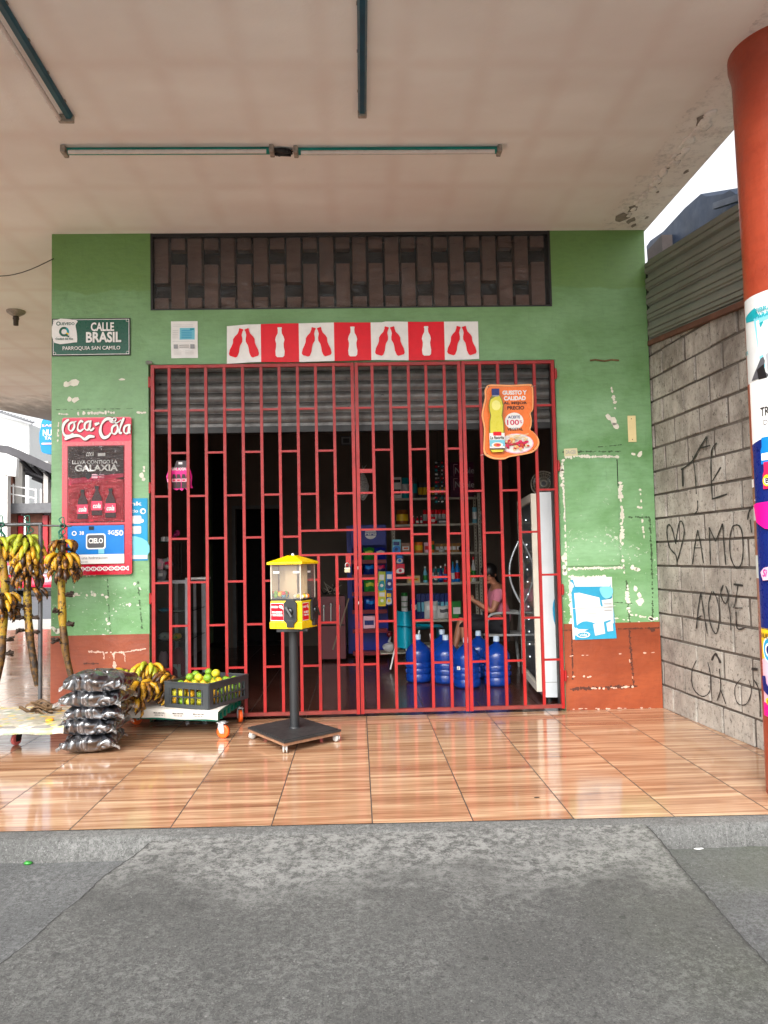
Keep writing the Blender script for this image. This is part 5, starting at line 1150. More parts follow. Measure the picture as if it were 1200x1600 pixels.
def caster(parent, x, y, r, rim, ang, ztop, hub=None, plate_m=None):
    T = Matrix.Translation((x, y, r)) @ Matrix.Rotation(ang, 4, 'Z') @ Matrix.Rotation(math.pi/2, 4, 'X')
    g = G(); g.lathe([(r*0.72, -0.014), (r*0.93, -0.014), (r, -0.008), (r, 0.008), (r*0.93, 0.014), (r*0.72, 0.014)], n=26, M=T); w_ = g.make('wheel_tyre', rim, parent)
    g = G(); g.lathe([(0.0, -0.010), (r*0.2, -0.016), (r*0.3, -0.009), (r*0.72, -0.009), (r*0.72, 0.009), (r*0.3, 0.009), (r*0.2, 0.016), (0.0, 0.010)], n=20, M=T); g.make('wheel_hub', hub or BP, w_)
    g = G(); M = Matrix.Translation((x, y, 0)) @ Matrix.Rotation(ang, 4, 'Z')
    for s_ in (-1, 1): 
        P = [(-0.016, r-0.012), (0.016, r-0.012), (0.034, r*1.5), (0.03, r*2+0.012), (-0.012, r*2+0.012), (-0.018, r*1.3)]
        g.prism(P, lambda u, v, d: M @ V((u, s_*0.020+d, v)), -0.0015, 0.0015)
    g.box((-0.03, -0.024, r*2+0.012), (0.042, 0.024, r*2+0.018), 0, 0, M); g.lathe([(0.022, r*2+0.018), (0.022, ztop)], (x, y, 0), 14); g.make('caster_fork', plate_m or mat('bright_zinc', rgb(186, 188, 190), 0.3, metal=0.7, var=0.15), parent)
M_pinktyre = mat('faded_pink_rubber', rgb(226, 112, 108), 0.5)
c = onZ(27, 1163, 0); caster(cart, c.x, c.y-0.02, 0.040, M_pinktyre, 1.1, cz-0.03, plate_m=M_black)
c = onZ(100, 1150, 0); caster(cart, c.x-0.1, c.y+0.62, 0.040, M_pinktyre, 0.6, cz-0.03, plate_m=M_black)
g = G(); c = onZ(75, 1112, cz); R = random.Random(12)
for i in range(16):
    a = R.uniform(-0.6, 0.6)+(math.pi if R.random() < .3 else 0); l = R.uniform(.10, .2); p = V((c.x-0.06+R.uniform(-.05, .05), c.y+R.uniform(-.09, .05), cz+0.012+R.random()*0.055)); d_ = V((math.cos(a), math.sin(a)*0.5, 0))
    w = R.uniform(.012, .03)
    g.grid(lambda u, v: p+d_*l*u+V((0, (v-0.5)*w*math.sin(math.pi*min(1, u+0.1)), 0.02*math.sin(u*5+i)+0.012*math.sin(v*7+i))), 8, 3)
tag(g.make('dry_leaves', mat('dry_banana_leaf', rgb(110, 84, 58), 0.7, var=0.4, vs=14, bmp=0.5)), 'curled heap of dry brown banana leaves on the cart', 'dry leaves')
g = G(); c = onZ(78, 1125, cz+.008); g.ball((c.x, c.y, cz+0.008), 0.028, 10, sc=(1.1, 0.8, 0.4), amp=0.4); tag(g.make('fruit_piece', mat('orange_flesh', rgb(236, 150, 30), 0.4, var=0.2)), 'orange piece of fruit lying on the cart cloth', 'fruit')
# hanging bunches
def rope(parent, x, y, z, s=1.0):
    g = G(); R = random.Random(int(x*1000) & 255)
    for k in range(3): g.tube([(x+0.019*math.cos(a), y+0.019*math.sin(a)*0.2+k*0.008-0.008, z+0.019*math.sin(a)) for a in [i*math.pi/6 for i in range(13)]], 0.004, 5, caps=False)
    for k in range(4): g.tube(smooth([(x, y, z-0.015), (x+R.uniform(-.035, .035), y+R.uniform(-.02, .02), z-0.05*s), (x+R.uniform(-.03, .03), y+R.uniform(-.02, .02), z-0.09*s), (x+R.uniform(-.01, .01), y, z-0.13*s)], 4), 0.0045, 5)
    g.tube(smooth([(x, y, z+0.01), (x-0.03, y, z+0.05), (x+0.004, y, z+0.07), (x+0.012, y, z+0.02)], 4), 0.0045, 5)
    g.make('rope_tie', M_rope, parent)
def bunch(label, pxs, hands, stubs, y_off=0.0, rz=0, rope_px=None, r=0.030):
    Yb = RY+y_off; P = [onY(x, y, Yb) for x, y in pxs]; top = P[0]
    t = thing('banana_bunch', label, 'banana bunch', (top.x, Yb, top.z), 0, 'banana bunches hanging from the cart rail')
    PP = smooth([tuple(p) for p in P], 5); k = len(PP); cut = int(k*0.62)
    g = G(); rs = [r*(0.75+0.3*math.sin(i*0.9)*0.25+0.25*min(1, i/5)) for i in range(k)]; rs = [q*(1-0.35*max(0, (i/k-0.8)/0.2)) for i, q in enumerate(rs)]
    g.tube(PP[:cut+1], rs[:cut+1], 10, 0); g.tube(PP[cut:], [q*0.97 for q in rs[cut:]], 10, 2)
    for (sx, sy, a) in stubs:
        q = onY(sx, sy, Yb); stub(g, q, rad(a)); stub(g, q, rad(a+70), 0.9)
    g.make('stalk', [M_stalk, M_crown, M_stalk2], t)
    for (hx, hy, n, kind, spread, a0, L, r0, kinds) in hands:
        q = onY(hx, hy, Yb); hand(t, Matrix.Translation(q-V((top.x, Yb, top.z))), n, kind, spread, L, 0.0185, r0, a0, kinds=kinds)
    rope(t, top.x, Yb, zt_ if rope_px is None else rope_px, 1.0)
    return t
bunch('banana bunch right of the post, brown spotted, against the cola board', [(98, 842), (97, 870), (96, 900), (97, 950), (99, 985), (103, 1020), (111, 1056)],
      [(98, 846, 9, 'brown', 300, -100, 0.12, 0.03, ['yellow', 'brown', 'brown']), (97, 866, 17, 'brown', 330, -80, 0.15, 0.034, ['yellow', 'yellow', 'brown']), (99, 876, 13, 'brown', 330, -60, 0.13, 0.036, ['brown', 'yellow', 'brown']), (101, 888, 11, 'brown', 250, -20, 0.14, 0.034, None)],
      [(104, 858, -20), (103, 930, -10), (104, 975, 0), (92, 1000, 190), (94, 955, 190)], y_off=-0.03, rope_px=zt_-0.02)
bunch('banana bunch left of the post with green fruit above brown', [(44, 836), (44, 870), (43, 905), (43, 940), (45, 975), (48, 1005), (55, 1050), (58, 1072)],
      [(38, 838, 12, 'green', 300, -100, 0.15, 0.032, None), (44, 850, 10, 'green', 250, -60, 0.14, 0.034, ['green', 'yellow']), (42, 868, 16, 'yellow', 320, -90, 0.14, 0.034, ['yellow', 'yellow', 'brown']), (45, 858, 12, 'yellow', 300, -60, 0.14, 0.036, ['yellow', 'green', 'yellow']), (43, 880, 14, 'brown', 320, -90, 0.14, 0.036, ['yellow', 'brown', 'brown']), (44, 897, 12, 'brown', 280, -60, 0.14, 0.034, None), (47, 920, 3, 'brown', 60, -20, 0.14, 0.03, None)],
      [(38, 948, 190), (52, 965, 10), (38, 965, 180), (53, 988, 0), (37, 985, 180)], rope_px=zt_)
bunch('half-stripped banana bunch at the left edge of the picture', [(2, 838), (5, 880), (8, 920), (6, 960), (4, 1000), (1, 1035), (-6, 1070)],
      [(-4, 842, 12, 'green', 300, -100, 0.15, 0.032, ['green', 'yellow']), (9, 905, 1, 'yellow', 20, -15, 0.15, 0.03, None), (4, 928, 11, 'yellow', 300, -70, 0.15, 0.034, ['yellow', 'brown']), (0, 852, 10, 'yellow', 300, -60, 0.14, 0.034, ['green', 'yellow']), (4, 940, 10, 'yellow', 300, -90, 0.14, 0.034, ['yellow', 'brown', 'brown']), (6, 952, 8, 'brown', 260, -60, 0.12, 0.032, None)],
      [(8, 875, -30), (10, 908, -30), (12, 955, 0), (10, 1000, 0), (9, 1022, 0), (0, 890, 180)], y_off=-0.02)

# ================================================================== green dolly with cardboard, crate, banana heap
dz = 0.185
FR = onZ(341, 1112, dz); BR = onZ(379, 1087, dz); FL = onZ(150, 1106, dz); ex = (FL-FR); ey = (BR-FR)
ly = V((ey.x, ey.y, 0)); lx = V((ex.x, ex.y, 0)); DL = FR+lx
dolly = thing('dolly', 'green plastic four wheel dolly under a white cardboard sheet', 'dolly', ((FR+BR+FL)/3)[:2]+(0,))
def dq(u, v, z): p = FR+lx*u+ly*v; return (p.x, p.y, z)
M_greenpl = mat('green_dolly_plastic', rgb(8, 112, 92), 0.4, var=0.12, vs=5, dirt=rgb(60, 84, 72), dirt_amt=0.35)
g = G()
def pr(g, u0, v0, u1, v1, z0, z1, mi=0):
    vs = [dq(u, v, z) for z in (z0, z1) for u, v in ((u0, v0), (u0, v1), (u1, v1), (u1, v0))]
    g.add(vs, [(3, 2, 1, 0), (4, 5, 6, 7), (0, 1, 5, 4), (1, 2, 6, 5), (2, 3, 7, 6), (3, 0, 4, 7)], mi)
pr(g, 0, 0, 1, 1, dz-0.02, dz-0.004); pr(g, 0.015, 0.02, 0.985, 0.98, dz-0.075, dz-0.06)
for k in range(7): pr(g, 0.004, 0.01+k*0.15, 0.05, 0.06+k*0.15, dz-0.072, dz-0.02)
for k in range(12): pr(g, 0.01+k*0.083, 0.005, 0.045+k*0.083, 0.05, dz-0.072, dz-0.02)
pr(g, 0.02, 0.03, 0.98, 0.97, dz-0.055, dz-0.03); g.make('deck', M_greenpl, dolly)
M_or = mat('orange_wheel', rgb(238, 92, 26), 0.4)
wa = onZ(350, 1152, 0); caster(dolly, wa.x, wa.y-0.03, 0.050, M_or, 2.8, dz-0.06, hub=BP); wb = onZ(366, 1136, 0); caster(dolly, wb.x+0.02, wb.y+0.18, 0.050, M_or, 1.9, dz-0.06, hub=M_or)
caster(dolly, DL.x+0.2, wa.y, 0.050, M_or, 0.3, dz-0.06); caster(dolly, DL.x+0.25, wb.y+0.2, 0.050, M_or, 0.9, dz-0.06)
CARD = mat('dirty_white_card', rgb(206, 200, 190), 0.75, var=0.12, vs=4, dirt=rgb(130, 108, 92), dirt_amt=0.5, dirt_s=9, bmp=0.2)
g = G()
def cardf(u, v, o=0):
    q = V(dq(u*1.02, v, dz)); z = dz+0.004+0.004*noise.noise(V((u*6, v*6, 0)))
    if v < 0.06: q = V(dq(u*1.02-0.0, 0.0, dz)); q += (-ly.normalized())*0.014; z = dz-0.060*(0.06-v)/0.06+0.004*math.sin(u*17)
    return (q.x, q.y, z+o)
g.grid(lambda u, v: cardf(u, v), 50, 34); g.make_ = None; cb_ = g.make('cardboard_sheet', CARD); tag(cb_, 'flattened white cardboard box laid over the green dolly', 'cardboard')
nn = V((-ly.x, -ly.y, 0)).normalized(); uu = (-lx).normalized()
for x in (-220, -60, 110): s = Sheet(0, 0, c=V(dq(0.3, 0, 0))+nn*0.0175+V((0, 0, dz-0.03)), k=0.001, N=nn, U=uu, step=0.0004); s.text('MESA NECTAR', x, -16, x+90, -5, BLK, 0.02); s.text('ORO DE 100', x+8, 2, x+80, 12, DGY, 0.02); s.stroke([(x+95, -18), (x+95, 16)], 1.5, DGY); s.make('box_print', cb_)
# crate
kz = dz+0.008; k0 = onZ(258, 1104, kz); k1 = onZ(326, 1109, kz); k2 = onZ(379, 1084, kz); cw = (k1-k0).length; cdp = min((k2-k1).length, 0.52); ch = 0.195
e1 = (k1-k0).normalized(); e2 = V((-e1.y, e1.x, 0)); rzc = math.atan2(e1.y, e1.x)
crate = thing('fruit_crate', 'black slotted plastic crate of oranges and limes on the dolly', 'crate', (k0+e1*cw/2+e2*cdp/2)[:], rzc)
CP = mat('dark_grey_crate_plastic', rgb(58, 62, 64), 0.45, var=0.15, vs=8, dirt=rgb(104, 100, 96), dirt_amt=0.25)
cw2, cd2 = cw/2, cdp/2; g = G()
def cwall(a, b, n):   # wall from a to b (2D local)
    a, b = V((*a, 0)), V((*b, 0)); L = (b-a).length; ang = math.atan2((b-a).y, (b-a).x); M = Matrix.Translation(a) @ Matrix.Rotation(ang, 4, 'Z')
    g.box((0, -0.006, ch-0.05), (L, 0.006, ch-0.012), 0, 0, M); g.box((0, -0.010, ch-0.012), (L, 0.010, ch), 0, 0.002, M); g.box((0, -0.006, 0), (L, 0.006, 0.028), 0, 0, M)
    for k in range(n+1):
        w = 0.05 if k in (0, n) else 0.010; x = min(max(L*k/n, w/2), L-w/2); g.box((x-w/2, -0.0065, 0.028), (x+w/2, 0.0065, ch-0.05), 0, 0, M)
    g.box((0, -0.007, ch*0.40), (L, 0.007, ch*0.45), 0, 0, M)
for a, b, n in (((-cw2, -cd2), (cw2, -cd2), 7), ((cw2, -cd2), (cw2, cd2), 11), ((cw2, cd2), (-cw2, cd2), 7), ((-cw2, cd2), (-cw2, -cd2), 11)): cwall(a, b, n)
g.make('side_walls', CP, crate, local=True)
g = G(); g.box((-cw2+.006, -cd2+.006, 0), (cw2-.006, cd2-.006, 0.006)); g.make('floor', CP, crate, local=True)
FRM = {'yellow orange': mat('yellow_orange_peel', rgb(236, 176, 34), 0.4, var=0.15, vs=18, dirt=rgb(150, 140, 30), dirt_amt=0.3, dirt_s=14, bmp=0.3, bs=240), 'green citrus': mat('green_citrus_peel', rgb(122, 162, 40), 0.38, var=0.25, vs=10, dirt=rgb(200, 180, 50), dirt_amt=0.35, dirt_s=9, bmp=0.3, bs=240), 'lime yellow': mat('lime_yellow_peel', rgb(208, 200, 50), 0.4, var=0.15, vs=12, dirt=rgb(110, 140, 40), dirt_amt=0.4, dirt_s=9, bmp=0.3, bs=240)}
pr_ = {}; R = random.Random(31); cm_ = WM[crate]; i_f = 0
for layer in range(4):
    nx, ny = (5, 6) if layer < 2 else ((4, 5) if layer == 2 else (3, 4))
    for ix in range(nx):
        for iy in range(ny):
            if layer == 1 and 0 < ix < nx-1 and 0 < iy < ny-1: continue
            if layer == 0 and 0 < ix < nx-1 and iy > 0: continue
            if layer == 3 and R.random() < 0.35: continue
            rr_ = R.uniform(0.029, 0.036); f_ = 1.0 if layer < 2 else (0.9 if layer == 2 else 0.66)
            x = (-1+2*(ix+0.5)/nx)*(cw2-0.014)*f_+R.uniform(-.006, .006); y = (-1+2*(iy+0.5)/ny)*(cd2-0.014)*f_+R.uniform(-.01, .01); z = 0.036+layer*0.058+R.uniform(0, .01)
            kd = R.choice(list(FRM))
            if kd not in pr_:
                g = G(); g.ball((0, 0, 0), 1, 14, sc=(1, 1, 0.94), amp=0.05); g.lathe([(0.10, 0.90), (0.05, 0.965), (0.0, 0.95)], n=8, mi=1); pr_[kd] = o = g.make('citrus_fruit', [FRM[kd], M_crown], local=True)
            else: o = dup(pr_[kd])
            o.location = cm_ @ V((x, y, z)); o.scale = (rr_,)*3; o.rotation_euler = (R.uniform(-1, 1), R.uniform(-1, 1), R.uniform(0, 6))
            tag(o, kd+(' heaped on top in the black crate' if layer > 1 else ' packed low behind the crate slots'), 'fruit', 'citrus fruit in the black crate')
            i_f += 1
# heap of banana hands between the bags and the crate
HP = [(262, 1072, 0.10, 'brown', 8, -80, 20, 'overripe brown banana hand at the crate corner of the heap'), (240, 1080, 0.05, 'brown', 11, -85, -10, 'dark overripe banana hand low in the middle of the heap'), (270, 1086, 0.03, 'brown', 10, -70, 60, 'blackened banana hand under the heap beside the crate'),
      (198, 1078, 0.08, 'yellow', 9, -100, -30, 'yellow banana hand hanging over the front of the heap'), (225, 1070, 0.12, 'yellow', 9, -75, 10, 'spotted yellow banana hand in the middle of the heap'), (182, 1062, 0.10, 'green', 9, -120, -20, 'green banana hand at the bag side of the heap'),
      (205, 1050, 0.17, 'green', 8, -100, 30, 'bright green banana hand near the top of the heap'), (262, 1052, 0.17, 'yellow', 8, -60, 15, 'ripe yellow banana hand on top near the crate'), (237, 1043, 0.21, 'green', 7, -90, 0, 'greenish banana hand crowning the heap'), (212, 1092, 0.02, 'brown', 9, -95, 30, 'bottom banana hand squashed at the front of the heap'), (285, 1062, 0.14, 'brown', 6, -60, 40, 'small brown banana hand leaning on the crate')]
for k, (x, y, h, kind, n, a0, tl, lab) in enumerate(HP):
    q = onZ(x-(8 if x < 240 else 26), y, dz+0.065+h); q.y += 0.06+0.10*(x >= 240)
    M = Matrix.Translation(q) @ Matrix.Rotation(rad(tl*0.6), 4, 'Y') @ Matrix.Rotation(rad(-18+HR.uniform(-12, 12)), 4, 'X')
    kinds = {'green': ['green', 'green', 'yellow'], 'yellow': ['yellow', 'yellow', 'brown'], 'brown': ['brown', 'brown', 'yellow']}[kind]
    hd = hand(None, M, n+3, kind, 190, 0.16, 0.020, 0.03, a0, kinds=kinds, tiltj=10); tag(hd, lab, 'banana hand', 'banana hands heaped on the dolly')

# ================================================================== charcoal bags
def bag_mat():
    m, n, p = nodes('charcoal_in_clear_plastic'); v = mapping(n)
    fold = noi(n, mapping(n, (1, 1, 1.2)), 3.0, 1, 0.5, 1.6); f2 = noi(n, mapping(n, (1.6, 0.7, 1.0)), 6.5, 1, 0.5, 0.8)
    cc = ramp(n, noi(n, v, 20, 5), [(0.35, rgb(18, 18, 21)), (0.75, rgb(52, 54, 60))]); n.links.new(cc, p.inputs['Base Color']); p.inputs['Roughness'].default_value = 0.35
    p.inputs['Specular IOR Level'].default_value = 0.9
    p.inputs['Coat Weight'].default_value = 1.0; p.inputs['Coat Roughness'].default_value = 0.2; p.inputs['Coat IOR'].default_value = 2.4; p.inputs['Coat Tint'].default_value = (0.93, 0.95, 1, 1)
    rd = lambda q: mth(n, 'ABSOLUTE', mth(n, 'SUBTRACT', q, 0.5))
    h = mth(n, 'ADD', mth(n, 'MULTIPLY', rd(fold), 2.2), mth(n, 'MULTIPLY', rd(f2), 0.8))
    b = N(n, 'ShaderNodeBump'); b.inputs['Strength'].default_value = 1.0; b.inputs['Distance'].default_value = 0.07; n.links.new(h, b.inputs['Height'])
    n.links.new(b.outputs[0], p.inputs['Coat Normal']); n.links.new(b.outputs[0], p.inputs['Normal'])
    return m
M_bag = bag_mat()
M_lip = film('clear_bag_edge', rough=0.15, bs=20, bstr=1.0, milk=0.12)
def bag(k, px0, px1, zb, zt2, ycen, dpt, rz, label):
    x0 = onY(px0, 1120, ycen-dpt/2).x; x1 = onY(px1, 1120, ycen-dpt/2).x; a = (x1-x0)/2; b = dpt/2; h = (zt2-zb)/2
    t = thing('charcoal_bag', label, 'bag', ((x0+x1)/2, ycen, zb), rz, 'clear plastic bags of charcoal stacked on the tiles')
    g = G(); NU, NV = 120, 44
    def bf(u, v):
        th = 2*math.pi*u; ph = (v-0.5)*math.pi; cu, su = math.cos(th), math.sin(th); e = 0.42
        sg = lambda q, w: math.copysign(abs(q)**w, q)
        cp_ = abs(math.cos(ph))**0.55; X = a*0.97*sg(cu, e)*cp_; Yq = b*0.97*sg(su, e)*cp_; Z = h*sg(math.sin(ph), 0.75)
        cor = (abs(cu*su)*2)**4
        X *= 1+0.10*cor*cp_; Yq *= 1+0.10*cor*cp_; Z *= 1-0.25*cor
        q = V((X*5, Yq*5, Z*6+k*3.7)); w = 1-abs(noise.noise(q*0.9))*2; w2 = 1-abs(noise.noise(q*2.3+V((3, 1, k))))*2
        sag = 0.018*noise.noise(V((X*5, Yq*5, k*2.0)))
        f = 1+0.05*w+0.03*w2
        Z2 = Z*(1-0.25*(abs(X)/a)**3)+sag*(1 if Z > 0 else 0.3)+0.012*w2*(1 if Z > 0 else 0)
        return (X*f, Yq*f, max(Z2+h, 0.002 if k == 0 else -0.02))
    g.grid(bf, NU, NV); g.make('filled_body', M_bag, t, local=True)
    for sx in (-1, 1):
        for sy in (-1, 1):
            g = G(); R = random.Random(k*9+sx+sy*3); L = R.uniform(.03, .055)
            def lf(u, v): return (sx*(a*0.93+L*u), sy*(b*0.88+L*0.5*u)+(v-0.5)*0.09*(1-0.8*u), h*0.9+0.015*math.sin(v*6+k)-0.02*u)
            g.grid(lf, 5, 6); g.make('bag_corner', M_lip, t, local=True)
B0 = 0.0; hs_ = [0.115, 0.104, 0.09, 0.102, 0.128]; xs_ = [(89, 172), (86, 178), (97, 184), (92, 186), (95, 190)]; ys_ = [-0.88, -0.86, -0.84, -0.85, -0.83]
lb_ = ['bottom charcoal bag of the stack, flat on the tiles', 'second charcoal bag from the floor with pointed side corners', 'middle charcoal bag of the stack of five', 'second charcoal bag from the top of the stack', 'topmost charcoal bag, the palest and fullest of the stack']
for k in range(5):
    bag(k, xs_[k][0], xs_[k][1], B0, B0+hs_[k]+0.012, ys_[k], 0.40 if k < 4 else 0.42, [0.10, -0.04, 0.06, -0.05, 0.0][k], lb_[k]); B0 += hs_[k]-0.004
# litter and marks on the ground
g = G(); c = onZ(44, 1349, -0.108); g.ball((c.x, c.y, -0.106), 0.018, 8, sc=(1.3, .8, .5), amp=0.6, seed=3); tag(g.make('crumpled_wrapper', mat('green_foil', rgb(60, 140, 60), 0.3, metal=0.4)), 'tiny crumpled green wrapper in the gutter on the left', 'litter')
g = G(); c = onZ(839, 1246, 0.002); g.ball(c, 0.010, 6, sc=(1.6, .6, .3), amp=0.5); tag(g.make('dry_leaf_scrap', M_crown), 'small dark scrap lying on the tiles right of centre', 'litter')
g = G(); c = onZ(1092, 1326, -0.106); g.ball(c, 0.016, 8, sc=(1.6, .5, .15), amp=0.5); tag(g.make('white_scrap', W_), 'flat white scrap at the foot of the kerb on the right', 'litter')
# ================================================================== inside the shop
def ix(px, Y, py=930): return onY(px, py, Y).x
def iz(py, Y, px=650): return onY(px, py, Y).z
def item(name, label, cat, g, mats, group=None): return tag(g.make(name, mats), label, cat, group)
STL = mat('cream_shelf_steel', rgb(178, 170, 152), 0.45, metal=0.1, var=0.15, dirt=rgb(110, 90, 70), dirt_amt=0.25)
# perforated steel shelf unit
SY = 4.0; sx0, sx1 = ix(617, SY), ix(752, SY); SD = 0.38
shelf = thing('shelf_unit', 'cream slotted steel shelving loaded with groceries at the back of the shop', 'shelf', ((sx0+sx1)/2, SY+SD/2, 0))
LV = [iz(y, SY) for y in (969, 911, 864, 819, 778)]
for z in [0.12]+LV:
    g = G(); g.box((sx0, SY, z-0.028), (sx1, SY+0.012, z)); g.box((sx0, SY+0.012, z-0.006), (sx1, SY+SD, z)); g.make('shelf_board', STL, shelf)
for x in (sx0-0.018, sx1-0.018):
    for y in (SY-0.014, SY+SD):
        g = G(); g.box((x, y, 0), (x+0.036, y+0.004, LV[-1]+0.05)); g.box((x, y+0.004, 0), (x+0.004, y+0.03, LV[-1]+0.05))
        for k in range(48): g.box((x+0.014, y-0.001, 0.04+k*0.043), (x+0.022, y, 0.058+k*0.043), 1)
        g.make('upright', [STL, M_dark], shelf)
def crate_item(px0, px1, py0, L, mats, name, label, cat, Y=SY, dep=0.12, kind='box', yb=None, group=None, lid=None):
    """an item whose picture spans px0..px1, top at py0, standing on height L"""
    y0 = Y+0.03 if yb is None else yb; x0, x1 = ix(px0, y0), ix(px1, y0); z1 = iz(py0, y0); w = x1-x0; h = z1-L; cx_ = (x0+x1)/2; g = G()
    if kind == 'box':
        g.box((x0, y0, L), (x1, y0+dep, z1), 0, min(0.004, h*0.2)); g.box((x0+w*.1, y0-0.001, L+h*.28), (x1-w*.1, y0, L+h*.66), 1)
        if len(mats) > 2: g.box((x0+w*.25, y0-0.002, L+h*.4), (x1-w*.2, y0-0.001, L+h*.56), 2)
    elif kind == 'tin':
        g.lathe([(w/2*.96, 0), (w/2, .004), (w/2, h-.004), (w/2*.96, h)], (cx_, y0+w/2, L), 18); g.lathe([(w/2+.001, h*.25), (w/2+.001, h*.7)], (cx_, y0+w/2, L), 18, 1)
    elif kind == 'bottle':
        g.lathe([(w*.46, 0), (w*.5, .01), (w*.5, h*.5), (w*.44, h*.62), (w*.2, h*.78), (w*.16, h*.9)], (cx_, y0+w/2, L), 14); g.lathe([(w*.2, h*.88), (w*.2, h)], (cx_, y0+w/2, L), 12, 1); g.lathe([(w*.51, h*.15), (w*.51, h*.45)], (cx_, y0+w/2, L), 14, 2 if len(mats) > 2 else 1)
    elif kind == 'pouch':
        yb2 = y0+dep*.5; sd0 = px0*0.37+py0
        for sg_ in (-1, 1):
            def pf(u, v):
                uu = u if sg_ < 0 else 1-u; e_ = (math.sin(math.pi*u)**0.5)*(math.sin(math.pi*v)**0.6)
                return (x0+w*uu, yb2+sg_*(dep*.42*e_+0.010*e_*noise.noise(V((uu*5, v*6, sd0)))), L+h*v+0.006*math.sin(uu*9+sd0))
            g.grid(pf, 12, 12)
        m_ = 12; off_ = len(g.m)
        for f_i in range(144):
            u_, v_ = (f_i % 12)/12, (f_i//12)/12
            if 0.42 < v_ < 0.74 and 0.1 < u_ < 0.9: g.m[f_i] = 1
            if len(mats) > 2 and v_ < 0.25: g.m[f_i] = 2
    elif kind == 'bag':
        g.ball((cx_, y0+dep/2, L+h/2), 0.56, 14, sc=(w, dep, h*0.95), amp=0.3, seed=px0); g.box((cx_-w*.3, y0-0.004, L+h*.35), (cx_+w*.3, y0+0.01, L+h*.65), 1)
    return item(name, label, cat, g, mats, group)
GRN = flat('pack_green', rgb(40, 130, 50), 0.4); DRK = flat('pack_dark', rgb(26, 24, 30), 0.4); PUR = flat('pack_plum', rgb(84, 26, 60), 0.5)
for py0, zb_i, lab in ((746, LV[4], 'lower plum box lettered in white on the top shelf'), (723, None, 'upper plum box lettered in white, stacked on its twin')):
    y0 = SY+0.04; x0, x1 = ix(708, y0), ix(745, y0); zb2 = LV[4] if zb_i else iz(746, y0); z1 = iz(py0, y0)-0.004
    t = thing('cardboard_box', lab, 'box', ((x0+x1)/2, y0+.1, zb2)); g = G(); g.box((x0, y0, zb2+.001), (x1, y0+.24, z1), 0, 0.002); g.make('carton', PUR, t)
    s = Sheet(726.5, 735 if not zb_i else 757, y0-0.002); cyy = s.cy; s.text('Noble', 711, cyy-5, 741, cyy+5, LG, 0.0); s.rect(708.6, cyy-9.5, 709.4, cyy+9, LP_); s.rect(709, cyy-10, 715, cyy-9.2, LP_); s.make('print', t)
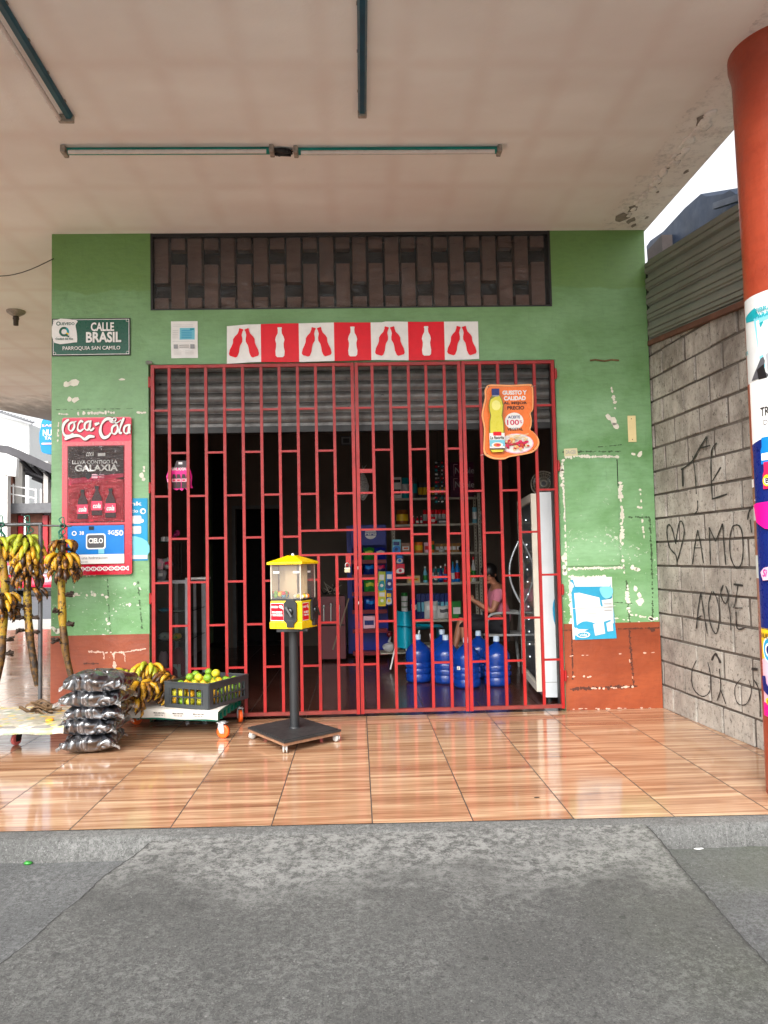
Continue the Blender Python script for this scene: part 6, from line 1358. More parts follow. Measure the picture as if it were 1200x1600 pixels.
for k, (a, b, y0_, lv, z_, mats, kd, nm, lab) in enumerate([
    (617, 631, 757, LV[4], 0, [W_, BLK], 'box', 'carton', 'small black and white carton, lower one at the left of the top shelf'),
    (632, 643, 746, LV[4], 0, [TEAL, LG], 'tin', 'tin', 'grey green tin left of its pair on the top shelf'), (644, 656, 746, LV[4], 0, [DGY, TEAL], 'tin', 'tin', 'dark tin right of its pair on the top shelf'),
    (622, 641, 796, LV[3], 0, [mat('amber_jar', rgb(150, 84, 40), 0.2), YEL], 'tin', 'jar', 'amber glass jar at the left end of the second shelf'),
    (646, 651, 806, LV[3], 0, [MAG, W_, RED], 'bottle', 'bottle', 'leftmost small red bottle on the second shelf'), (653, 657, 807, LV[3], 0, [RED, LP_, W_], 'bottle', 'bottle', 'second small red bottle on the second shelf'), (659, 663, 806, LV[3], 0, [MAG, W_, W_], 'bottle', 'bottle', 'third small red bottle with white label on the second shelf'), (676, 683, 808, LV[3], 0, [RED, W_], 'box', 'packet', 'small red packet in the middle of the second shelf'), (687, 702, 812, LV[3], 0, [DGY, LG], 'box', 'packet', 'low grey packet in the middle of the second shelf'),
    (742, 749, 794, LV[3], 0, [LC, W_], 'tin', 'glass_jar', 'pale glass jar at the right end of the second shelf'), (750, 757, 800, LV[3], 0, [LG, LC], 'tin', 'glass_jar', 'stubby glass jar beside the right shelf upright'),
    (629, 642, 848, LV[2], 0, [mat('stacked_sweets', rgb(160, 110, 80), 0.4), W_, ORG], 'box', 'packet', 'brown packet with a white stripe on the third shelf'), (650, 663, 847, LV[2], 0, [ORG, YEL], 'tin', 'jar', 'orange lidded jar on the third shelf'), (665, 672, 848, LV[2], 0, [LP_, RED], 'box', 'packet', 'pink packet between two orange jars on the third shelf'), (673, 681, 846, LV[2], 0, [ORG, GRN], 'tin', 'jar', 'smaller orange jar with green band on the third shelf'), (688, 697, 858, LV[2], 0, [LG, W_], 'pouch', 'bag_of_goods', 'flat white bag on the third shelf'), (720, 738, 852, LV[2], 0, [DRK, DGY], 'bag', 'bag_of_goods', 'black bag at the right of the third shelf'),
    (637, 657, 899, LV[1], 0, [CREAM, YEL, RED], 'box', 'carton', 'cream and yellow carton at the left of the fourth shelf'), (662, 669, 885, LV[1], 0, [LC, W_, GRN], 'bottle', 'bottle', 'clear green bottle standing alone on the fourth shelf'), (679, 685, 886, LV[1], 0, [DGY, LG, W_], 'bottle', 'bottle', 'dark bottle left of the blue ones on the fourth shelf'), (687, 693, 885, LV[1], 0, [NAVY, W_, BLU], 'bottle', 'bottle', 'navy bottle of the row on the fourth shelf'), (694, 700, 882, LV[1], 0, [RED, W_, BLU], 'bottle', 'bottle', 'red and blue spray bottle on the fourth shelf'),
    (706, 712, 879, LV[1], 0, [BLU, TEAL, W_], 'bottle', 'bottle', 'bright blue detergent bottle on the fourth shelf'), (712, 720, 877, LV[1], 0, [BLU, W_, RED], 'bottle', 'bottle', 'large blue detergent bottle with red and white label'), (701, 706, 884, LV[1], 0, [YEL, RED, MAG], 'bottle', 'bottle', 'narrow yellow bottle beside the blue detergent'),
    (730, 738, 877, LV[1], 0, [LIME, W_, GRN], 'bottle', 'bottle', 'green and white bottle right of the double bar on the fourth shelf'), (738, 745, 872, LV[1], 0, [LG, RED, GRN], 'bottle', 'bottle', 'red capped bottle by the right upright on the fourth shelf'),
    (641, 652, 937, LV[0], 0, [NAVY, W_], 'pouch', 'bag_of_goods', 'small navy and white bag on the lowest visible shelf'), (663, 684, 940, LV[0], 0, [LG, W_], 'pouch', 'bag_of_goods', 'crumpled white bag on the lowest visible shelf'), (684, 702, 948, LV[0], 0, [LG, DGY], 'pouch', 'bag_of_goods', 'flat pale packet on the lowest visible shelf'), (706, 720, 941, LV[0], 0, [GRN, W_], 'box', 'packet', 'bright green packet on the lowest visible shelf')]):
    crate_item(a, b, y0_, lv+0.001, mats, nm, lab, nm.replace('_', ' '), kind=kd, yb=SY+0.05)
crate_item(617, 631, 745, iz(757, SY+.05)+0.002, [W_, BLK], 'carton', 'small black and white carton stacked on the other one, top shelf left', 'carton', yb=SY+0.05)
for k in range(4):
    crate_item(627, 637, 926+9*k, LV[0]+0.001+(3-k)*0.072, [GRN, W_], 'cup', 'green and white cup in the stack of four on the lowest shelf', 'cup', kind='tin', yb=SY+0.05, group='stacked green and white cups')
for py_, lv_, a_, n_, w_, kd_, ms_, lab_, gr_ in ((797, LV[3], 664, 7, 6.0, 'tin', [RED, LG], 'red tin in the back row of the second shelf', 'back row of red tins'), (850, LV[2], 682, 8, 6.6, 'box', [flat('pack_tan', rgb(170, 120, 60), 0.4), W_], 'tan packet in the back row of the third shelf', 'back row of tan packets'),
    (889, LV[1], 671, 4, 6.5, 'tin', [TEAL, W_], 'teal tin at the back of the fourth shelf', 'back row of teal tins'), (754, LV[4], 657, 6, 7.5, 'tin', [DGY, YEL], 'grey tin with yellow band in the back row of the top shelf', 'back row of grey tins'), (928, LV[0], 650, 7, 7.5, 'box', [NAVY, LC], 'navy carton in the back row of the lowest shelf', 'back row of navy cartons')):
    for k in range(n_): crate_item(a_+k*w_, a_+k*w_+w_*0.92, py_, lv_+0.001, ms_, 'tin' if kd_ == 'tin' else 'packet', lab_, 'tin' if kd_ == 'tin' else 'packet', kind=kd_, yb=SY+0.22, dep=0.1, group=gr_)
# hanging strips of sachets, hanging bag
for k, (a, b, lab) in enumerate(((679, 687, 'left hanging strip of dark sachets'), (689, 694, 'right hanging strip of dark sachets'))):
    t = thing('sachet_strip', lab+' above the shelves', 'sachets', onY((a+b)/2, 720, 3.6)[:]); g = G()
    g.tube([onY((a+b)/2, 675, 3.6), onY((a+b)/2, 722, 3.6)], 0.003, 5); g.make('cord', M_cable, t)
    for i in range(11):
        y = 723+i*6.1; s = Sheet((a+b)/2, y, 3.6+0.004*(i % 2), tilt=0.05*math.sin(i*2)); s.back(a, y-2.9, b, y+2.9, 0.008, DRK); s.rect(a+.6, y-1.6, a+(b-a)*.55, y+1.2, [LG, RED, TEAL, W_][(i+k) % 4]); s.rect(a+(b-a)*.65, y-1, b-.5, y+.6, [DGY, LG, MAG][i % 3]); s.make('sachet', t)
g = G(); c = onY(567, 760, 2.9); M_pbag = film('white_carrier_bag', rough=0.3, bs=14, bstr=0.8, milk=0.45)
g.lathe([(0.004, 0.25), (0.012, 0.17), (0.05, 0.09), (0.075, 0.0), (0.06, -0.10), (0.02, -0.16), (0.0, -0.17)], c, 18, sy=0.5); g.tube([c+V((0, 0, 0.2)), c+V((-0.005, 0, 0.62))], 0.002, 4, 1); g.tube([c+V((0, 0, 0.2)), c+V((0.05, 0, 0.26))], [0.012, 0.002], 5)
item('carrier_bag', 'pale plastic carrier bag hanging from a string behind the gate', 'bag', g, [M_pbag, M_cable])
g = G(); s = Sheet(541, 688, 5.39); s.back(532, 681, 550, 696, 0.012, DGY); s.rect(533.5, 682.5, 548.5, 694.5, GR); s.rect(536, 685, 546, 692, DGY); tag(s.make('wall_picture'), 'small grey framed picture high on the back wall', 'picture')
# crisp rack with a blue header
PY = 3.6; x0, x1 = ix(550, PY), ix(607, PY); rk = thing('snack_rack', 'blue headed snack display rack full of shiny packets', 'display rack', ((x0+x1)/2, PY+.15, 0))
zt2 = iz(820, PY, 580); zh = iz(852, PY, 580)
RK = flat('rack_blue', rgb(20, 36, 140), 0.35)
g = G(); g.box((x0-0.06, PY+.3, 0.05), (x1, PY+.34, zt2)); g.make('back_panel', RK, rk)
g = G(); g.box((x0, PY, zh), (x1-.02, PY+.02, zt2), 0, 0.004); hd_ = g.make('header', RK, rk)
s = Sheet(580, 834, PY-0.002); s.disc(579, 834, 10.5, W_, 9.5); s.poly([(569.5, 831), (588.5, 831), (588.5, 836.8), (569.5, 836.8)], RK); s.ring(579, 834, 10, 1.2, RK, 9); s.text('PEPSI', 570.5, 831.6, 588, 836.2, W_, 0.05); s.make('header_print', hd_)
RKR = flat('rack_red_edge', rgb(120, 12, 30), 0.4)
for py in (877, 900, 927, 955, 985, 1020):
    z = iz(py, PY, 580); g = G(); g.box((x0, PY, z-.012), (x1-.02, PY+.3, z)); g.box((x0, PY-.012, z-.03), (x1-.02, PY, z+.02)); g.make('rack_shelf', RKR, rk)
    if py < 960:
        for k in range(3):
            a = 551+k*18; m3 = [[DRK, mat('silver_foil', rgb(196, 190, 182), 0.25, metal=0.7)], [NAVY, BLU], [flat('pack_plum_blue', rgb(50, 50, 110), 0.3), MAG], [GRN, LIME], [RK, W_]]
            crate_item(a, a+17, py-23, z+0.004, m3[(k+py) % 5], 'snack_packet', ['left', 'middle', 'right'][k]+' shiny snack packet on the '+{877: 'top', 900: 'second', 927: 'third', 955: 'fourth'}[py]+' shelf of the blue rack', 'snack packet', kind='pouch', yb=PY+.05, dep=0.09)
crate_item(567, 585, 961, iz(983, PY, 575)+.004, [LP_, NAVY], 'basket', 'small pinkish basket low in the blue rack', 'basket', yb=PY+.04); crate_item(590, 606, 953, iz(961, PY, 590)+.02, [RK, BLU], 'packet', 'flat blue box beside the basket low in the rack', 'packet', yb=PY+.04)
FY = 3.3
for a, y0_, b, y1_, ms, lab in ((591, 893, 602, 926, (LIME, W_, TEAL), 'green sheet of sachets hanging beside the snack rack'), (603, 893, 614, 922, (BLU, W_, NAVY), 'blue sheet of sachets hanging beside the green one'), (591, 922, 603, 947, (YEL, W_, LIME), 'yellow sachets hanging lowest beside the snack rack'), (603, 924, 613, 946, (NAVY, YEL, LG), 'navy and yellow sachets hanging below the blue sheet'), (613, 843, 626, 866, (LC, NAVY, BLU), 'pale blue packet clipped to the shelf upright'), (619, 866, 630, 881, (NAVY, BLU, LG), 'dark blue card on the shelf upright'), (619, 881, 632, 897, (RED, MAG, W_), 'red card on the shelf upright'), (704, 700+83, 708, 815, (RED, LP_, DRED), 'thin red hanging strip')):
    if a == 704: continue
    s = Sheet((a+b)/2, (y0_+y1_)/2, FY, tilt=-0.04, step=0.001); s.back(a, y0_, b, y1_, 0.012, ms[0]); h = y1_-y0_
    s.rect(a, y0_, b, y1_, ms[0]); s.rect(a+1.5, y0_+h*.15, b-2, y0_+h*.4, ms[1]); s.poly(smooth([(a+2, y0_+h*.5), (b-2, y0_+h*.45), (b-1, y0_+h*.85), (a+1, y0_+h*.9)], 3, True), ms[2]); s.disc((a+b)/2, y0_+h*.66, 2.5, ms[1]); tag(s.make('hanging_packet'), lab, 'packet')
# dark red cabinet with tools
QY = 3.5; x0, x1 = ix(497, QY), ix(539, QY); zt3 = iz(932, QY, 515); zb3 = iz(1030, QY, 515)
cb2 = thing('red_cabinet', 'dark red metal cabinet with hanging kitchen tools, inside left of centre', 'cabinet', ((x0+x1)/2, QY, 0)); CR = mat('dark_red_enamel', rgb(104, 14, 26), 0.35, var=0.15)
g = G(); g.box((x0, QY, zb3), (x1, QY+.35, zt3), 0, 0.004); g.make('body', CR, cb2); g = G(); g.box((x0+.01, QY-.006, iz(978, QY, 515)), (x1-.01, QY, iz(976, QY, 515))); g.make('door_seam', M_dark, cb2)
for k, (px, ya, yb_) in enumerate(((506, 948, 972), (517, 945, 973), (530, 948, 976))):
    g = G(); g.bar(onY(px, ya, QY-.03), onY(px, yb_, QY-.03), 0.010); g.ball(onY(px, ya, QY-.03), 0.018, 8, sc=(1, .4, 1.4)); item('ladle', ['left', 'middle', 'right'][k]+' steel utensil hanging on the red cabinet', 'utensil', g, mat('dull_steel', rgb(170, 168, 164), 0.35, metal=0.7))
g = G(); R = random.Random(3); c = onY(516, 928, QY+.1)
for k in range(18): e = V((R.uniform(-.16, .16), R.uniform(-.05, .05), R.uniform(.03, .16))); g.tube([c+V((R.uniform(-.12, .12), 0, 0)), c+e], [0.008, 0.003], 5, k % 2)
item('utensil_heap', 'heap of pale stalks and utensils on the red cabinet', 'utensils', g, [STL, M_holedark])
g = G(); g.bar(onY(545, 935, 3.2), onY(520, 1015, 3.0), 0.018); item('broom_handle', 'thin broom handle leaning beside the red cabinet', 'broom', g, mat('dull_wood', rgb(120, 98, 80), 0.6))
# turquoise plastic chair on white legs
TQ = mat('turquoise_plastic', rgb(10, 146, 170), 0.35, var=0.05, vs=3); TY = 2.5
ch = thing('plastic_chair', 'turquoise moulded plastic chair on thin white legs behind the water bottles', 'chair', (ix(645, TY), TY, 0)); g = G()
xa, xb = ix(616, TY), ix(648, TY); za, zb5 = iz(955, TY), iz(1012, TY)
def shl(u, v):
    x = xa+(xb-xa)*u; z = zb5+(za-zb5)*v; nar = 0.72+0.28*math.sin(math.pi*min(1, v*0.9+.15)); x = (xa+xb)/2+(x-(xa+xb)/2)*nar
    return (x, TY+0.16*(1-((u-.5)*2)**2)*(-1)+0.1+0.03*v, z)
g.grid(shl, 14, 12); g.grid(lambda u, v: V(shl(1-u, v))+V((0, 0.006, 0)), 14, 12); g.make('backrest', TQ, ch)
g = G(); sz = iz(976, TY); g.grid(lambda u, v: (xa+0.02+(ix(688, TY)-xa)*u, TY-0.1+0.4*v, sz-0.05*math.sin(math.pi*u)*math.sin(math.pi*v)-0.03*u), 12, 10); g.grid(lambda u, v: (ix(684, TY)+0.012*math.sin(v*3), TY-0.1+0.4*v, sz-0.04-0.16*u), 4, 8); g.make('seat', TQ, ch)
for a, b in (((618, 1010), (610, 1046)), ((634, 1008), (640, 1050)), ((672, 990), (680, 1040)), ((655, 985), (652, 1035))):
    g = G(); g.tube([onY(*a, TY), onY(*b, TY-0.02)], 0.010, 8); g.make('leg', W_, ch)
g = G(); a = onY(606, 1040, 3.2); g.box((ix(593, 3.0), 3.0, iz(1021, 3)), (ix(632, 3.0), 3.3, iz(1019, 3))); item('low_shelf', 'low pale shelf board behind the turquoise chair', 'shelf', g, STL)
g = G(); g.ball(onY(608, 1011, 3.1), 0.07, 12, sc=(1.1, .8, .8), amp=0.3); g.tube([onY(608, 1003, 3.1), onY(610, 995, 3.1)], [0.02, 0.004], 6); item('tied_bag', 'small tied white plastic bag under the turquoise chair', 'bag', g, M_pbag)
g = G(); g.ball(onY(609, 991, 3.2), 0.04, 10, amp=0.2); item('red_pouch', 'small dull red pouch on the low shelf', 'pouch', g, CR)
# blue water bottles
JB = mat('translucent_blue_bottle', rgb(16, 60, 146), 0.2, var=0.08, vs=3, coat=0.3); JC = flat('white_blue_cap', rgb(196, 214, 232), 0.4)
def jug_mesh():
    g = G(); prof = [(0.10, 0), (0.128, 0.012), (0.134, 0.03), (0.134, 0.05)]
    for z in (0.09, 0.15, 0.21): prof += [(0.134, z-0.012), (0.129, z-0.004), (0.129, z+0.004), (0.134, z+0.012)]
    prof += [(0.134, 0.29), (0.130, 0.315), (0.112, 0.35), (0.082, 0.385), (0.05, 0.41), (0.031, 0.42), (0.027, 0.45)]
    g.lathe(prof, n=36)
    for k in range(6):
        a = k*math.pi/3; M = Matrix.Rotation(a, 4, 'Z'); g.box((0.126, -0.035, 0.10), (0.137, 0.035, 0.14), 0, 0.006, M); g.box((0.126, -0.035, 0.16), (0.137, 0.035, 0.20), 0, 0.006, M)
    return g
JP = [((656, 1068), 'leftmost blue water bottle on the shop floor'), ((700, 1070), 'blue water bottle right of the leftmost one'), ((733, 1077), 'frontmost blue water bottle with a small white sticker'), ((781, 1074), 'rightmost blue water bottle near the fridge'), ((694, 1056), 'rear blue water bottle behind the second one'), ((752, 1060), 'rear blue water bottle between the two on the right')]
for k, ((px, py), lab) in enumerate(JP):
    c = onZ(px, py, 0.0); c.y += 0.13; t = thing('water_bottle', lab, 'water bottle', c[:], k*0.4, 'blue twenty litre water bottles')
    jug_mesh().make('bottle_body', JB, t, local=True); g = G(); g.lathe([(0.031, 0.44), (0.031, 0.485), (0.027, 0.492), (0.0, 0.492)], n=20); g.make('cap', JC, t, local=True)
    if k == 2:
        c2_ = c+V((-0.095, -0.105, 0.205)); s = Sheet(0, 0, c=c2_, k=0.001, N=(-0.6, -0.8, 0), U=(0.8, -0.6, 0)); s.rect(-17, -17, 17, 17, W_); s.disc(0, 0, 8, GR); s.make('sticker', t)
# tall glass fronted fridge, seen edge on
Nn_ = V((1.505, 0.36, 0)); Ff = V((1.60, 1.46, 0)); dd = (Ff-Nn_); FLn = dd.length; fa = math.atan2(dd.y, dd.x); FMt = Matrix.Translation(Nn_) @ Matrix.Rotation(fa-math.pi/2, 4, 'Z')
fr_ = thing('drinks_fridge', 'tall scuffed white drinks fridge with a glass door standing by the gate', 'fridge', Nn_[:], fa-math.pi/2)
WF = mat('scuffed_white_enamel', rgb(214, 218, 222), 0.35, var=0.05, vs=3, dirt=rgb(96, 92, 90), dirt_amt=0.22, dirt_s=7); FT = 1.86
CF = mat('yellowed_white_plastic', rgb(216, 208, 192), 0.45, var=0.05)
g = G(); g.box((0.06, 0, 0.05), (0.72, 0.03, FT)); g.box((0.06, FLn-.03, 0.05), (0.72, FLn, FT)); g.box((0.69, 0.03, 0.05), (0.72, FLn-.03, FT)); g.box((0.06, 0.03, FT-.06), (0.69, FLn-.03, FT)); g.box((0.06, 0.03, 0.05), (0.69, FLn-.03, 0.14)); g.make('cabinet', WF, fr_, local=True)
g = G(); g.box((0.061, -0.001, 0.18), (0.70, 0, 0.183)); g.make('kick_seam', M_dark, fr_, local=True)
g = G(); g.box((0.0, 0.0, 0.10), (0.055, 0.05, FT-.01), 0, 0.004); g.box((0.0, FLn-.05, 0.10), (0.055, FLn, FT-.01), 0, 0.004); g.box((0.0, .05, 0.10), (0.055, FLn-.05, 0.16)); g.box((0.0, .05, FT-.08), (0.055, FLn-.05, FT-.01)); g.make('door_frame', CF, fr_, local=True)
g = G(); g.grid(lambda u, v: (0.02, FLn-.05-(FLn-.1)*u, .16+(FT-.24)*v), 1, 1); g.make('door_glass', film('fridge_glass', tint=(0.75, 0.82, 0.86, 1), rough=0.03, bstr=0, milk=0.03), fr_, local=True)
g = G(); g.tube([(0.0-0.10*math.sin(math.pi*i/12), FLn-.03, 0.82+0.62*i/12) for i in range(13)], 0.011, 8); g.make('door_handle', mat('pale_steel', rgb(190, 196, 200), 0.3, metal=0.6), fr_, local=True)
for z in (0.42, 0.72, 1.02, 1.32, 1.58):
    g = G(); g.box((0.10, 0.04, z), (0.66, FLn-.04, z+.012)); g.make('fridge_shelf', CF, fr_, local=True)
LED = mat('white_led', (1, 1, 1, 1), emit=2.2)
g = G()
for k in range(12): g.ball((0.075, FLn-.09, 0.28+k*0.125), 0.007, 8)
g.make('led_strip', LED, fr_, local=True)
for k, (y, z, m) in enumerate([(0.15+0.13*j, z, mm) for z, mm in ((0.145, BLU), (0.435, COLA), (0.735, GRN), (1.035, ORG)) for j in range(7)]):
    g = G(); g.lathe([(0.034, 0), (0.036, 0.16), (0.016, 0.22), (0.014, 0.25)], n=12); g.lathe([(0.037, 0.05), (0.037, 0.12)], n=12, mi=1)
    o = g.make('drink_bottle', [m, W_], local=True); o.location = FMt @ V((0.16, y, z)); tag(o, {BLU: 'blue', COLA: 'dark cola', GRN: 'green', ORG: 'orange'}[m]+' drink bottle standing inside the fridge', 'bottle', '%s bottles on one fridge shelf' % {BLU: 'blue', COLA: 'dark', GRN: 'green', ORG: 'orange'}[m])
for x, y in ((0.12, 0.08), (0.12, FLn-.08), (0.66, 0.08), (0.66, FLn-.08)):
    g = G(); g.lathe([(0.03, 0), (0.03, 0.05)], (x, y, 0), 12); g.make('foot', BP, fr_, local=True)
g = G(); q = FMt.inverted() @ onY(868, 955, 0.35); g.ball((q.x, -0.004, q.z), 0.10, 12, sc=(0.25, .02, 1.2), amp=0.2); g.make('blue_decal', CY, fr_, local=True)
# round table fan on the fridge
fc = FMt @ V((0.16, 0.30, FT)); fn = thing('table_fan', 'dusty round table fan on top of the fridge', 'fan', fc[:], -0.2); BPf = M_black
g = G(); g.lathe([(0.07, 0), (0.065, 0.02), (0.02, 0.03), (0.016, 0.08)], n=18); g.make('base', BPf, fn, local=True)
g = G(); Mf = Matrix.Translation((0, 0, 0.10)) @ Matrix.Rotation(math.pi/2, 4, 'X')
for rr_ in (0.03, 0.06, 0.09, 0.115):
    for z_ in ((-0.03, 0.03) if rr_ > 0.1 else (0.03+0.015*(0.115-rr_)*10,)): g.tube([(rr_*math.cos(a), rr_*math.sin(a), z_) for a in [i*math.pi/12 for i in range(25)]], 0.002, 5, M=Mf, caps=False)
for i in range(24): a = i*math.pi/12; g.tube([(0.02*math.cos(a), 0.02*math.sin(a), 0.045), (0.09*math.cos(a), 0.09*math.sin(a), 0.042), (0.115*math.cos(a), 0.115*math.sin(a), 0.03), (0.115*math.cos(a), 0.115*math.sin(a), -0.03)], 0.0013, 4, M=Mf, caps=False)
g.make('cage', STL, fn, local=True); g = G(); g.lathe([(0.035, -0.07), (0.04, -0.03), (0.02, -0.02)], n=14, M=Mf)
for i in range(3):
    a0 = i*2.094
    g.grid(lambda u, v: (( .02+.08*u)*math.cos(a0+0.9*v), (.02+.08*u)*math.sin(a0+0.9*v), 0.012*(v-.5)), 5, 5, M=Mf)
g.make('motor_and_blades', DGY, fn, local=True)
# aluminium showcase on the left
VY = 0.95; x0, x1 = ix(240, VY), ix(294, VY); zt4 = iz(907, VY, 265); ALU = mat('brushed_aluminium', rgb(214, 216, 220), 0.4, metal=0.2, var=0.12, vs=20)
vt = thing('glass_showcase', 'aluminium framed glass showcase inside left of the gate', 'showcase', ((x0+x1)/2, VY+.3, 0)); f = 0.03; VD = 0.9
for x in (x0, x1-f):
    for y in (VY, VY+VD-f): g = G(); g.box((x, y, 0), (x+f, y+f, zt4-f)); g.make('frame_post', ALU, vt)
g = G(); g.box((x0, VY, zt4-f), (x1, VY+VD, zt4-f+.012)); g.box((x0, VY-0.001, zt4-f+.012), (x1, VY+.02, zt4)); g.box((x1-.02, VY+.02, zt4-f+.012), (x1, VY+VD, zt4)); g.make('top_frame', ALU, vt)
GLS = film('showcase_glass', tint=(0.85, 0.9, 0.88, 1), rough=0.03, bstr=0, milk=0.04)
g = G(); g.box((x0+f, VY+.012, 0.06), (x1-f, VY+.016, zt4-f)); g.make('front_glass', GLS, vt)
LZ = [0.08, iz(1002, VY, 265), iz(957, VY, 265)]
for z in LZ: g = G(); g.box((x0+.005, VY+.02, z-.006), (x1-.005, VY+VD-.03, z)); g.make('glass_shelf', GLS, vt)
for k, px in enumerate((302, 312)): g = G(); xx = ix(px, VY+1.2); g.box((xx, VY+1.2+.1*k, 0.02), (xx+.028, VY+1.23+.1*k, zt4)); g.make('sliding_rail', ALU, vt)
R = random.Random(77); items = [(246, 262, 942, 2, [CY, LC], 'bag', 'blue packet on the upper glass shelf of the showcase'), (268, 284, 946, 2, [LG, W_], 'bag', 'pale packet on the upper glass shelf of the showcase'), (245, 262, 980, 1, [LG, GR], 'bag', 'rolled grey bag on the lower glass shelf'), (266, 279, 982, 1, [YEL, GRN], 'bag', 'yellow and green packet on the lower glass shelf'), (244, 260, 1012, 0, [LP_, MAG], 'bag', 'pink bag at the bottom of the showcase'), (262, 286, 1006, 0, [flat('dusty_rose', rgb(150, 70, 84), 0.5), LG], 'bag', 'dull red bag at the bottom of the showcase'), (250, 285, 1034, 0, [LG, GR], 'bag', 'clear crumpled bag on the floor of the showcase')]
for a, b, py, li, ms, kd, lab in items: crate_item(a, b, py, LZ[li]+.002, ms, 'packet', lab, 'packet', kind=kd, yb=VY+.06+0.1*(py == 1012), dep=0.16)
g = G(); gz = iz(846, VY+.1, 260); g.box((x0-.05, VY+.05, gz-.008), (ix(272, VY+.05), VY+.45, gz)); item('green_glass_shelf', 'green edged glass shelf high on the left inside the gate', 'shelf', g, mat('bottle_green_glass', rgb(14, 74, 58), 0.15))
g = G(); c = onY(255, 841, VY+.12); g.lathe([(0.022, 0), (0.024, .04), (0.02, .045)], (c.x, c.y, gz), 14); g.lathe([(0.022, 0), (0.024, .04), (0.02, .045)], (c.x+.05, c.y, gz), 14); item('small_tubs', 'two little white tubs on the green glass shelf', 'tubs', g, W_)
g = G(); R = random.Random(9); c = onY(274, 836, VY+.3)
for k in range(8): g.ball(c+V((R.uniform(-.04, .04), R.uniform(-.03, .03), R.uniform(-.03, .05))), 0.02, 7, amp=0.5, seed=k)
item('pink_flowers', 'small bunch of pink artificial flowers at the left', 'flowers', g, flat('dusty_pink', rgb(180, 50, 110), 0.6))
g = G(); xa_ = ix(244, VY+.1); xb_ = ix(290, VY+.4)
for i in range(5): x = ix(264+5*i, VY+.3); g.tube([(x, VY+.3, zt4+.01), (x, VY+.3, gz-.01)], 0.0035, 5)
for i in range(3): z = zt4+.06+i*.09; g.tube([(ix(262, VY+.3), VY+.3, z), (ix(286, VY+.3), VY+.3, z)], 0.003, 5)
item('wire_rack', 'black wire rack standing on the showcase', 'rack', g, M_black)
for k, (px, py, ms) in enumerate(((250, 882, [LP_, LG]), (262, 880, [LG, MAG]), (252, 898, [GR, W_]))):
    g = G(); c = onY(px, py, VY+.15); c.z = max(c.z, zt4+.04+.05*(k < 2)); g.ball(c, 0.045, 12, sc=(1, .7, 1.2), amp=0.6, seed=k+5); g.box((c.x-.02, c.y-.036, c.z-.015), (c.x+.02, c.y-.02, c.z+.015), 1); item('sweet_bag', ['pink tied bag of sweets upper left on the showcase', 'pale tied bag of sweets beside the pink one', 'grey bag of sweets lowest on the showcase'][k], 'bag', g, ms)
g = G(); g.box((x1-.05, VY+.1, zt4+.001), (x1+.16, VY+.3, zt4+.02), 0, 0.004); item('paper_stack', 'thin stack of white paper at the right corner of the showcase', 'paper', g, W_)
# white plastic armchair for the seated woman
AY = 2.42; ax = ix(782, AY); AC = mat('grey_white_plastic', rgb(176, 178, 176), 0.4)
ac = thing('plastic_armchair', 'pale plastic armchair with curved arm under the seated woman', 'chair', (ax, AY, 0))
g = G(); g.box((ax-.22, AY-.22, .40), (ax+.22, AY+.22, .425), 0, .008); g.make('seat', AC, ac)
g = G(); g.grid(lambda u, v: (ax+.22+.06*v, AY-.22+.44*u, .42+.42*v), 8, 8); g.grid(lambda u, v: (ax+.232+.06*v, AY-.22+.44*(1-u), .42+.42*v), 8, 8); g.make('backrest', AC, ac)
for sy in (-1, 1):
    g = G(); g.tube(smooth([(ax-.20, AY+sy*.24, .42), (ax-.19, AY+sy*.25, .60), (ax-.12, AY+sy*.25, .655), (ax+.08, AY+sy*.25, .66), (ax+.25, AY+sy*.23, .64)], 5), .014, 8); g.make('arm', AC, ac)
    for sx in (-1, 1): g = G(); g.tube([(ax+sx*.20, AY+sy*.20, .41), (ax+sx*.235, AY+sy*.235, 0)], [.022, .016], 8); g.make('leg', AC, ac)
# ------------------------------------------------ the woman
def skin_obj(name, verts, edges, radii, m, parent, sub=2, root=0, extra=None):
    me = bpy.data.meshes.new(name); me.from_pydata([tuple(v) for v in verts], edges, []); o = bpy.data.objects.new(name, me); C.objects.link(o)
    o.modifiers.new('skin', 'SKIN'); o.modifiers['skin'].use_smooth_shade = True
    for i, r in enumerate(radii):
        sv = me.skin_vertices[0].data[i]; sv.radius = (r, r) if not isinstance(r, tuple) else r; sv.use_root = (i == root)
    s = o.modifiers.new('sub', 'SUBSURF'); s.levels = sub; s.render_levels = sub
    dg = bpy.context.evaluated_depsgraph_get(); nm = bpy.data.meshes.new_from_object(o.evaluated_get(dg)); bpy.data.objects.remove(o)
    g = G(); g.add([v.co[:] for v in nm.vertices], [tuple(p.vertices) for p in nm.polygons], 0, True); bpy.data.meshes.remove(nm)
    if extra: extra(g)
    return g.make(name, m if isinstance(m, list) else [m], parent)
WX, WY = ax-0.03, AY; SK = mat('warm_brown_skin', rgb(172, 116, 88), 0.5, var=0.06, vs=8); HAIR = mat('black_hair', rgb(16, 12, 12), 0.45, var=0.3, vs=60)
wn = thing('person', 'seated woman in a pink top looking down at her phone', 'person', (WX, WY, 0))
hx, hy, hz = WX-0.10, WY-0.01, 1.105     # head centre, looking down to the left and towards the street
Vv = []; Ee = []; Rr = []
def av(x, y, z, r, link=None):
    Vv.append((x, y, z)); Rr.append(r)
    if link is not None: Ee.append((link, len(Vv)-1))
    return len(Vv)-1
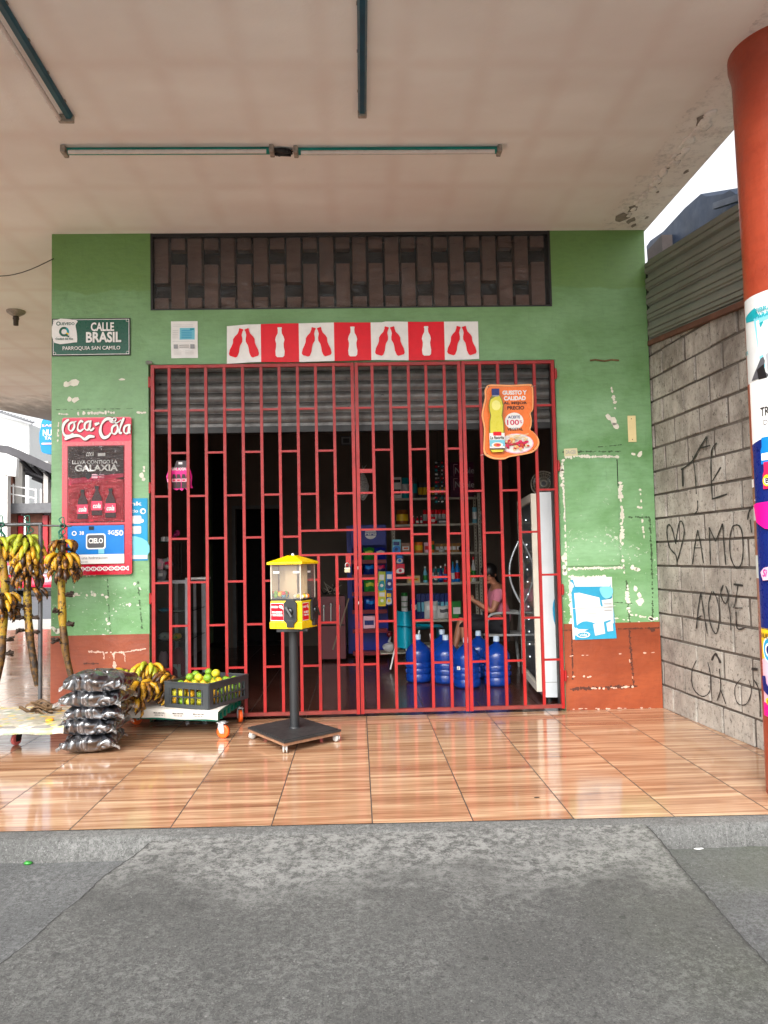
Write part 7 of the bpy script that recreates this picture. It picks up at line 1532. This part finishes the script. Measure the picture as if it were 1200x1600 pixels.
pel = av(WX+.02, WY, .50, (.13, .15)); ab = av(WX+.02, WY, .64, (.12, .14), pel); chs = av(WX, WY, .80, (.11, .15), ab); shc = av(WX-.01, WY, .915, (.07, .12), chs); nk = av(WX-.035, WY, .975, .042, shc); jw = av(hx-.005, hy-.004, 1.045, (.058, .062), nk); sk_ = av(hx+.012, hy, 1.115, (.088, .078), jw); crn = av(hx+.02, hy, 1.165, (.07, .062), sk_)
for sy, el, wr in ((-1, (WX-.10, WY-.20, .67), (WX-.29, WY-.09, .80)), (1, (WX-.12, WY+.19, .68), (WX-.29, WY+.03, .80))):
    sh_ = av(WX-.01, WY+sy*.165, .885, .056, shc); e_ = av(*el, .038, sh_); w_ = av(*wr, .024, e_)
    d = (V(wr)-V(el)).normalized(); pm = V(wr)+d*.045; pmi = av(*pm, (.018, .034), w_)
    up = V((0, 0, 1)); sd_ = d.cross(up).normalized(); nn2 = sd_.cross(d).normalized()
    for k in range(4):
        o0 = pm+d*.028+nn2*(.027-.018*k); L = [.036, .041, .038, .029][k]; i1 = av(*o0, .0085, pmi); q1 = o0+d*L*.5+sd_*(sy*.012); i2 = av(*q1, .008, i1); q2 = q1+d*L*.25+sd_*(sy*.024); av(*q2, .0068, i2)
    th0 = V(wr)+d*.02+nn2*.03; t1_ = av(*th0, .010, pmi); th1 = th0+d*.026+nn2*.012+sd_*(sy*.012); av(*th1, .008, t1_)
for sy, kn, an, ft in ((-1, (WX-.42, WY-.10, .52), (WX-.36, WY-.16, .13), (WX-.50, WY-.19, .045)), (1, (WX-.40, WY+.09, .60), (WX-.52, WY-.02, .24), (WX-.64, WY-.06, .19))):
    h_ = av(WX-.02, WY+sy*.09, .50, .088, pel); k_ = av(*kn, .058, h_); cf_ = av(*(V(kn)*.68+V(an)*.32), .052, k_); a_ = av(*an, .032, cf_); f_ = av(*ft, (.028, .036), a_); av(ft[0]-.06, ft[1]-.015, ft[2]-.018, (.016, .034), f_)
FD = V((-0.52, -0.74, -0.36)).normalized(); FS = FD.cross(V((0, 0, 1))).normalized(); FU = FS.cross(FD).normalized(); HC = V((hx+.004, hy, 1.085))
def facex(g):
    Mh = Matrix((( FS.x, FD.x, FU.x, HC.x), (FS.y, FD.y, FU.y, HC.y), (FS.z, FD.z, FU.z, HC.z), (0, 0, 0, 1)))
    g.ball((0, .068, -.012), .017, 10, 0, (.8, 1, 1.3), Mh); g.tube([(0, .062, .03), (0, .080, -.008)], [.008, .011], 8, 0, M=Mh)
    g.ball((0, .060, -.048), .018, 10, 1, (1.25, .55, .42), Mh); g.ball((0, .052, -.074), .022, 10, 0, (1.1, .9, .8), Mh)
    for s_ in (-1, 1):
        g.ball((s_*.032, .058, .014), .013, 10, 0, (1.2, .7, .7), Mh); g.ball((s_*.032, .066, .009), .009, 8, 2, (1.4, .4, .35), Mh); g.tube([(s_*.018, .072, .032), (s_*.034, .071, .037), (s_*.047, .060, .031)], [.003, .0035, .002], 6, 2, M=Mh); g.ball((s_*.078, -.004, .0), .02, 8, 0, (.4, .8, 1.3), Mh); g.ball((s_*.036, .046, -.026), .022, 10, 0, (1, .8, .9), Mh)
skin_obj('body', Vv, Ee, Rr, [SK, flat('lip_red', rgb(150, 62, 58), 0.4), HAIR], wn, 2, 0, facex)
# clothing grown over the same skeleton, slightly larger
def sub_skel(keep, dr, name, m, trims={}):
    mp_ = {v: i for i, v in enumerate(keep)}; vv = [Vv[i] if i not in trims else trims[i] for i in keep]; ee = [(mp_[a], mp_[b]) for a, b in Ee if a in mp_ and b in mp_]
    rr2 = [(tuple(q+dr for q in Rr[i]) if isinstance(Rr[i], tuple) else Rr[i]+dr) for i in keep]; return skin_obj(name, vv, ee, rr2, m, wn, 2, 0)
arms = [i for i in range(len(Vv)) if Ee and any(e == (shc, i) for e in Ee) and i != nk]
el_ = {s_: [b for a, b in Ee if a == s_][0] for s_ in arms}
tr = {el_[s_]: tuple(V(Vv[s_])*.45+V(Vv[el_[s_]])*.55) for s_ in arms}
sub_skel([pel, ab, chs, shc]+arms+list(el_.values()), .014, 'pink_top', mat('pink_cotton', rgb(214, 128, 148), 0.85, var=0.12, vs=6, bmp=0.3, bs=30), tr)
hips = [b for a, b in Ee if a == pel and b != ab]; kns = [[b for a, b in Ee if a == h_][0] for h_ in hips]; cfs = [[b for a, b in Ee if a == k_][0] for k_ in kns]
sub_skel([pel]+hips+kns+cfs, .012, 'dark_shorts', mat('black_trousers', rgb(20, 20, 26), 0.8, var=0.2), {c_: tuple(V(Vv[k_])*.75+V(Vv[c_])*.25) for k_, c_ in zip(kns, cfs)})
g = G(); g.ball(HC+FU*.035-FD*.022, .096, 22, sc=(.98, .95, 1.0), amp=0.06, seed=2); g.ball(HC-FD*.10+FU*.02, .05, 14, amp=0.2)
g.tube([HC-FD*.07+FU*.0, HC-FD*.10-FU*.07, V((WX+.03, WY, .93))], [.05, .045, .02], 10); g.make('hair', HAIR, wn)
for s_ in (-1, 1):
    pass
g = G(); c = V((WX-.355, WY-.03, .865)); MP = Matrix.Translation(c) @ Matrix.Rotation(0.25, 4, 'Z') @ Matrix.Rotation(-0.7, 4, 'Y'); g.box((-.004, -.038, -.075), (.004, .038, .075), 0, 0.003, MP); item('mobile_phone', 'black mobile phone held in both hands by the seated woman', 'phone', g, mat('phone_black', rgb(16, 16, 18), 0.15))
g = G(); c = V((WX-.03, WY-.13, .80)); 
def brooch(g): pass
g.ball((WX-.165, WY-.165, .735), .011, 8); item('wrist_charm', 'small bright white charm on the seated woman’s wrist', 'bracelet', g, W_)
# ================================================================== across the side street, seen past the left corner
def bx(px, Y): return onY(px, 800, Y).x
def bzz(py, Y, px=40): return onY(px, py, Y).z
# lobed blue hanging sign at the edge of the canopy
s = Sheet(84, 681, 9.35, step=0.003)
P = smooth([(84, 648), (74, 651), (66, 657), (64, 668), (62, 676), (62, 690), (64, 698), (66, 706), (74, 709), (84, 710), (94, 709), (102, 706), (104, 698), (106, 690), (106, 676), (104, 668), (102, 657), (94, 651)], 3, True)
sg = thing('hanging_sign', 'lobed blue sign with white letters hanging beyond the green corner', 'sign', s.c[:]); s.backpoly(P, 0.12, CY); s.poly(P, flat('sign_blue', rgb(8, 132, 186), 0.35)); s.text('NUEVO', 67.5, 671, 100, 681, W_, 0.03); s.text('TACOS', 70, 682, 96, 687, W_, 0.02); s.text('SABOR', 66, 663, 98, 666.5, LP_, 0.01); s.rect(66, 692, 102, 694.5, LP_); s.make('sign_board', sg)
g = G(); c = onY(84, 648, 9.35); g.tube([(c.x, 9.38, c.z), (c.x, 9.38, CEIL+0.1)], 0.015, 8); g.tube([(c.x, 9.38, CEIL+0.1), (c.x, 9.0, CEIL+0.1)], 0.015, 8); g.make('bracket', M_black, sg)
# house with an open upper terrace
HY = 36.5; WP = mat('aged_white_wall', rgb(206, 202, 196), 0.8, var=0.12, vs=0.8, dirt=rgb(140, 126, 112), dirt_amt=0.35, dirt_s=1.5); BR = mat('old_brick', rgb(128, 84, 68), 0.85, var=0.3, vs=3, bmp=0.4); DR = mat('dark_metal_roof', rgb(58, 56, 60), 0.6, var=0.25, vs=1); CN = mat('grey_slab', rgb(98, 98, 100), 0.8, var=0.15)
hs_b = thing('terrace_house', 'two storey house across the street with a railed open terrace under a dark roof', 'building', (bx(40, HY), HY, 0))
zs0, zs1 = bzz(803, HY), bzz(788, HY); L0, L1_ = bx(12, HY), bx(140, HY)
g = G(); g.box((L0, HY-0.8, zs0), (L1_, HY+6, zs1)); g.make('terrace_slab', CN, hs_b)
g = G(); g.box((L0, HY+5.6, 0), (L1_, HY+6, zs0)); g.box((bx(40, HY), HY, 0), (bx(66, HY), HY+.3, zs0)); g.box((bx(78, HY), HY, 0), (L1_, HY+.3, zs0)); g.make('ground_floor_wall', BR, hs_b)
g = G(); g.box((L0, HY+5.6, zs1), (L1_, HY+6, bzz(745, HY)), 0); g.box((bx(35, HY), HY+3, zs1), (bx(140, HY), HY+3.2, bzz(752, HY))); g.make('terrace_back_wall', mat('pale_yellow_wall', rgb(226, 224, 200), 0.8, var=0.08), hs_b)
for a, b, m in ((26, 37, WP), (50, 54, BR), (70, 77, WP), (17, 22, BR), (100, 106, WP)):
    g = G(); g.box((bx(a, HY), HY-.2 if a != 50 else HY+1.4, zs1), (bx(b, HY), HY+.2 if a != 50 else HY+1.7, bzz(722, HY))); g.make('terrace_column', m, hs_b)
g = G(); g.box((bx(14, HY), HY-.1, zs0-2.2), (bx(28, HY), HY+.4, zs0)); g.make('brick_pier', BR, hs_b)
g = G(); g.box((bx(68, HY), HY-.15, 0.03), (bx(76, HY), HY+.1, zs0-.1)); g.make('red_door', mat('red_door_paint', rgb(176, 24, 36), 0.4), hs_b)
g = G(); g.box((bx(30, HY), HY-.12, 0.03), (bx(37, HY), HY+.05, zs0-.1)); g.make('red_door', mat('red_door_paint', rgb(176, 24, 36)), hs_b)
for py in (760, 773):
    g = G(); g.tube([onY(12, py-2, HY-.7), onY(58, py+6, HY-.7)], 0.045, 6); g.make('rail', W_, hs_b)
for px in (12, 21, 56, 64):
    g = G(); g.tube([onY(px, 756 if px < 50 else 764, HY-.7), (bx(px, HY-.7), HY-.7, zs1)], 0.045, 6); g.make('rail_post', W_, hs_b)
g = G(); A1 = [onY(-40, 690, HY-1), onY(14, 697, HY-1), onY(30, 703, HY-1), onY(82, 727, HY-1), onY(150, 752, HY-1)]; A3 = [p+V((0, 4, -1.1)) for p in A1]; n = 5
for th in (0, -0.12): g.add([p+V((0, 0, th)) for p in A1+A3], [(i, i+1, n+i+1, n+i) for i in range(n-1)])
A2b = [p+V((0, 0, -0.45)) for p in A1]; g.add(A1+A2b, [(i, i+1, n+i+1, n+i) for i in range(n-1)])
for k in range(5): p = A1[2]+(A1[3]-A1[2])*(k/4)*1.4; g.bar(p+V((0, .2, -.5)), p+V((0, 4, -1.6)), 0.14)
for k in range(3): g.bar(A1[1]+V((0, 1+k, -1.0-.2*k)), A1[4]+V((0, 1+k, -1.0-.2*k)), 0.12)
g.make('terrace_roof', DR, hs_b)
g = G(); g.prism([(bx(-40, 35), bzz(700, 35)), (bx(8, 35), bzz(708, 35)), (bx(26, 35), bzz(716, 35)), (bx(24, 35), bzz(744, 35)), (bx(-40, 35), bzz(738, 35))], lambda u, v, d: (u, 35+d, v), 0, .3); g.make('white_fascia_panel', W_, hs_b)
g = G(); g.box((bx(-60, 35), 35, 0.03), (bx(11.5, 35), 35.4, bzz(741, 35))); g.make('white_front_wall', WP, hs_b)
s = Sheet(14, 737, 34.95, step=0.01); s.text('BONANZA', 9, 735.5, 19, 738, GR, 0.0); s.make('panel_lettering', hs_b)
# tall white building further back
TY2 = 52.0; tb = thing('white_gable_building', 'tall plain white building with a ribbed eave behind the terrace house', 'building', (bx(10, TY2), TY2, 0))
g = G(); g.prism([(bx(-90, TY2), 0), (bx(45, TY2), 0), (bx(45, TY2), bzz(662, TY2)), (bx(0, TY2), bzz(650, TY2)), (bx(-90, TY2), bzz(630, TY2))], lambda u, v, d: (u, TY2+d, v), 0, 8); g.make('wall', mat('bright_white_wall', rgb(232, 232, 230), 0.7, var=0.03), tb)
g = G()
for k in range(14): p = onY(-20+k*5, 640+k*1.65, TY2-.6); g.bar(p, p+V((0.0, .9, 0.25)), 0.12)
g.bar(onY(-22, 639, TY2-.6), onY(50, 663, TY2-.6), 0.12); g.make('eave_slats', mat('grey_slats', rgb(150, 150, 152), 0.6), tb)
for py in (671, 689): g = G(); g.box((bx(3, TY2), TY2-.06, bzz(py+.6, TY2)), (bx(32, TY2), TY2-.02, bzz(py, TY2))); g.make('wall_line', LG, tb)
# red hatchback parked across the side street
def car(x, y, label):
    t = thing('parked_car', label, 'car', (x, y, -0.107)); CPm = mat('crimson_car_paint', rgb(196, 20, 60), 0.25, var=0.05, coat=0.8); GLm = mat('dark_car_glass', rgb(20, 24, 28), 0.08); TY_ = mat('tyre_black', rgb(20, 20, 20), 0.8)
    side = smooth([(-2.0, .32), (-2.08, .6), (-2.02, .86), (-1.85, .95), (-1.55, 1.38), (-1.2, 1.47), (0.1, 1.46), (0.55, 1.32), (1.05, .98), (1.75, .86), (2.02, .68), (2.05, .34)], 4)
    g = G(); n = len(side); vs = []
    for w in (-.84, -.80, .80, .84):
        for a, b in side: vs.append((a, w*(1-0.16*max(0, (b-.9))/.5), b if abs(w) < .82 else b*.985))
    fs = [(k*n+i, k*n+i+1, (k+1)*n+i+1, (k+1)*n+i) for k in range(3) for i in range(n-1)]+[tuple(range(n))[::-1], tuple(range(3*n, 4*n)), (0, n, 2*n, 3*n, 4*n-1, 3*n-1, 2*n-1, n-1)]
    g.add([(a, b, c_+.0) for a, b, c_ in vs], fs, 0, True); g.make('body', CPm, t, local=True)
    for P in ([(-1.62, .96), (-1.42, 1.33), (-1.15, 1.38), (-.55, 1.39), (-.55, .96)], [(-.47, .96), (-.47, 1.39), (.08, 1.38), (.45, 1.25), (.85, .98)]):
        for sy in (-1, 1): g = G(); g.prism(P, lambda u, v, d: (u, sy*(.845+d-0.16*.84*max(0, v-.9)/.5), v), 0, .006); g.make('side_window', GLm, t, local=True)
    for x_ in (-1.3, 1.3):
        for sy in (-1, 1):
            M = Matrix.Translation((x_, sy*.78, .31)) @ Matrix.Rotation(math.pi/2, 4, 'X'); g = G(); g.lathe([(.19, -.09), (.29, -.1), (.31, -.08), (.31, .08), (.29, .1), (.19, .09)], n=24, M=M); wv = g.make('wheel', TY_, t, local=True); g = G(); g.lathe([(0, -.085), (.19, -.085), (.19, .085), (0, .085)], n=18, M=M); g.make('rim', GR, t, local=True)
    for sy in (-.6, .6): g = G(); g.box((1.98, sy-.16, .62), (2.05, sy+.16, .74), 0, .01); g.make('headlight', W_, t, local=True); g = G(); g.box((-2.09, sy-.12, .66), (-2.02, sy+.12, .84), 0, .01); g.make('tail_light', RED, t, local=True)
    g = G(); g.box((-1.9, -.86, .26), (1.9, .86, .38), 0, .02); g.make('sill', BP, t, local=True)
car(bx(72, 29), 29.0, 'crimson hatchback parked across the side street behind the banana cart')
# tile edge line and curb on the far side
g = G(); g.box((-120, 30.85, -0.12), (60, 31.0, 0.045)); tag(g.make('far_kerb', M_kerb), kind='structure')
